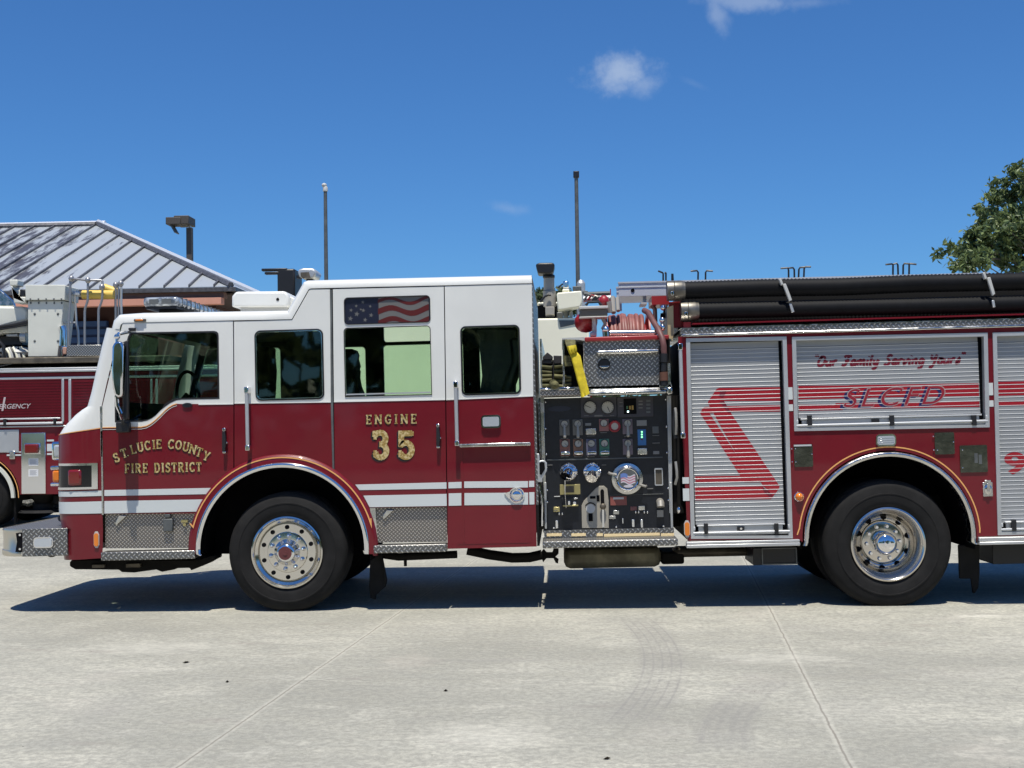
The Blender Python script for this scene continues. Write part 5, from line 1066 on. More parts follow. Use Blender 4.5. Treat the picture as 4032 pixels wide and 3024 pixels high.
for c in msg:
    if c == ' ':
        t += .34; words.append(mb); mb = MB(); continue
    for st_ in SC[c][1]:
        P = cat(st_) if len(st_) > 2 else st_
        up_ = .14 if c == '"' else 0
        Q = [(p0[0] + (t + x) * h * sx + (z + up_) * h * .30, p0[1] + (z + up_) * h + (t + x) * h * sx * sl_) for x, z in P]; kk += 1
        mb.stroke(Q, .021, .0437 - .0002 * (kk % 4), .0445)
    t += SC[c][0]
for w_, m_ in zip(('"Our', 'Family', 'Serving', 'Yours"'), words + [mb]): o = m_.build('lettering', M['graphic_dark'], d2f, smooth=0); o['label'] = 'dark red brush script word ' + w_
a = rc(t3, 2055, 1192, 2235, 1386); mb = MB(); mb.text('9', a[0], a[1], a[2], a[3], .0435, .0008, 0, .0, .035); o = mb.build('lettering', M['graphic_red'], d3f, smooth=0); o['label'] = 'bold red figure 9'
# white reflective patches on the red posts
def patch(r, *rects):
    for q in rects:
        mb = MB(); mb.rbox(rc(r, *q), -.003, 0); mb.build('reflective_patch', M['stripe'], body)
patch(t2, (1297, 622, 1352, 755), (1300, 808, 1356, 880)); patch(t3, (1864, 510, 1912, 630), (1868, 680, 1917, 740)); patch(t4, (241, 81, 312, 150), (246, 203, 317, 337))
hexmark(t4, 258, 550, 324, 735, body)
# rub rails, top ledge
mb = MB(); a = rc(t4, 280, 768, 1512, 835); mb.box(a[0], a[1], -.035, .03, a[2] + .032, a[3], 0); mb.box(a[0], a[1], -.045, .03, a[2], a[2] + .028, 0); mb.build('rub_rail', M['satin'], body, bevel=.005)
mb = MB(); a = rc(t5, 1765, 893, 2212, 965); mb.box(a[0], xr, -.035, .03, a[2] + .03, a[3], 0); mb.box(a[0], xr, -.045, .03, a[2], a[2] + .026, 0); mb.build('rub_rail', M['satin'], body, bevel=.005)
led = [T(p)[1] for p in (s4(1000, 870)[0], s4(1000, 893)[0])]
mb = MB(); Lz = T(s4(300, 885)[0]); Rz = T(t1(2200, 1075)[0]); sl2 = (Rz[1] - Lz[1]) / (Rz[0] - Lz[0])
mb.box(xl - .01, xr, -.03, .05, ztop + .0, ztop + .022, 0); mb.build('drip_rail', M['alu'], body, bevel=.008)
zl = ztop + .024; zl2 = zl + .048
mb = MB(); mb.prism([(xl - .01, zl), (xr, zl), (xr, zl2), (xl - .01, zl2)], .0, .14); mb.build('top_ledge', M['tread'], body)
mb = MB(); mb.box(xl - .01, xr, -.006, .0, zl2 - .004, zl2 + .004); mb.box(xl - .01, xr, .0, 2.44, zl2 + .001, zl2 + .006); mb.build('top_edge', M['alu'], body)
# hose bed wall behind the hoses, coloured black for the shade between them
Yh = .30
zhb = T(s4(700, 330)[0], Yh)[1]
mb = MB(); xh = T(s4(185, 600)[0], Yh)[0]; mb.box(xh, xr, Yh, Yh + .04, zl2, zhb - .1); mb.box(xh, xh + .04, Yh + .04, CW - .3, zl2, zhb - .1); mb.box(xh, xr, CW - .3, CW - .26, zl2, zhb - .1); mb.build('hose_bed', M['black'], body)
mb = MB(); a = rc(s4, 250, 745, 330, 830, .15); mb.rbox(a, .12, .3); a = rc(s4, 0, 478, 100, 545, .3); mb.rbox(rc(s1, 1565, 455, 1755, 550, .3), .3, .7); mb.rbox(rc(s4, 100, 520, 245, 800, .26), .26, .34); mb.build('hose_bracket', M['red_flat'], body)
mb = MB(); xt0 = T(s4(330, 720)[0], .16)[0]; mb.box(xt0, xr, .04, .30, zl2 + .035, zl2 + .048); mb.build('hose_tray', M['red'], body)
# ladder on top, stored behind the hoses
YL = 1.1
M['ladder'] = mat('ladder_aluminium', (.62, .63, .65), .45, .35)
ladder = empty('ladder', (T(s1(1205, 400)[0], YL)[0], YL, T(s1(1205, 400)[0], YL)[1])); tag(ladder, 'bright aluminium ladder stored along the top of the fire engine behind the black hoses', 'ladder')
a = rc(s1, 1205, 300, 1755, 452, YL); xe = T((3900, 1100), YL)[0]
tz = T(s4(1400, 252)[0], YL)[1]; sll = (T(t1(1000, 505)[0], YL)[1] - T(s1(1210, 310)[0], YL)[1]) / (T(t1(1000, 505)[0], YL)[0] - a[0])
for y in (YL, YL + .42):
    mb = MB(); mb.prism([(a[0], a[2]), (xe, a[2] + sll * (xe - a[0])), (xe, a[3] + sll * (xe - a[0])), (a[0], a[3])], y, y + .035)
    mb.prism([(a[0], a[3] - .055), (xe, a[3] - .055 + sll * (xe - a[0])), (xe, a[3] - .047 + sll * (xe - a[0])), (a[0], a[3] - .047)], y - .006, y)
    mb.prism([(a[0] - .004, a[3] - .012), (xe, a[3] - .012 + sll * (xe - a[0])), (xe, a[3] + .003 + sll * (xe - a[0])), (a[0] - .004, a[3] + .003)], y - .008, y + .04); rl_ = mb.build('rail', M['ladder'], ladder)
    q = T(s1(1358, 397)[0], YL); MB().cyl(q[0], q[1], y - .006, y + .0, .018, 14).build('rail_hole', M['shell_dark'], rl_)
n = int((xe - a[0]) / .36)
for k in range(n):
    x = a[0] + .25 + .36 * k; mb = MB(); zz = (a[2] + a[3]) / 2 + sll * (x - a[0]); mb.tube([(x, YL + .03, zz), (x, YL + .43, zz)], .018, 8); mb.build('rung', M['alu'], ladder)
mb = MB(); mb.rbox(rc(s1, 1212, 458, 1560, 528, YL + .1), YL + .1, YL + .14); mb.build('ladder_rack', M['satin'], eng)
mb = MB(); mb.rbox(rc(s1, 1210, 530, 1240, 620, YL + .1), YL + .1, YL + .14); mb.rbox(rc(s1, 1450, 525, 1515, 548, YL), YL, YL + .3); mb.build('ladder_rack', M['label_white'], eng)
# suction hoses with couplings, each strapped
def suction(name, r0, cl, rad, cap_r, lab, Y=.14):
    root = empty(name, (T(cl[0], Y)[0], Y, T(cl[0], Y)[1])); tag(root, lab, 'hose', 'black suction hoses on top of the fire engine')
    pts = [(T(p, Y)[0], Y, T(p, Y)[1]) for p in cl]; P = []
    for i in range(len(pts) - 1):
        n = max(2, int((pts[i + 1][0] - pts[i][0]) / .016))
        P += [tuple(p + (q - p) * k / n for p, q in zip(pts[i], pts[i + 1])) for k in range(n)]
    rad_ = [rad * (1.0 if k % 2 else .90) for k in range(len(P))]
    mb = MB(); mb.tube(P, rad_, 22); mb.build('hose', M['hose_black'], root, smooth=80)
    (x, y, z) = pts[0]; mb = MB(); w = .058
    xlathe(mb, [(.0005, x - .135), (cap_r, x - .135), (cap_r, x - .135 + w), (cap_r * .96, x - .074), (cap_r, x - .07), (cap_r, x - .012), (cap_r * .95, x), (cap_r * .9, x + .02)], y, z, 32)
    mb.build('coupling', colour_m('coupling_metal', (.22, .205, .18), .45, .8), root, smooth=40); mb = MB(); mb.box(x - .11, x - .085, y - cap_r - .02, y - cap_r + .01, z - .05, z - .015); mb.build('coupling_lug', M['chrome'], root, bevel=.004)
    return root
def colour_m(name, c, r, me):
    if name not in M: M[name] = mat(name, c, r, me, fn=dirt(c, .4, 12, .03))
    return M[name]
suction('suction_hose', None, [(2687, 1144), (3000, 1134), (3300, 1130), (3600, 1117), (3850, 1112), (4032, 1108), (4500, 1097)], .0805, .088, 'upper of the two black ribbed suction hoses, ending in a metal coupling at the ladder')
suction('suction_hose', None, [(2741, 1224), (3050, 1218), (3300, 1212), (3600, 1206), (3850, 1200), (4032, 1196), (4500, 1184)], .0760, .088, 'lower of the two black ribbed suction hoses, resting just above the tread plate ledge')
for f_, P in ((s4, ((1285, 275, 1310, 270, 1335, 335, 1310, 345), (1328, 330, 1362, 324, 1432, 505, 1400, 518), (1400, 540, 1428, 540, 1460, 632, 1428, 640))), (t1, ((1750, 482, 1775, 478, 1800, 548, 1772, 556), (1802, 538, 1838, 530, 1892, 712, 1862, 736), (1858, 780, 1885, 780, 1898, 856, 1870, 860)))):
    mb = MB()
    for k, p in enumerate(P): mb.prism(TT(f_(*p), .05), (.02, .03, .04)[k], .06, (0, 0, 1)[k])
    mb.build('hose_strap', [M['label_white'], M['satin']], body, bevel=.004)
# bent rods above the hose bed
rods = [(s4, 330, 187, 400, 182, 412, 200, 410, 285), (s4, 572, 187, 505, 182, 493, 200, 492, 285), (s4, 1310, 157, 1385, 152, 1396, 175, 1397, 262), (s4, 1395, 153, 1445, 150, 1458, 170, 1460, 262), (s4, 1580, 143, 1520, 148, 1508, 170, 1505, 260), (s4, 1640, 140, 1580, 140, 1566, 160, 1562, 260), (t1, 705, 392, 775, 385, 786, 400, 785, 505), (t1, 790, 388, 825, 378, 838, 395, 842, 505), (t1, 970, 385, 910, 380, 897, 400, 895, 505), (t1, 1040, 390, 975, 382, 962, 395, 960, 505), (s1, 1635, 185, 1685, 205, 1690, 220, 1690, 295), (s1, 1705, 205, 1718, 205, 1720, 210, 1720, 295)]
for q in rods:
    P = [(x, 1.6, z) for x, z in TT(q[0](*q[1:]), 1.6)]; P.append((P[-1][0], 1.6, zhb - .14)); mb = MB(); mb.tube(P, .0095, 6); mb.build('bent_rod', M['black'], body)
mb = MB(); a = rc(s4, 325, 300, 1700, 310, 1.6); mb.box(a[0] - .3, a[1] + 2.6, 1.58, 1.62, zhb - .18, zhb - .13); mb.build('hose_bed_cover', M['under'], body)
# ---- small things on the red body
def hatch(r, x0, y0, x1, y1, bolts, lip=True):
    a = rc(r, x0, y0, x1, y1); mb = MB(); mb.plate([rrect(*a, .012)], -.010, 0); h_ = mb.build('access_plate', colour_m('dull_mirror', (.17, .18, .15), .16, .9), body, bevel=.002)
    if lip: MB().box(a[0], a[1] - .01, -.016, -.0101, a[3] - .016, a[3] - .002).build('plate_lip', M['bead'], h_)
    for (u, v) in bolts: q = T(r(u, v)[0]); MB().ball(q[0], -.010, q[1], .006, .006, .006, 8).build('bolt', M['chrome'], h_)
hatch(t2, 1365, 1243, 1570, 1488, ((1340, 1292), (1345, 1433), (1380, 1290), (1385, 1435), (1560, 1350)), True)
hatch(t3, 1345, 990, 1536, 1202, ((1330, 1028), (1335, 1160), (1370, 1162), (1526, 1082)), False)
hatch(t3, 1590, 1113, 1855, 1376, ((1612, 1160), (1615, 1332)), False)
mb = MB(); mb.rbox(rc(t3, 1728, 1190, 1760, 1285), -.0125, -.010); mb.rbox(rc(t3, 1770, 1205, 1800, 1295), -.0125, -.010); mb.build('plate_marking', M['pole'], body)
mb = MB(); a = rc(t3, 775, 1005, 968, 1126); mb.plate([rrect(*a, .035)], -.02, 0, 0); mb.plate([rrect(a[0] + .012, a[1] - .012, a[2] + .016, a[3] - .016, .02)], -.028, -.02, 1)
for k in range(1, 4): z = a[2] + .016 + (a[3] - a[2] - .032) * k / 4; mb.box(a[0] + .018, a[1] - .018, -.030, -.028, z - .0012, z + .0012, 0)
mb.build('side_lamp', [M['chrome'], M['clear_lens']], body, bevel=.004)
q = T(t4(1508, 292)[0]); mb = MB(); mb.lathe([(.041, 0), (.041, -.012), (.034, -.02), (.030, -.018)], q[0], q[1], 28, 1); mb.lathe([(.0005, -.045), (.012, -.043), (.022, -.035), (.030, -.018)], q[0], q[1], 24, 0); mb.build('round_marker', [M['amber'], M['chrome']], body)
a = rc(t3, 1812, 1470, 1905, 1608); mb = MB(); mb.rbox(a, -.012, 0); mb.ball((a[0] + a[1]) / 2, -.016, (a[2] + a[3]) / 2, .034, .012, .045, 16); mb.rbox(rc(t3, 1845, 1480, 1872, 1560), -.034, -.01); mb.rbox(rc(t3, 1822, 1450, 1880, 1470), -.03, 0); mb.build('latch', M['alu'], body, bevel=.003)
grab(t2, 108, 150, 160, 1175, body)
# handholds and hanging bits between pump and body
mb = MB(); mb.tube(P3(s2, 2000, 230, .0, 2010, 300, -.02, 2015, 480, -.02, 2010, 590, .0), .012, 8); mb.tube(P3(s2, 2005, 960, .0, 2020, 1080, -.02, 2025, 1180, -.02, 2000, 1270, .0), .012, 8); mb.build('curved_rail', M['lever'], eng)
mb = MB(); mb.tube(P3(s2, 2040, 60, .12, 2060, 600, .12, 2075, 1659, .12), .03, 8); mb.tube(P3(s2, 1990, 60, .2, 2010, 800, .2, 2015, 1659, .2), .03, 8); mb.build('conduit', M['under'], eng)
q = T(s3(2150, 680)[0], .05); mb = MB(); mb.ball(q[0], .03, q[1], .018, .02, .03); mb.build('body_latch', M['chrome'], eng)
# left side between cab and pump
mb = MB(); mb.prism(TT(s2(110, 850, 150, 850, 155, 950, 185, 940, 225, 945, 255, 975, 255, 1080, 195, 1190, 195, 1240, 115, 1240), .04) , .03, .06)
mb.build('hose_rack_bracket', M['satin'], eng, bevel=.006)
mb = MB(); mb.prism(TT(s2(152, 975, 180, 960, 222, 970, 228, 1060, 180, 1140, 155, 1130), .04), .022, .029); mb.build('bracket_opening', M['shell_dark'], eng)
mb = MB(); mb.tube(P3(s2, 150, 90, .06, 155, 500, .06, 165, 840, .06), .008, 8); mb.tube(P3(s3, 935, 460, .06, 960, 560, .06, 955, 820, .06), .014, 8); mb.build('vertical_rod', M['chrome'], eng)

# ================================================================ UNDERNEATH
mb = MB(); xa = T((330, 2100))[0]
mb.box(xa + .3, xr, .85, .95, .62, .85); mb.box(xa + .3, xr, CW - .95, CW - .85, .62, .85); mb.build('frame_rail', M['under'], eng)
mb = MB(); mb.prism(TT(r2(660, 1105, 1000, 1100, 1700, 1105, 1910, 1060, 1908, 1100, 1880, 1110, 1830, 1140, 1760, 1170, 1690, 1198, 1680, 1175, 1560, 1178, 1545, 1190, 1440, 1210, 1390, 1190, 1200, 1216, 1090, 1212, 1070, 1192, 690, 1188, 642, 1160, 642, 1128), .4), .3, .5); mb.build('front_axle_beam', M['under'], eng, bevel=.01)
mb = MB(); mb.rbox(rc(r2, 805, 1158, 912, 1184, .28), .27, .3); mb.rbox(rc(r2, 1100, 1150, 1225, 1180, .28), .27, .3); mb.build('underside_label', M['rust'], eng)
for ua, ub in ((T((400, 2000), .5)[0], T((800, 2000), .5)[0]), (T((1440, 2000), .5)[0], xb)): MB().box(ua, ub, .5, CW - .1, .62, 1.0).build('belly_pan', M['under'], eng)
mb = MB(); mb.tube(P3(s3, 310, 1030, .5, 500, 1070, .5, 700, 1098, .5, 850, 1095, .5, 960, 1070, .5), .045, 10); mb.tube(P3(r4, 1490, 1060, .4, 1700, 1090, .4, 2212, 1068, .4), .035, 10); mb.tube(P3(r4, 1760, 1090, .4, 1762, 1170, .4), .014, 8)
mb.prism(TT(s3(945, 1060, 975, 1020, 1000, 1050, 1050, 1050, 1060, 1018, 1105, 1018, 1105, 1060, 1075, 1090, 1105, 1110, 1100, 1145, 1080, 1140, 1060, 1100, 1000, 1100, 970, 1135), .5), .48, .53); mb.build('steering_linkage', M['under'], eng, smooth=50)
mb = MB(); mb.rbox(rc(s3, 1150, 1010, 2000, 1190, .55), .55, 1.3); mb.build('fuel_tank', mat('tank_metal', (.25, .225, .15), .5, .3, fn=dirt((.25, .225, .15), .5, 5, .02)), eng, bevel=.06)
mb = MB(); mb.rbox(rc(s3, 2000, 1050, 2200, 1155, .6), .6, 1.1); mb.build('valve_box', M['under'], eng, bevel=.02)
mb = MB(); mb.rbox(rc(t4, 150, 850, 985, 950, .6), .6, .9); mb.build('muffler', M['rust'], eng, bevel=.1)
mb = MB(); a = rc(t4, 1010, 845, 1490, 1035, .25); mb.box(a[0], a[1], .25, .75, a[2], a[3]); mb.build('chain_box', M['black'], eng, bevel=.006)
b = (T(t4(1100, 850)[0], .25)[0],) ; mb = MB(); mb.plate([rrect(b[0], a[1] - .003, a[2] + .003, a[3] - .003, .005), rrect(b[0] + .01, a[1] - .013, a[2] + .013, a[3] - .012, .004)], .238, .25); mb.build('box_rim', M['pole'], eng)
mb = MB(); a = rc(t5, 1910, 965, 2400, 1155, .25); mb.box(a[0], a[1], .25, .75, a[2], a[3]); mb.build('chain_box', M['black'], eng, bevel=.006)
mb = MB(); mb.prism(TT(r4(1455, 1055, 1545, 1060, 1600, 1290, 1588, 1350, 1510, 1420, 1500, 1465, 1455, 1450, 1445, 1350), .30), .30, .33); mb.prism(TT(r4(1545, 1060, 1560, 1065, 1605, 1290, 1598, 1330), .3), .26, .31); mb.build('mud_flap', M['rubber'], eng, bevel=.006)
mb = MB(); mb.prism(TT(t5(1578, 972, 1782, 972, 1785, 1240, 1775, 1380, 1742, 1440, 1720, 1440, 1700, 1300, 1590, 1300), .30), .30, .33); mb.build('mud_flap', M['rubber'], eng, bevel=.006)
mb = MB()
for k in range(14):
    x = xa + .5 + k * .75 + random.uniform(-.1, .1); mb.box(x, x + random.uniform(.1, .3), .98, CW - .98, .6 + random.uniform(-.1, .1), .95)
mb.box(xa + .6, xr - .4, .96, CW - .96, .80, 1.02)
mb.build('drivetrain', M['under'], eng)

# the engine and all it carries stand on the lot with the same slight rake
_R = Matrix.Translation((0, 0, PZ)) @ Matrix.Rotation(-TILT[0], 4, 'Y') @ Matrix.Translation((0, 0, -PZ))
bpy.context.view_layer.update()
for _o in list(C.objects):
    if _o.parent is None and _o.type in ('MESH', 'EMPTY'): _o.matrix_world = _R @ _o.matrix_world
TILT[0] = 0.0
# ================================================================ THE LADDER TRUCK BEHIND
YB = 9.5
lt = empty('ladder_truck', (-9.0, YB + 1.2, 0)); tag(lt, 'dark red ladder truck with cream white aerial gear parked behind the fire engine', 'fire truck')
def B_(name, m_, fn, par=lt, bevel=.008, **k):
    q = MB(); fn(q); return q.build(name, m_, par, bevel=bevel, **k)
X0 = -14.5; X1 = T((2330, 1500), YB)[0]
zr_ = T(r1(400, 925)[0], YB)[1]; zb_ = T(r2(300, 545)[0], YB)[1]; zlow = T(r1(400, 1400)[0], YB)[1]
wc = T(r2(-205, 560)[0], YB); wR = 385 / 2.212 * (YB + 10.8) / FPX
def bodyside(q):
    P = [(X0, zr_), (X1, zr_), (X1, zb_), (T(r2(178, 545)[0], YB)[0], zb_)]
    c = r2(-215, 575)[0]; R = 390 / 2.212
    P += TT(arc_n(c, R, 4, 176, 24), YB) + [(wc[0] - wR - .02, zb_), (X0, zb_)]
    q.plate([P], YB, YB + .05)
tb = B_('body', M['red'], bodyside, bevel=0)
B_('body_core', M['under'], lambda q: (q.box(X0, X1, YB + .1, YB + 2.4, wc[1] + wR + .05, zr_ - .02), q.box(wc[0] + wR + .05, X1, YB + .1, YB + 2.4, zb_ + .05, zr_ - .3), q.box(X0, wc[0] - wR - .05, YB + .1, YB + 2.4, zb_ + .05, zr_ - .3)), bevel=0)
B_('top_rail', M['satin'], lambda q: (q.box(X0, T((960, 1400), YB)[0], YB - .04, YB + .02, zr_ + .01, zr_ + .045), q.box(X0, T((960, 1400), YB)[0], YB - .02, YB + .3, zr_ + .05, zr_ + .085)))
B_('track_strip', M['satin'], lambda q: q.rbox((X0, X1, *rc(r1, 0, 958, 880, 980, YB)[2:]), YB - .012, YB))
# shutters
def shutter(u0, u1, v0, v1):
    a = rc(r1, u0, v0, u1, v1, YB); fr = B_('roller_door', M['red'], lambda q: q.rbox(a, YB - .004, YB + .0), par=tb, bevel=0)
    n = 14; q = MB()
    for k in range(n):
        z = a[3] - (a[3] - a[2]) * (k + .5) / n; q.box(a[0] + .01, a[1] - .01, YB - .012, YB - .004, z - .006, z + .006)
    q.build('slat_ridges', M['red'], fr); return fr
shutter(-1400, 535, 985, 1320); shutter(628, 1300, 985, 1330); shutter(1380, 3200, 985, 1330)
for (u0, u1) in ((538, 560), (598, 622), (1310, 1330), (1355, 1378)): B_('door_track', M['satin'], lambda q: q.rbox(rc(r1, u0, 978, u1, 1350, YB), YB - .016, YB), par=tb)
B_('lift_bar', [M['bead'], M['black']], lambda q: (q.rbox(rc(r1, -700, 1360, 555, 1380, YB), YB - .05, YB - .01, 0), q.rbox(rc(r1, -700, 1322, 530, 1336, YB), YB - .03, YB - .005, 0), q.rbox(rc(r1, 40, 1325, 65, 1385, YB), YB - .06, YB, 1), q.rbox(rc(r1, 475, 1320, 500, 1375, YB), YB - .06, YB, 1)), par=tb)
B_('rub_rail', M['satin'], lambda q: q.rbox(rc(r1, -900, 1392, 600, 1404, YB), YB - .02, YB), par=tb)
B_('storage_panel', M['satin'], lambda q: q.rbox(rc(r1, -300, 1422, 166, 1620, YB), YB - .012, YB), par=tb)
B_('stabiliser_panel', M['chrome'], lambda q: q.rbox(rc(r2, 192, 8, 402, 540, YB), YB - .03, YB), par=tb)
B_('tail_light', M['red_lens'], lambda q: q.rbox(rc(r2, 232, 108, 350, 186, YB), YB - .10, YB - .02), par=tb, bevel=.02)
B_('light_rim', M['chrome'], lambda q: q.rbox(rc(r2, 222, 100, 360, 194, YB), YB - .05, YB), par=tb, bevel=.01)
for v0, v1 in ((232, 294), (326, 388)):
    st_ = B_('safety_sticker', M['sticker'], lambda q: q.rbox(rc(r2, 256, v0, 340, v1, YB), YB - .034, YB - .03), par=tb, bevel=0)
    B_('sticker_print', M['grey_print'], lambda q: [q.rbox(rc(r2, 266, v0 + 10 + 9 * k, 328 - 8 * (k % 2), v0 + 13 + 9 * k, YB), YB - .0355, YB - .034) for k in range(5)], par=st_, bevel=0)
B_('reflective_stripe', M['stripe'], lambda q: (q.rbox(rc(r2, 60, 196, 184, 210, YB), YB - .006, YB), q.rbox(rc(r2, 60, 172, 184, 182, YB), YB - .006, YB), q.rbox(rc(r2, 410, 68, 470, 84, YB), YB - .006, YB), q.rbox(rc(r2, 410, 104, 700, 168, YB), YB - .006, YB), q.rbox(rc(r2, 410, 184, 700, 200, YB), YB - .006, YB)), par=tb, bevel=0)
B_('latch', M['alu'], lambda q: q.rbox(rc(r2, 88, 165, 135, 240, YB), YB - .03, YB), par=tb, bevel=.012)
def arcs(q, Ro, Ri, y0, y1):
    c = r2(-215, 575)[0]; q.plate([TT(arc_n(c, Ro / 2.212, 0, 180, 30), YB) + TT(arc_n(c, Ri / 2.212, 180, 0, 30), YB)], y0, y1)
B_('arch_trim', M['console'], lambda q: arcs(q, 345, 318, YB - .03, YB + .02), par=tb, bevel=0)
B_('gold_line', M['gold_line'], lambda q: arcs(q, 381, 374, YB - .004, YB), par=tb, bevel=0)
def far_wheel(x, Y, R=.53):
    w = MB(); w.lathe(tyre_prof(R, .30, .6, Y), x, R - .004, 48); wh = w.build('wheel', M['rubber'], lt); MB().lathe([(.305, Y + .03), (.30, Y), (.28, Y + .03), (.24, Y + .10), (.15, Y + .10), (.14, Y + .02), (.0005, Y + .01)], x, R, 32).build('rim', M['alu'], wh)
    return wh
far_wheel(wc[0], YB + .03); far_wheel(wc[0], YB + 1.85); far_wheel(T((2050, 1900), YB)[0], YB + .03); far_wheel(T((2050, 1900), YB)[0], YB + 1.85)
B_('wheel_well', M['under'], lambda q: q.grid([[(x, y, z) for x, z in TT(arc_n(r2(-215, 575)[0], 385 / 2.212, -4, 184, 24), YB)] for y in (YB + .02, YB + .8)]), bevel=0)
jz = T(r2(305, 672)[0], YB)[1]
jx = T(r2(303, 600)[0], YB)[0]
B_('stabiliser_jack', [M['under'], M['rubber']], lambda q: (q.tube([(jx, YB + .35, zb_ + .1), (jx, YB + .35, zb_ - .03), (jx, YB + .35, jz + .06)], [.24, .22, .12], 20, 0), q.tube([(jx, YB + .35, jz + .07), (jx, YB + .35, jz + .0), (jx, YB + .35, jz - .05)], [.16, .17, .17], 20, 1), q.tube([(jx, YB + .35, jz - .03), (jx, YB + .35, jz - .07)], [.36, .40], 24, 1)), bevel=0)
B_('mud_flap', M['rubber'], lambda q: q.rbox(rc(r2, 120, 555, 138, 800, YB + .2), YB + .2, YB + .25), bevel=0)
B_('tank', M['under'], lambda q: (q.rbox(rc(r2, 415, 555, 525, 640, YB), YB + .2, YB + .6), q.box(X0, X1, YB + .8, YB + 1.6, .62, .8)), bevel=.02)
# lettering
tx = B_('lettering', colour('faded_white', (.5, .42, .42)), lambda q: (q.text('EMERGENCY', *rc(r1, -85, 1196, 272, 1236, YB), YB - .014, .002, 0, .25, .01), q.text('911', *rc(r1, -110, 1140, 52, 1255, YB), YB - .018, .002, 0, .25, .02)), par=tb, bevel=0, smooth=0); tx['label'] = 'white slanted words 911 EMERGENCY'
# deck and aerial gear
Yd = YB + .3
zd = T(r1(400, 790)[0], Yd)[1]
B_('turntable_deck', M['rust'], lambda q: (q.rbox((T(r1(-600, 800)[0], Yd)[0], T(r1(1500, 800)[0], Yd)[0], zd - .10, zd), Yd - .1, Yd + 1.6)), bevel=.02)
B_('turntable', M['under'], lambda q: q.box(T(r1(-900, 860)[0], Yd)[0], X1 - .5, YB + .35, YB + 2.1, zr_ - .05, zd - .14))
cons = B_('control_console', M['console'], lambda q: (q.prism(TT(r1(218, 158, 560, 158, 567, 165, 565, 290, 222, 292), Yd - .05), Yd - .05, Yd + .55), q.prism(TT(r1(243, 298, 556, 296, 502, 782, 243, 784), Yd), Yd, Yd + .5)), bevel=.015)
B_('console_seam', M['pole'], lambda q: q.rbox(rc(r1, 228, 290, 560, 297, Yd), Yd - .02, Yd + .3), par=cons, bevel=0)
for u in (265, 335, 402, 470, 535): B_('console_bolt', M['pole'], lambda q: (q.rbox(rc(r1, u - 5, 276, u + 6, 291, Yd - .05), Yd - .06, Yd - .05), q.rbox(rc(r1, u - 2, 306, u + 9, 326, Yd), Yd - .01, Yd)), par=cons, bevel=0)
for (u, v) in ((302, 412), (505, 412), (302, 648), (505, 648)): B_('console_bolt', M['pole'], lambda q: q.ball(*(lambda p: (p[0], Yd, p[1]))(T(r1(u, v)[0], Yd)), .022, .012, .022, 8), par=cons, bevel=0)
def pipe(name, m_, r, pts, rad, Y=Yd, par=lt, n=10): return B_(name, m_, lambda q: q.tube([(x, Y, z) for x, z in TT(r(*pts), Y)], rad, n), par=par, bevel=0, smooth=50)
pr = 11 / 2.212 / 258
pipe('hand_rail', M['grey_pipe'], r1, (612, 105, 612, 300, 600, 480, 598, 685), pr * 1.05)
pipe('hand_rail', M['grey_pipe'], r1, (610, 108, 625, 103, 760, 118, 880, 118, 892, 128, 895, 200), pr)
pipe('hand_rail', M['grey_pipe'], r1, (766, 115, 765, 280, 760, 310, 742, 360, 738, 400, 738, 685), pr)
pipe('hand_rail', M['grey_pipe'], r1, (893, 195, 890, 280, 880, 320, 860, 365, 858, 400, 858, 685), pr)
pipe('hand_rail', M['satin'], r1, (652, 210, 655, 300, 665, 490, 680, 560, 684, 685), pr, Yd + .3)
pipe('hand_rail', M['satin'], r1, (548, 487, 655, 487), pr * .8, Yd + .1)
pipe('hand_rail', M['grey_pipe'], r1, (1008, 150, 1006, 300, 1010, 700), pr, Yd + .2); pipe('hand_rail', M['grey_pipe'], r1, (1030, 155, 1032, 300, 1030, 700), pr * .8, Yd + .5); pipe('hand_rail', M['satin'], r1, (1056, 145, 1056, 300, 1060, 700), pr, Yd + .2)
for (u, v) in ((622, 104), (766, 118), (888, 178), (1008, 160), (1052, 148)): B_('rail_joint', M['grey_pipe'], lambda q: q.ball(*(lambda p: (p[0], Yd, p[1]))(T(r1(u, v)[0], Yd)), .048, .048, .055, 12), bevel=0)
pipe('yellow_boom', M['yellow_pipe'], r1, (720, 243, 995, 243), .075, Yd + .15); pipe('yellow_boom', M['yellow_pipe'], r1, (905, 180, 1018, 222), .07, Yd + .6)
B_('boom_end', M['satin'], lambda q: q.rbox(rc(r1, 638, 220, 715, 258, Yd + .15), Yd + .05, Yd + .25), bevel=.02)
B_('deck_step', M['tread'], lambda q: q.rbox(rc(r1, 578, 682, 880, 778, Yd - .1), Yd - .1, Yd + .5), bevel=.01)
B_('deck_step_end', colour('salmon_panel', (.45, .25, .18)), lambda q: q.rbox(rc(r1, 545, 700, 577, 760, Yd - .1), Yd - .1, Yd + .1), bevel=.01)
B_('cylinder', M['chrome'], lambda q: (q.tube(tp3(r1, Yd, 540, 520, 552, 560, 545, 690), .06, 12), q.tube(tp3(r1, Yd + .2, 530, 640, 540, 780), .09, 12)), bevel=0)
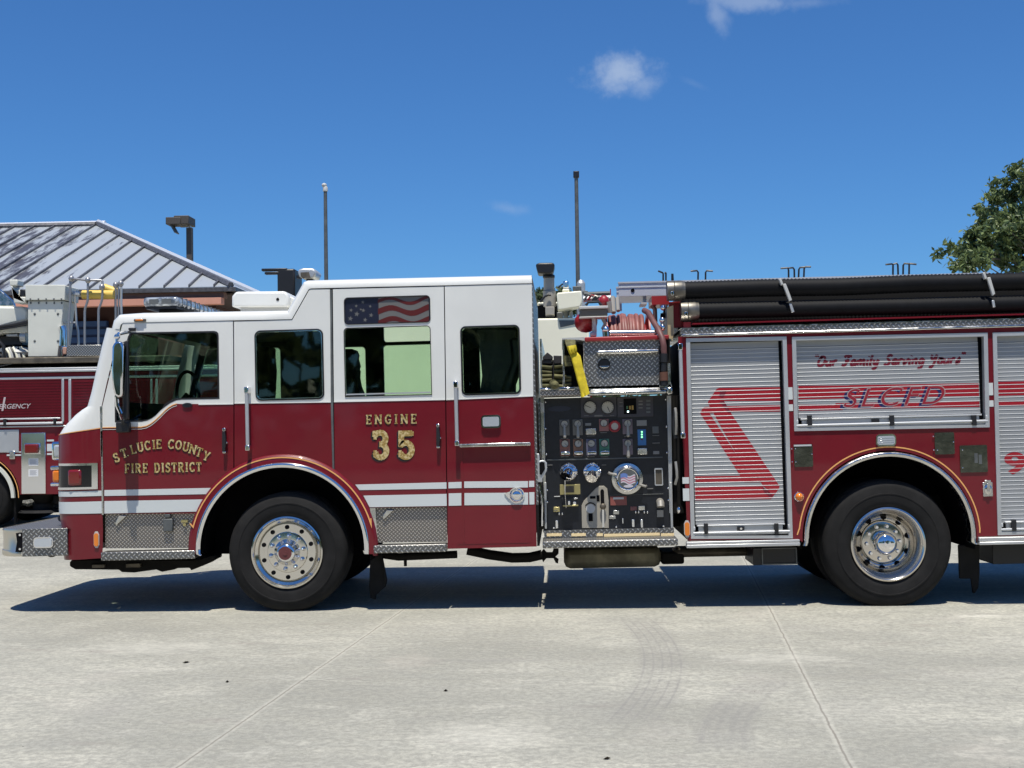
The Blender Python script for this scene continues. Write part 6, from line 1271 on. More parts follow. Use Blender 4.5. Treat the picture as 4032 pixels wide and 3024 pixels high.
# boom arm at the left edge
arm = B_('aerial_boom', M['console'], lambda q: q.prism(TT(r1(-700, 330, 0, 343, 190, 345, 240, 378, 240, 468, 100, 500, 0, 530, -700, 640), Yd + .1), Yd + .1, Yd + .8), bevel=.04)
B_('boom_lower', M['console'], lambda q: q.prism(TT(r1(-700, 650, 0, 545, 238, 515, 238, 575, 20, 580, -700, 700), Yd + .2), Yd + .2, Yd + .7), par=arm, bevel=.02)
pipe('hydraulic_hose', M['black'], r1, (-200, 540, 0, 522, 120, 505, 238, 478), .028, Yd + .05, par=arm); pipe('hydraulic_hose', M['black'], r1, (-200, 560, 0, 545, 120, 525, 238, 495), .02, Yd + .05, par=arm)
B_('camera_bracket', M['console'], lambda q: (q.prism(TT(r1(92, 168, 108, 168, 125, 265, 175, 262, 222, 262, 222, 318, 120, 316), Yd), Yd, Yd + .3), q.rbox(rc(r1, 82, 112, 152, 165, Yd), Yd, Yd + .25), q.prism(TT(r1(110, 205, 165, 195, 190, 250, 150, 258, 125, 250), Yd + .05), Yd + .05, Yd + .2)), bevel=.02)
B_('bracket_joint', M['black'], lambda q: q.rbox(rc(r1, 165, 195, 218, 262, Yd), Yd + .02, Yd + .3), bevel=.02)
B_('ladder_section', M['alu'], lambda q: q.prism(TT(r1(-500, -60, -10, 195, 110, 300, 120, 345, 0, 345, -500, 40), Yd + .5), Yd + .5, Yd + .6), par=arm, bevel=.01)
B_('turntable_cover', M['label_white'], lambda q: (q.ball(*(lambda p: (p[0], Yd + .4, p[1]))(T(r1(60, 740)[0], Yd)), .32, .3, .11, 16), q.rbox(rc(r1, 10, 582, 105, 598, Yd), Yd + .2, Yd + .5)), bevel=0)
B_('cylinder', M['satin'], lambda q: q.tube(tp3(r1, Yd + .3, 190, 610, 238, 612), .10, 14), bevel=0)
B_('gear_block', M['black'], lambda q: (q.rbox(rc(r1, -200, 600, 190, 690, Yd + .4), Yd + .4, Yd + 1.2), q.rbox(rc(r1, -300, 690, 520, 800, Yd + .7), Yd + .7, Yd + 1.2)), bevel=.02)
rnd = random.Random(5)
for k in range(9):
    u = 20 + 20 * k; B_('control_hose', M[('label_white', 'black', 'cream')[k % 3]], lambda q: q.tube(tp3(r1, Yd + .05 + .02 * k, u - 40, 740 + rnd.uniform(-10, 10), u, 720 + rnd.uniform(-15, 5), u + 20, 760, u + 30, 800), .035, 8), bevel=0, smooth=60)
pipe('control_hose', M['black'], r1, (-60, 850, 40, 790, 30, 690, -20, 640), .03, Yd - .03)
pipe('control_hose', M['black'], r1, (-60, 880, 150, 830, 240, 800, 500, 815, 880, 800), .02, Yd - .03)
# cream equipment housing and the gear on it, seen over and through the cab
Yc = YB - .06
ca = rc(nn, 985, 1262, 2322, 1640, Yc)
house = B_('equipment_housing', M['cream'], lambda q: q.box(ca[0], ca[1], Yc, Yc + 1.9, 1.4, ca[3]), bevel=.03)
B_('housing_patch', M['pole'], lambda q: q.prism(TT(s1(555, 722, 730, 722, 730, 765, 572, 800), Yc), Yc - .01, Yc), par=house, bevel=0)
B_('housing_ledge', M['cream'], lambda q: q.rbox(rc(s1, 320, 520, 800, 552, Yc + .6), Yc + .6, Yc + .9), bevel=.02)
gl_ = B_('gear_cluster', [M['pole'], M['label_white'], M['under']], lambda q: (q.rbox(rc(s1, 320, 560, 545, 720, Yc + .5), Yc + .5, Yc + .9, 2), q.rbox(rc(s1, 605, 600, 660, 722, Yc + .3), Yc + .3, Yc + .5, 1), q.rbox(rc(s1, 668, 620, 706, 722, Yc + .2), Yc + .2, Yc + .4, 1), q.rbox(rc(s1, 500, 630, 600, 722, Yc + .5), Yc + .5, Yc + .7, 0)), bevel=.02)
fm_ = B_('floodlight_mast', mat('weathered_mast', (.36, .34, .30), .6, .1), lambda q: (q.tube(tp3(s1, Yc + .2, 447, 260, 447, 400), .088, 16), q.tube(tp3(s1, Yc + .2, 450, 400, 456, 575), .105, 16), q.rbox(rc(s1, 408, 575, 508, 665, Yc + .1), Yc + .05, Yc + .4)), bevel=.01)
B_('lamp_head', M['black'], lambda q: (q.prism(TT(s1(303, 128, 345, 112, 490, 110, 512, 132, 495, 205, 460, 232, 330, 228), Yc + .2), Yc, Yc + .4), q.tube(tp3(s1, Yc + .2, 445, 225, 445, 270), .1, 14)), par=fm_, bevel=.03)
B_('lamp_glass', M['clear_lens'], lambda q: q.rbox(rc(s1, 350, 108, 480, 116, Yc + .2), Yc + .05, Yc + .35), par=fm_, bevel=0)
pipe('cable', M['black'], s1, (350, 525, 400, 465, 440, 445, 470, 448), .018, Yc + .05); pipe('cable', M['black'], s1, (545, 370, 590, 330, 640, 320), .015, Yc + .05)
bx_ = B_('cream_case', M['cream'], lambda q: q.prism(TT(s1(530, 430, 548, 420, 800, 400, 812, 520, 790, 575, 560, 612, 542, 610), Yc - .1), Yc - .1, Yc + .3), bevel=.02)
B_('case_lamp', [M['chrome'], M['cream']], lambda q: (q.rbox(rc(s1, 600, 292, 662, 375, Yc), Yc, Yc + .15, 0), q.rbox(rc(s1, 592, 378, 668, 412, Yc), Yc, Yc + .2, 1)), par=bx_, bevel=.02)
B_('case_bracket', M['pole'], lambda q: (q.rbox(rc(s1, 705, 350, 800, 398, Yc + .4), Yc + .4, Yc + .5), q.rbox(rc(s1, 810, 400, 870, 440, Yc + .4), Yc + .4, Yc + .5)), bevel=.01)
stk = B_('exhaust_stack', M['black'], lambda q: (q.rbox(rc(r3, 447, 30, 600, 400, Yc + .3), Yc + .1, Yc + .7), ), bevel=.03)
B_('stack_arm', M['black'], lambda q: (q.rbox(rc(r3, 298, 20, 520, 42, Yc + .2), Yc + .1, Yc + .2), q.rbox(rc(r3, 325, 50, 450, 72, Yc + .2), Yc + .1, Yc + .2)), par=stk, bevel=.01)
fl2 = B_('floodlight', M['satin'], lambda q: (q.prism(TT(r3(612, 52, 622, 28, 660, 18, 745, 20, 775, 45, 775, 60, 750, 108, 640, 105, 622, 88), Yc), Yc - .1, Yc + .35), ), bevel=.03)
B_('floodlight_lens', M['rust'], lambda q: q.prism(TT(r3(628, 52, 700, 48, 715, 98, 650, 102, 632, 88), Yc - .1), Yc - .12, Yc - .1), par=fl2, bevel=0)
B_('floodlight_arm', M['black'], lambda q: (q.rbox(rc(r3, 590, 75, 630, 100, Yc), Yc, Yc + .1), q.rbox(rc(r3, 690, 105, 745, 420, Yc + .1), Yc, Yc + .2)), par=fl2, bevel=0)

# ================================================================ FIRE STATION
zE, zR = 5.12, 7.85; yE, yR, yK = 19.3, 26.4, 33.5
Xe = T((909, 1127), yE)[0]; Xr = T((382, 872), yR)[0]; zE = T((909, 1127), yE)[1]; zR = T((382, 884), yR)[1]; XL = -34.0
fs = empty('fire_station', (-20, yR, 0)); tag(fs, 'low fire station with a streaked grey metal hip roof and salmon wall band', 'building')
roofm = mat('standing_seam_metal', (.50, .50, .54), .38, .35)
def roof_fn(t, b):
    n = noise_(t, 1.6, 8, rough=.72, sc=(2.2, .35, .35)); n2 = noise_(t, .16, 3)
    sx = nd(t, 'ShaderNodeSeparateXYZ'); t.links.new(objc(t), sx.inputs[0])
    w = smooth(t, mth(t, 'MULTIPLY', sx.outputs[0], -1.0), 11.0, 15.0, -.10, .17)
    k = smooth(t, mth(t, 'ADD', mth(t, 'ADD', n, w), mth(t, 'MULTIPLY', mth(t, 'SUBTRACT', n2, .5), .5)), .54, .66)
    t.links.new(mixc(t, k, (.46, .49, .51), (.10, .095, .105)), b.inputs['Base Color'])
roof_fn(roofm.node_tree, roofm.node_tree.nodes['Principled BSDF'])
seam = colour_m('roof_seam', (.14, .14, .155), .5, .3)
def quad_slab(q, pts, mi=0, dz=-.06):
    q.add(list(pts) + [(x, y, z + dz) for x, y, z in pts], [tuple(range(len(pts)))] + [tuple(range(2 * len(pts) - 1, len(pts) - 1, -1))] + [(i, i + len(pts), (i + 1) % len(pts) + len(pts), (i + 1) % len(pts))for i in range(len(pts))], mi)
q = MB(); quad_slab(q, [(XL, yE, zE), (Xe, yE, zE), (Xr, yR, zR), (XL, yR, zR)]); quad_slab(q, [(Xe, yE, zE), (Xe, yK, zE), (Xr, yR, zR)]); quad_slab(q, [(Xe, yK, zE), (XL, yK, zE), (XL, yR, zR), (Xr, yR, zR)])
rf = q.build('roof', roofm, fs, smooth=0)
q = MB(); sp_ = .615; x = Xr + .02; n = 0
slope = (zR - zE) / (yR - yE)
xs_ = [Xr - sp_ * k for k in range(0, 33)] + [Xr + sp_ * k for k in range(1, 12)]
for x in xs_:
    if x > Xe - .1: continue
    ye = yR if x <= Xr else yR - (yR - yE) * (x - Xr) / (Xe - Xr)
    L_ = ye - yE; y0, y1 = yE, ye; z0, z1 = zE, zE + slope * L_
    q.add([(x - .02, y0, z0 - .01), (x + .02, y0, z0 - .01), (x + .02, y0, z0 + .06), (x - .02, y0, z0 + .06), (x - .02, y1, z1 - .01), (x + .02, y1, z1 - .01), (x + .02, y1, z1 + .06), (x - .02, y1, z1 + .06)], [(0, 1, 2, 3), (4, 7, 6, 5), (0, 4, 5, 1), (1, 5, 6, 2), (2, 6, 7, 3), (3, 7, 4, 0)])
q.build('roof_seams', seam, rf, smooth=0)
q = MB(); q.tube([(Xr, yR, zR + .02), (Xe, yE, zE + .02)], .085, 6); q.tube([(XL, yR - .12, zR - .02), (Xr, yR - .12, zR - .02)], .09, 6); q.build('hip_cap', seam, rf)
q = MB(); q.tube([(XL, yR + .15, zR + .04), (Xr + .2, yR + .15, zR + .04)], .10, 8); q.tube([(Xr, yR, zR + .04), (Xe, yK, zE + .04)], .13, 8); q.build('ridge_cap', mat('roof_trim_white', (.74, .75, .78), .4, .2), rf)
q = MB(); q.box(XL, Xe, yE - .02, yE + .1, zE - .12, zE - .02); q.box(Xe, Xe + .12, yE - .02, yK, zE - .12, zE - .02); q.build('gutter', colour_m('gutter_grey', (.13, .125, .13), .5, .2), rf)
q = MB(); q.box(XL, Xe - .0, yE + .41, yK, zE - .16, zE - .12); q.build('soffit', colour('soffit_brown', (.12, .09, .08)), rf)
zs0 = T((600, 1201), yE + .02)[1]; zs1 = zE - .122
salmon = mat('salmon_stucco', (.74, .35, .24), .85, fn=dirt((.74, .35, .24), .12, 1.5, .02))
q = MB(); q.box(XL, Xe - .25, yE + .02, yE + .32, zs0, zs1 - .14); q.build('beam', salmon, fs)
q = MB(); q.box(XL, Xe - .2, yE + .1, yE + .4, zs1 - .138, zs1); q.build('gutter_shade', colour('gutter_shade_brown', (.20, .11, .085), .8), fs)  # brown band painted in as the shade under the gutter
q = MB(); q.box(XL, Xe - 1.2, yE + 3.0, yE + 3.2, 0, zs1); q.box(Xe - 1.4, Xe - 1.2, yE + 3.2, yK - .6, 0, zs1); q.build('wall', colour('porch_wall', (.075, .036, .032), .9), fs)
for x in (-21.5, -15.6, -9.6): 
    q = MB(); q.box(x - .3, x + .3, yE + .4, yE + 1.0, 0, zs0 - .002); q.build('column', salmon, fs, bevel=.02)
navy = mat('navy_door', (.02, .05, .16), .5, fn=dirt((.02, .05, .16), .2, 4, 0))
for (xa_, xb_) in ((-26.8, -22.6), (-20.9, -16.5), (T((232, 1400), yE + 2.9)[0], T((425, 1400), yE + 2.9)[0])):
    dq = MB(); dq.box(xa_, xb_, yE + 2.9, yE + 2.97, 0, 4.5); dr = dq.build('bay_door', navy, fs)
    dq = MB()
    for k in range(21): dq.box(xa_ + .03, xb_ - .03, yE + 2.86, yE + 2.9, .06 + .215 * k, .20 + .215 * k)
    dq.build('door_slats', colour('blue_louvre', (.05, .12, .32), .5), dr)

# ---- poles and lamp ----------------------------------------------------------
def pole(u, v0, w0, w1, Y, lab, caps, lean=0):
    x, z = T((u, v0), Y); root = empty('metal_pole', (x, Y, 0)); tag(root, lab, 'pole', 'tall grey poles behind the fire engine')
    s = FPX / (Y + 10.8); q = MB(); q.tube([(x, Y, 0), (x, Y, z)], [w1 / 2 / s, w0 / 2 / s], 16); q.build('shaft', M['pole'], root)
    q = MB()
    if caps: q.tube([(x, Y, z - .02), (x, Y, z + .05), (x, Y, z + .09)], [w0 * .7 / s, w0 * .7 / s, w0 * .4 / s], 14); q.ball(x - .02, Y, z + .1, .05, .05, .04)
    else: q.box(x - .055, x + .055, Y - .055, Y + .055, z, z + .12)
    q.build('cap', M['black'] if not caps else M['label_white'], root, bevel=.01)
    return root
pole(1281, 750, 14, 22, 12.5, 'tall grey pole with a pale cap rising behind the cab roof', True)
p2 = pole(2269, 700, 15, 20, 12.8, 'taller grey pole with a dark square cap rising behind the pump section', False)
q = MB(); a = T((2287, 1120), 12.8); q.tube([(a[0], 12.8, a[1] - .6), (a[0], 12.8, a[1] + .02)], .085, 14); q.tube([(a[0], 12.8, a[1] + .02), (a[0], 12.8, a[1] + .08)], [.085, .05], 14); q.build('sleeve', M['satin'], p2)
Yl = 36.0; lx = T((747, 940), Yl)[0]; lz = T((747, 898), Yl)[1]
lp = empty('street_lamp', (lx, Yl, 0)); tag(lp, 'bronze parking lot lamp with a square head and open flap above the station roof', 'street lamp')
s = FPX / (Yl + 10.8); q = MB(); q.box(lx - 11 / s, lx + 11 / s, Yl - .1, Yl + .1, 0, lz); q.build('pole', M['lamp_brown'], lp)
q = MB(); a = T((668, 862), Yl); b = T((756, 888), Yl); q.box(T((698, 862), Yl)[0], b[0], Yl - .45, Yl + .45, b[1], T((720, 856), Yl)[1]); q.box(a[0], T((700, 0), Yl)[0] if False else T((726, 870), Yl)[0], Yl - .5, Yl + .2, T((690, 891), Yl)[1], T((690, 863), Yl)[1]); q.build('lamp_head', M['lamp_brown'], lp, bevel=.02)
q = MB(); q.prism(TT(nn(681, 891, 686, 891, 703, 920, 699, 922), Yl), Yl - .4, Yl + .1); q.build('lamp_flap', M['pole'], lp)
q = MB(); q.box(lx - .03, lx + .05, Yl - .05, Yl + .05, lz - .02, lz + .09); q.build('bracket', M['satin'], lp)

# ================================================================ TREES
def leaf_mat(name, a, b):
    m = bpy.data.materials.new(name); m.use_nodes = True; t = m.node_tree; p = t.nodes['Principled BSDF']
    g = nd(t, 'ShaderNodeNewGeometry'); n = noise_(t, 1.3, 3)
    f = mth(t, 'ADD', mth(t, 'MULTIPLY', g.outputs['Random Per Island'], .8), mth(t, 'MULTIPLY', n, .6))
    t.links.new(mixc(t, smooth(t, f, .25, .9), a, b), p.inputs['Base Color']); p.inputs['Roughness'].default_value = .45; p.inputs['Specular IOR Level'].default_value = .4
    tr = nd(t, 'ShaderNodeBsdfTranslucent'); tr.inputs[0].default_value = (*b, 1); mx = nd(t, 'ShaderNodeMixShader'); mx.inputs[0].default_value = .22
    o = t.nodes['Material Output']; t.links.new(p.outputs[0], mx.inputs[1]); t.links.new(tr.outputs[0], mx.inputs[2]); t.links.new(mx.outputs[0], o.inputs[0]); return m
bark = mat('bark', (.16, .14, .12), .9, fn=dirt((.18, .16, .135), .5, 9, .3))
def tree(x, y, h, blobs, ntips, per, ls, lab, lm, seed=1, fallback=False, group=None):
    rn = random.Random(seed); root = empty('tree', (x, y, 0)); tag(root, lab, 'tree', group)
    tk = MB(); cr = MB(); hb = h * .34
    tk.tube([(x, y, -.05), (x + .05, y, hb * .5), (x - .05, y + .05, hb), (x, y, h * .6)], [.34 * h / 8, .26 * h / 8, .2 * h / 8, .1 * h / 8], 10)
    tips = []
    for (bx, by, bz, rx, ry, rz, w) in blobs:
        for _ in range(int(ntips * w)):
            u = Vector((rn.gauss(0, 1), rn.gauss(0, 1), rn.gauss(0, 1))).normalized() * (rn.uniform(.25, 1) ** .45)
            tips.append(Vector((bx + u.x * rx, by + u.y * ry, bz + u.z * rz)))
    for i, p in enumerate(tips):
        base = Vector((x, y, hb + rn.uniform(0, h * .25)))
        if i % 3 == 0:
            m1 = base.lerp(p, .5) + Vector((rn.uniform(-.3, .3), rn.uniform(-.3, .3), rn.uniform(0, .4)))
            tk.tube([base, base.lerp(m1, .55) + Vector((0, 0, .1)), m1, p], [.07, .045, .028, .008], 5)
        for _ in range(per):
            d = Vector((rn.gauss(0, .20), rn.gauss(0, .20), rn.gauss(0, .15))) * (ls * 5.2); c = p + d
            n = Vector((rn.gauss(0, 1), rn.gauss(0, 1), rn.gauss(0, .8) + .5)).normalized(); a_ = n.orthogonal().normalized(); a_.rotate(Matrix.Rotation(rn.uniform(0, 6.28), 3, n)); b_ = n.cross(a_); s_ = ls * rn.uniform(.6, 1.25)
            cr.add([c - a_ * s_, c - b_ * s_ * .45 + n * s_ * .12, c + a_ * s_, c + b_ * s_ * .45 + n * s_ * .12], [(0, 1, 2, 3)])
    tk.build('trunk', bark, root, smooth=60); cr.build('crown', lm, root, smooth=0); return root
lmA = leaf_mat('oak_leaf', (.045, .08, .034), (.16, .21, .075)); lmB = leaf_mat('far_leaf', (.03, .055, .022), (.10, .13, .05))
def at(u, v, Y): x, z = T((u, v), Y); return x, Y, z
Yt = 14.0
bl = []
for (u, v, ru, rv, w) in ((3775, 1035, 36, 18, .04), (3805, 1005, 45, 38, .08), (3835, 1030, 60, 38, .12), (3850, 940, 55, 55, .14), (3920, 990, 70, 60, .20), (3900, 850, 50, 65, .15), (3950, 775, 45, 45, .10), (3885, 740, 22, 16, .02), (3835, 800, 14, 10, .01), (4010, 720, 50, 60, .16), (4060, 900, 110, 150, .6), (4200, 780, 160, 190, .6), (4350, 900, 180, 160, .5), (3760, 950, 24, 12, .015), (3735, 990, 20, 10, .012), (3960, 905, 60, 60, .14), (3985, 1045, 45, 28, .06)):
    p = at(u, v, Yt + random.uniform(-.5, 1.2)); k = (Yt + 10.8) / FPX; bl.append((p[0], p[1], p[2], ru * k, max(ru * k, .6), rv * k, w))
tree(at(4330, 1500, Yt)[0], Yt + .5, 7.5, bl, 92, 55, .070, 'leafy green tree with loose branches behind the right end of the engine', lmA, 4)
Yf = 60.0; k = (Yf + 10.8) / FPX
bl = [(*at(2140, 1185, Yf), 50 * k, 1.6, 42 * k, .5), (*at(2195, 1175, Yf), 52 * k, 1.6, 44 * k, .6), (*at(2250, 1200, Yf), 40 * k, 1.6, 35 * k, .3)]
tree(at(2180, 1500, Yf)[0], Yf, 8.5, bl, 60, 70, .13, 'distant rounded green treetop seen between the cab and the floodlight mast', lmB, 6)
# a far wood closing the lot beyond the trucks
rn = random.Random(12); q = MB()
for k in range(260):
    cx, cy = rn.uniform(-95, 105), 78 + rn.uniform(0, 8); hh_ = rn.uniform(1.6, 3.4)
    for _ in range(60):
        d = Vector((rn.gauss(0, 1.6), rn.gauss(0, 1.2), rn.gauss(0, hh_ * .5))); c = Vector((cx, cy, hh_)) + d
        if c.z < 0.1: c.z = rn.uniform(.1, 1)
        n = Vector((rn.gauss(0, 1), rn.gauss(0, 1), rn.gauss(0, 1))).normalized(); a_ = n.orthogonal().normalized(); b_ = n.cross(a_); s_ = rn.uniform(.3, .6)
        q.add([c - a_ * s_, c - b_ * s_ * .6, c + a_ * s_, c + b_ * s_ * .6], [(0, 1, 2, 3)])
w_ = q.build('far_wood', lmB, None, smooth=0); tag(w_, 'low green wood closing the view far beyond the trucks', 'wood', None, 'stuff')

# unseen trees added behind the camera to darken reflections and dim the truck side
rn = random.Random(21); q = MB()
for k in range(150):
    cx, cy = rn.uniform(-75, 75), -38 - rn.uniform(0, 7); hh_ = rn.uniform(3.5, 7.5)
    for _ in range(85):
        d = Vector((rn.gauss(0, 2.2), rn.gauss(0, 1.6), rn.gauss(0, hh_ * .42))); c = Vector((cx, cy, hh_)) + d
        if c.z < 0.2: c.z = rn.uniform(.2, 3)
        n = Vector((rn.gauss(0, 1), rn.gauss(0, 1), rn.gauss(0, 1))).normalized(); a_ = n.orthogonal().normalized(); b_ = n.cross(a_); s_ = rn.uniform(.5, 1.0)
        q.add([c - a_ * s_, c - b_ * s_ * .6, c + a_ * s_, c + b_ * s_ * .6], [(0, 1, 2, 3)])
w_ = q.build('wood', lmA, None, smooth=0); tag(w_, 'tall green wood added unseen behind the camera to darken reflections', 'wood', None, 'stuff')

# ================================================================ GROUND
g0, g1_ = G((1586, 2402)), G((693, 3024)); h0, h1 = G((3026, 2388)), G((3354, 3024))
jd = Vector((g1_[0] - g0[0] + h1[0] - h0[0], g1_[1] - g0[1] + h1[1] - h0[1])).normalized(); jn = Vector((jd.y, -jd.x))
if jn.x < 0: jn = -jn
c0_ = jn.dot(Vector(g0)); c1_ = jn.dot(Vector(h0)); gap = c1_ - c0_
print('joint gap', gap, g0, h0, FW, RW)
lat = [G((0, 2350)), G((2900, 2612))]
def ground_fn(t, b):
    sx = nd(t, 'ShaderNodeSeparateXYZ'); t.links.new(objc(t), sx.inputs[0]); X, Y = sx.outputs[0], sx.outputs[1]
    big = noise_(t, .55, 6, rough=.6, sc=(.7, 1.2, 1)); fine = noise_(t, 26, 4, rough=.7); mid_ = noise_(t, 4.2, 8, rough=.68, sc=(.75, 1.25, 1)); sp = noise_(t, 90, 3, rough=.7); blot = noise_(t, 1.5, 8, rough=.72, sc=(.8, 1.5, 1))
    c = mixc(t, smooth(t, big, .34, .66), (.31, .302, .252), (.505, .488, .405))
    c = mixc(t, smooth(t, mid_, .40, .62, 0, .5), c, (.285, .282, .245))
    c = mixc(t, smooth(t, blot, .52, .64, 0, .4), c, (.54, .52, .44))
    c = mixc(t, smooth(t, fine, .38, .62, .0, .55), c, (.20, .193, .168)); c = mixc(t, smooth(t, sp, .56, .7, 0, .45), c, (.60, .57, .50))
    # pinkish dust
    c = mixc(t, smooth(t, noise_(t, .9, 4), .58, .75, 0, .2), c, (.48, .43, .38))
    wob = mth(t, 'MULTIPLY', mth(t, 'SUBTRACT', noise_(t, 7, 4), .5), .02)
    def line(cst, nx, ny, w, dark, halo=.035, amt=.6):
        nonlocal c
        d = mth(t, 'ABSOLUTE', mth(t, 'ADD', mth(t, 'SUBTRACT', mth(t, 'ADD', mth(t, 'MULTIPLY', X, nx), mth(t, 'MULTIPLY', Y, ny)), cst), wob))
        c = mixc(t, smooth(t, d, halo * .4, halo, .38 * min(1, amt * 1.5), 0), c, (.54, .52, .44)); c = mixc(t, smooth(t, d, w * .4, w, amt, 0), c, dark)
    for k in range(-3, 4): line(c0_ + gap * k, jn.x, jn.y, .008, (.13, .11, .09))
    for gy, am in ((G((2100, 2600)), .16), (G((500, 2351)), .5)):
        nx, ny = -jn.y, jn.x
        if ny < 0: nx, ny = -nx, -ny
        dv = Vector((G((3950, 2622))[0] - G((2300, 2594))[0], G((3950, 2622))[1] - G((2300, 2594))[1])).normalized(); nn_ = Vector((-dv.y, dv.x)) if gy[1] < -.5 else Vector((.02, 1)).normalized()
        line(nn_.dot(Vector(gy)), nn_.x, nn_.y, .012, (.25, .22, .19), .05, am)
    # curved tyre marks
    cx, cy = G((2180, 2560)); 
    def marks(cx, cy, r0, n, step, x_lo, col=(.20, .19, .18), amt=.55, w=.012, ymin=-99, ymax=99):
        nonlocal c
        dx = mth(t, 'SUBTRACT', X, cx); dy = mth(t, 'SUBTRACT', Y, cy); r = mth(t, 'SQRT', mth(t, 'ADD', mth(t, 'MULTIPLY', dx, dx), mth(t, 'MULTIPLY', dy, dy)))
        m = mth(t, 'GREATER_THAN', dx, x_lo); m = mth(t, 'MULTIPLY', m, mth(t, 'MULTIPLY', smooth(t, Y, ymin, ymin + .35), smooth(t, Y, ymax - .35, ymax, 1, 0)))
        pt = smooth(t, noise_(t, 2.2, 3), .3, .5, .25, 1)
        tot = None
        for k in range(n):
            s_ = smooth(t, mth(t, 'ABSOLUTE', mth(t, 'SUBTRACT', r, r0 + step * k)), w * .3, w, amt, 0); tot = s_ if tot is None else mth(t, 'MAXIMUM', tot, s_)
        band = mth(t, 'MULTIPLY', smooth(t, mth(t, 'ABSOLUTE', mth(t, 'SUBTRACT', r, r0 + step * (n - 1) / 2)), step * n * .35, step * n * .66, .24, 0), 1.0)
        c = mixc(t, mth(t, 'MULTIPLY', mth(t, 'MULTIPLY', mth(t, 'MAXIMUM', tot, band), m), pt), c, col)
    pA, pB, pC = Vector(G((2555, 2480))), Vector(G((2615, 2610))), Vector(G((2530, 2800)))
    def circ(a, b_, c_):
        d = 2 * (a.x * (b_.y - c_.y) + b_.x * (c_.y - a.y) + c_.x * (a.y - b_.y)); A2, B2, C2 = a.length_squared, b_.length_squared, c_.length_squared
        return Vector(((A2 * (b_.y - c_.y) + B2 * (c_.y - a.y) + C2 * (a.y - b_.y)) / d, (A2 * (c_.x - b_.x) + B2 * (a.x - c_.x) + C2 * (b_.x - a.x)) / d))
    o = circ(pA, pB, pC); r0 = (pB - o).length; marks(o.x, o.y, r0 - .13, 5, .06, .2, w=.013, amt=.5, ymin=pC.y - .4, ymax=pA.y + .6)
    pA, pB, pC = Vector(G((3000, 2700))), Vector(G((2890, 2800))), Vector(G((2850, 2920))); o = circ(pA, pB, pC); r0 = (pB - o).length
    marks(o.x, o.y, r0 - .1, 4, .07, -50, amt=.35, w=.03, ymin=pC.y - .3, ymax=pA.y + .3) if o.x > pB.x else marks(o.x, o.y, r0, 3, .07, 0, amt=.3, w=.02, ymin=pC.y - .3, ymax=pA.y + .3)
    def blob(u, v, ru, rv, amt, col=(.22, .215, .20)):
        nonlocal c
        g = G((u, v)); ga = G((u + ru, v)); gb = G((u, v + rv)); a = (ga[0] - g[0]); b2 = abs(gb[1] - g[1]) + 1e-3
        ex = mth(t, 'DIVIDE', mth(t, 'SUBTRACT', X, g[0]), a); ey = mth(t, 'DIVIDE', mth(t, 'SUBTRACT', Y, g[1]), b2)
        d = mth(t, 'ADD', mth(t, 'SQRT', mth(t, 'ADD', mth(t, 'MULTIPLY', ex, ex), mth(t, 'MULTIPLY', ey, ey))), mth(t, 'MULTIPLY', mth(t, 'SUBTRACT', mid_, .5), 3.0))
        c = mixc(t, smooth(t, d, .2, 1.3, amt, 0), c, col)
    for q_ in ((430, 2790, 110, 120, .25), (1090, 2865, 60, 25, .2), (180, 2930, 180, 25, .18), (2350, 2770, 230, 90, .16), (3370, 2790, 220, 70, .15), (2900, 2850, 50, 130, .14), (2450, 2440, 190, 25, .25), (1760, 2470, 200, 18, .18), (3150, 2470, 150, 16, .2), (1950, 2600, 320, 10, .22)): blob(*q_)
    for q_ in ((1600, 2610, 110, 40, .18), (3900, 2960, 200, 60, .15)): blob(*q_, col=(.54, .48, .41))
    for q_ in ((600, 2550, 320, 30, .3), (1900, 2900, 260, 70, .3), (3050, 2590, 260, 22, .3), (3900, 2425, 200, 6, .6)): blob(*q_, col=(.60, .58, .50))
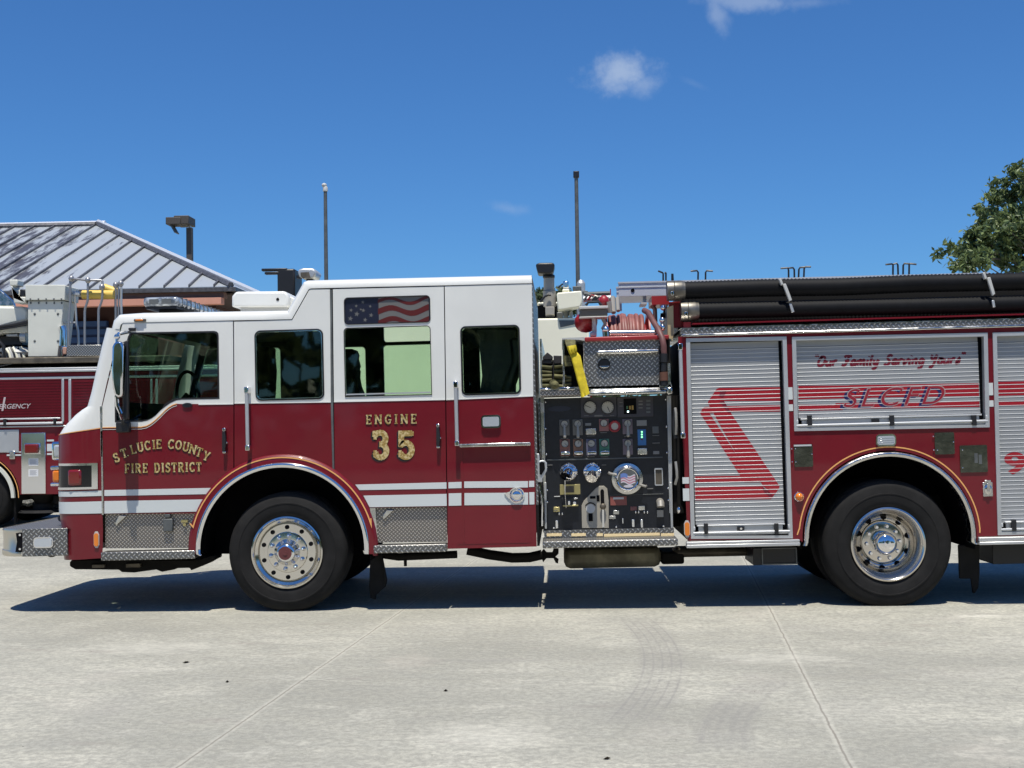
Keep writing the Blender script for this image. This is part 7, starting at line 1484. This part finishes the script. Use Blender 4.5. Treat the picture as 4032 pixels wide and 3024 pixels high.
    g2_ = noise_(t, 11, 6, rough=.75, sc=(.7, 1.4, 1)); c = mixc(t, smooth(t, g2_, .44, .64, 0, .38), c, (.225, .22, .19))
    # darker drips under and around the vehicles
    st = mth(t, 'MULTIPLY', smooth(t, noise_(t, 2.3, 5, sc=(.6, 1.6, 1)), .60, .74), .35); c = mixc(t, st, c, (.24, .21, .185))
    ch = smooth(t, noise_(t, 30, 1), .795, .81); c = mixc(t, ch, c, (.07, .06, .05))
    t.links.new(c, b.inputs['Base Color']); b.inputs['Roughness'].default_value = .85
    bump(t, b, mth(t, 'ADD', fine, mth(t, 'MULTIPLY', mid_, .6)), .25, .01)
for (u, v, s_, lab) in ((733, 2611, .024, 'dark dry leaf on the concrete left of the foreground joint'), (1755, 2723, .014, 'small dark round chip on the concrete in the middle foreground'), (2390, 2991, .02, 'thin dark twig on the concrete near the bottom edge'), (895, 2688, .012, 'tiny brown leaf scrap on the concrete right of the dark dry leaf')):
    g = G((u, v)); q = MB(); q.add([(g[0] - s_, g[1] - .3 * s_, .004), (g[0], g[1] - .5 * s_, .016), (g[0] + s_, g[1] + .2 * s_, .006), (g[0] + .1 * s_, g[1] + .6 * s_, .012), (g[0], g[1], .001)], [(0, 1, 2, 3), (0, 4, 1), (1, 4, 2), (2, 4, 3), (3, 4, 0)]); o = q.build('dry_leaf' if 'leaf' in lab else ('twig' if 'twig' in lab else 'stone_chip'), colour('dead_leaf', (.035, .025, .015), .9), None, smooth=0); tag(o, lab, 'leaf' if 'leaf' in lab else ('twig' if 'twig' in lab else 'debris'))
conc = mat('concrete', (.45, .42, .36), .85, fn=ground_fn)
q = MB(); q.add([(-140, -36, 0), (140, -36, 0), (140, 76, 0), (-140, 76, 0)], [(0, 1, 2, 3)]); o = q.build('concrete_ground', conc, None, smooth=0); tag(o, None, None, None, 'structure')
q = MB(); q.add([(-900, -900, -.06), (900, -900, -.06), (900, 1500, -.06), (-900, 1500, -.06)], [(0, 1, 2, 3)]); o = q.build('grass_ground', mat('grass', (.08, .11, .035), .9, fn=dirt((.09, .12, .04), .4, .6, 0)), None, smooth=0); tag(o, None, None, None, 'structure')
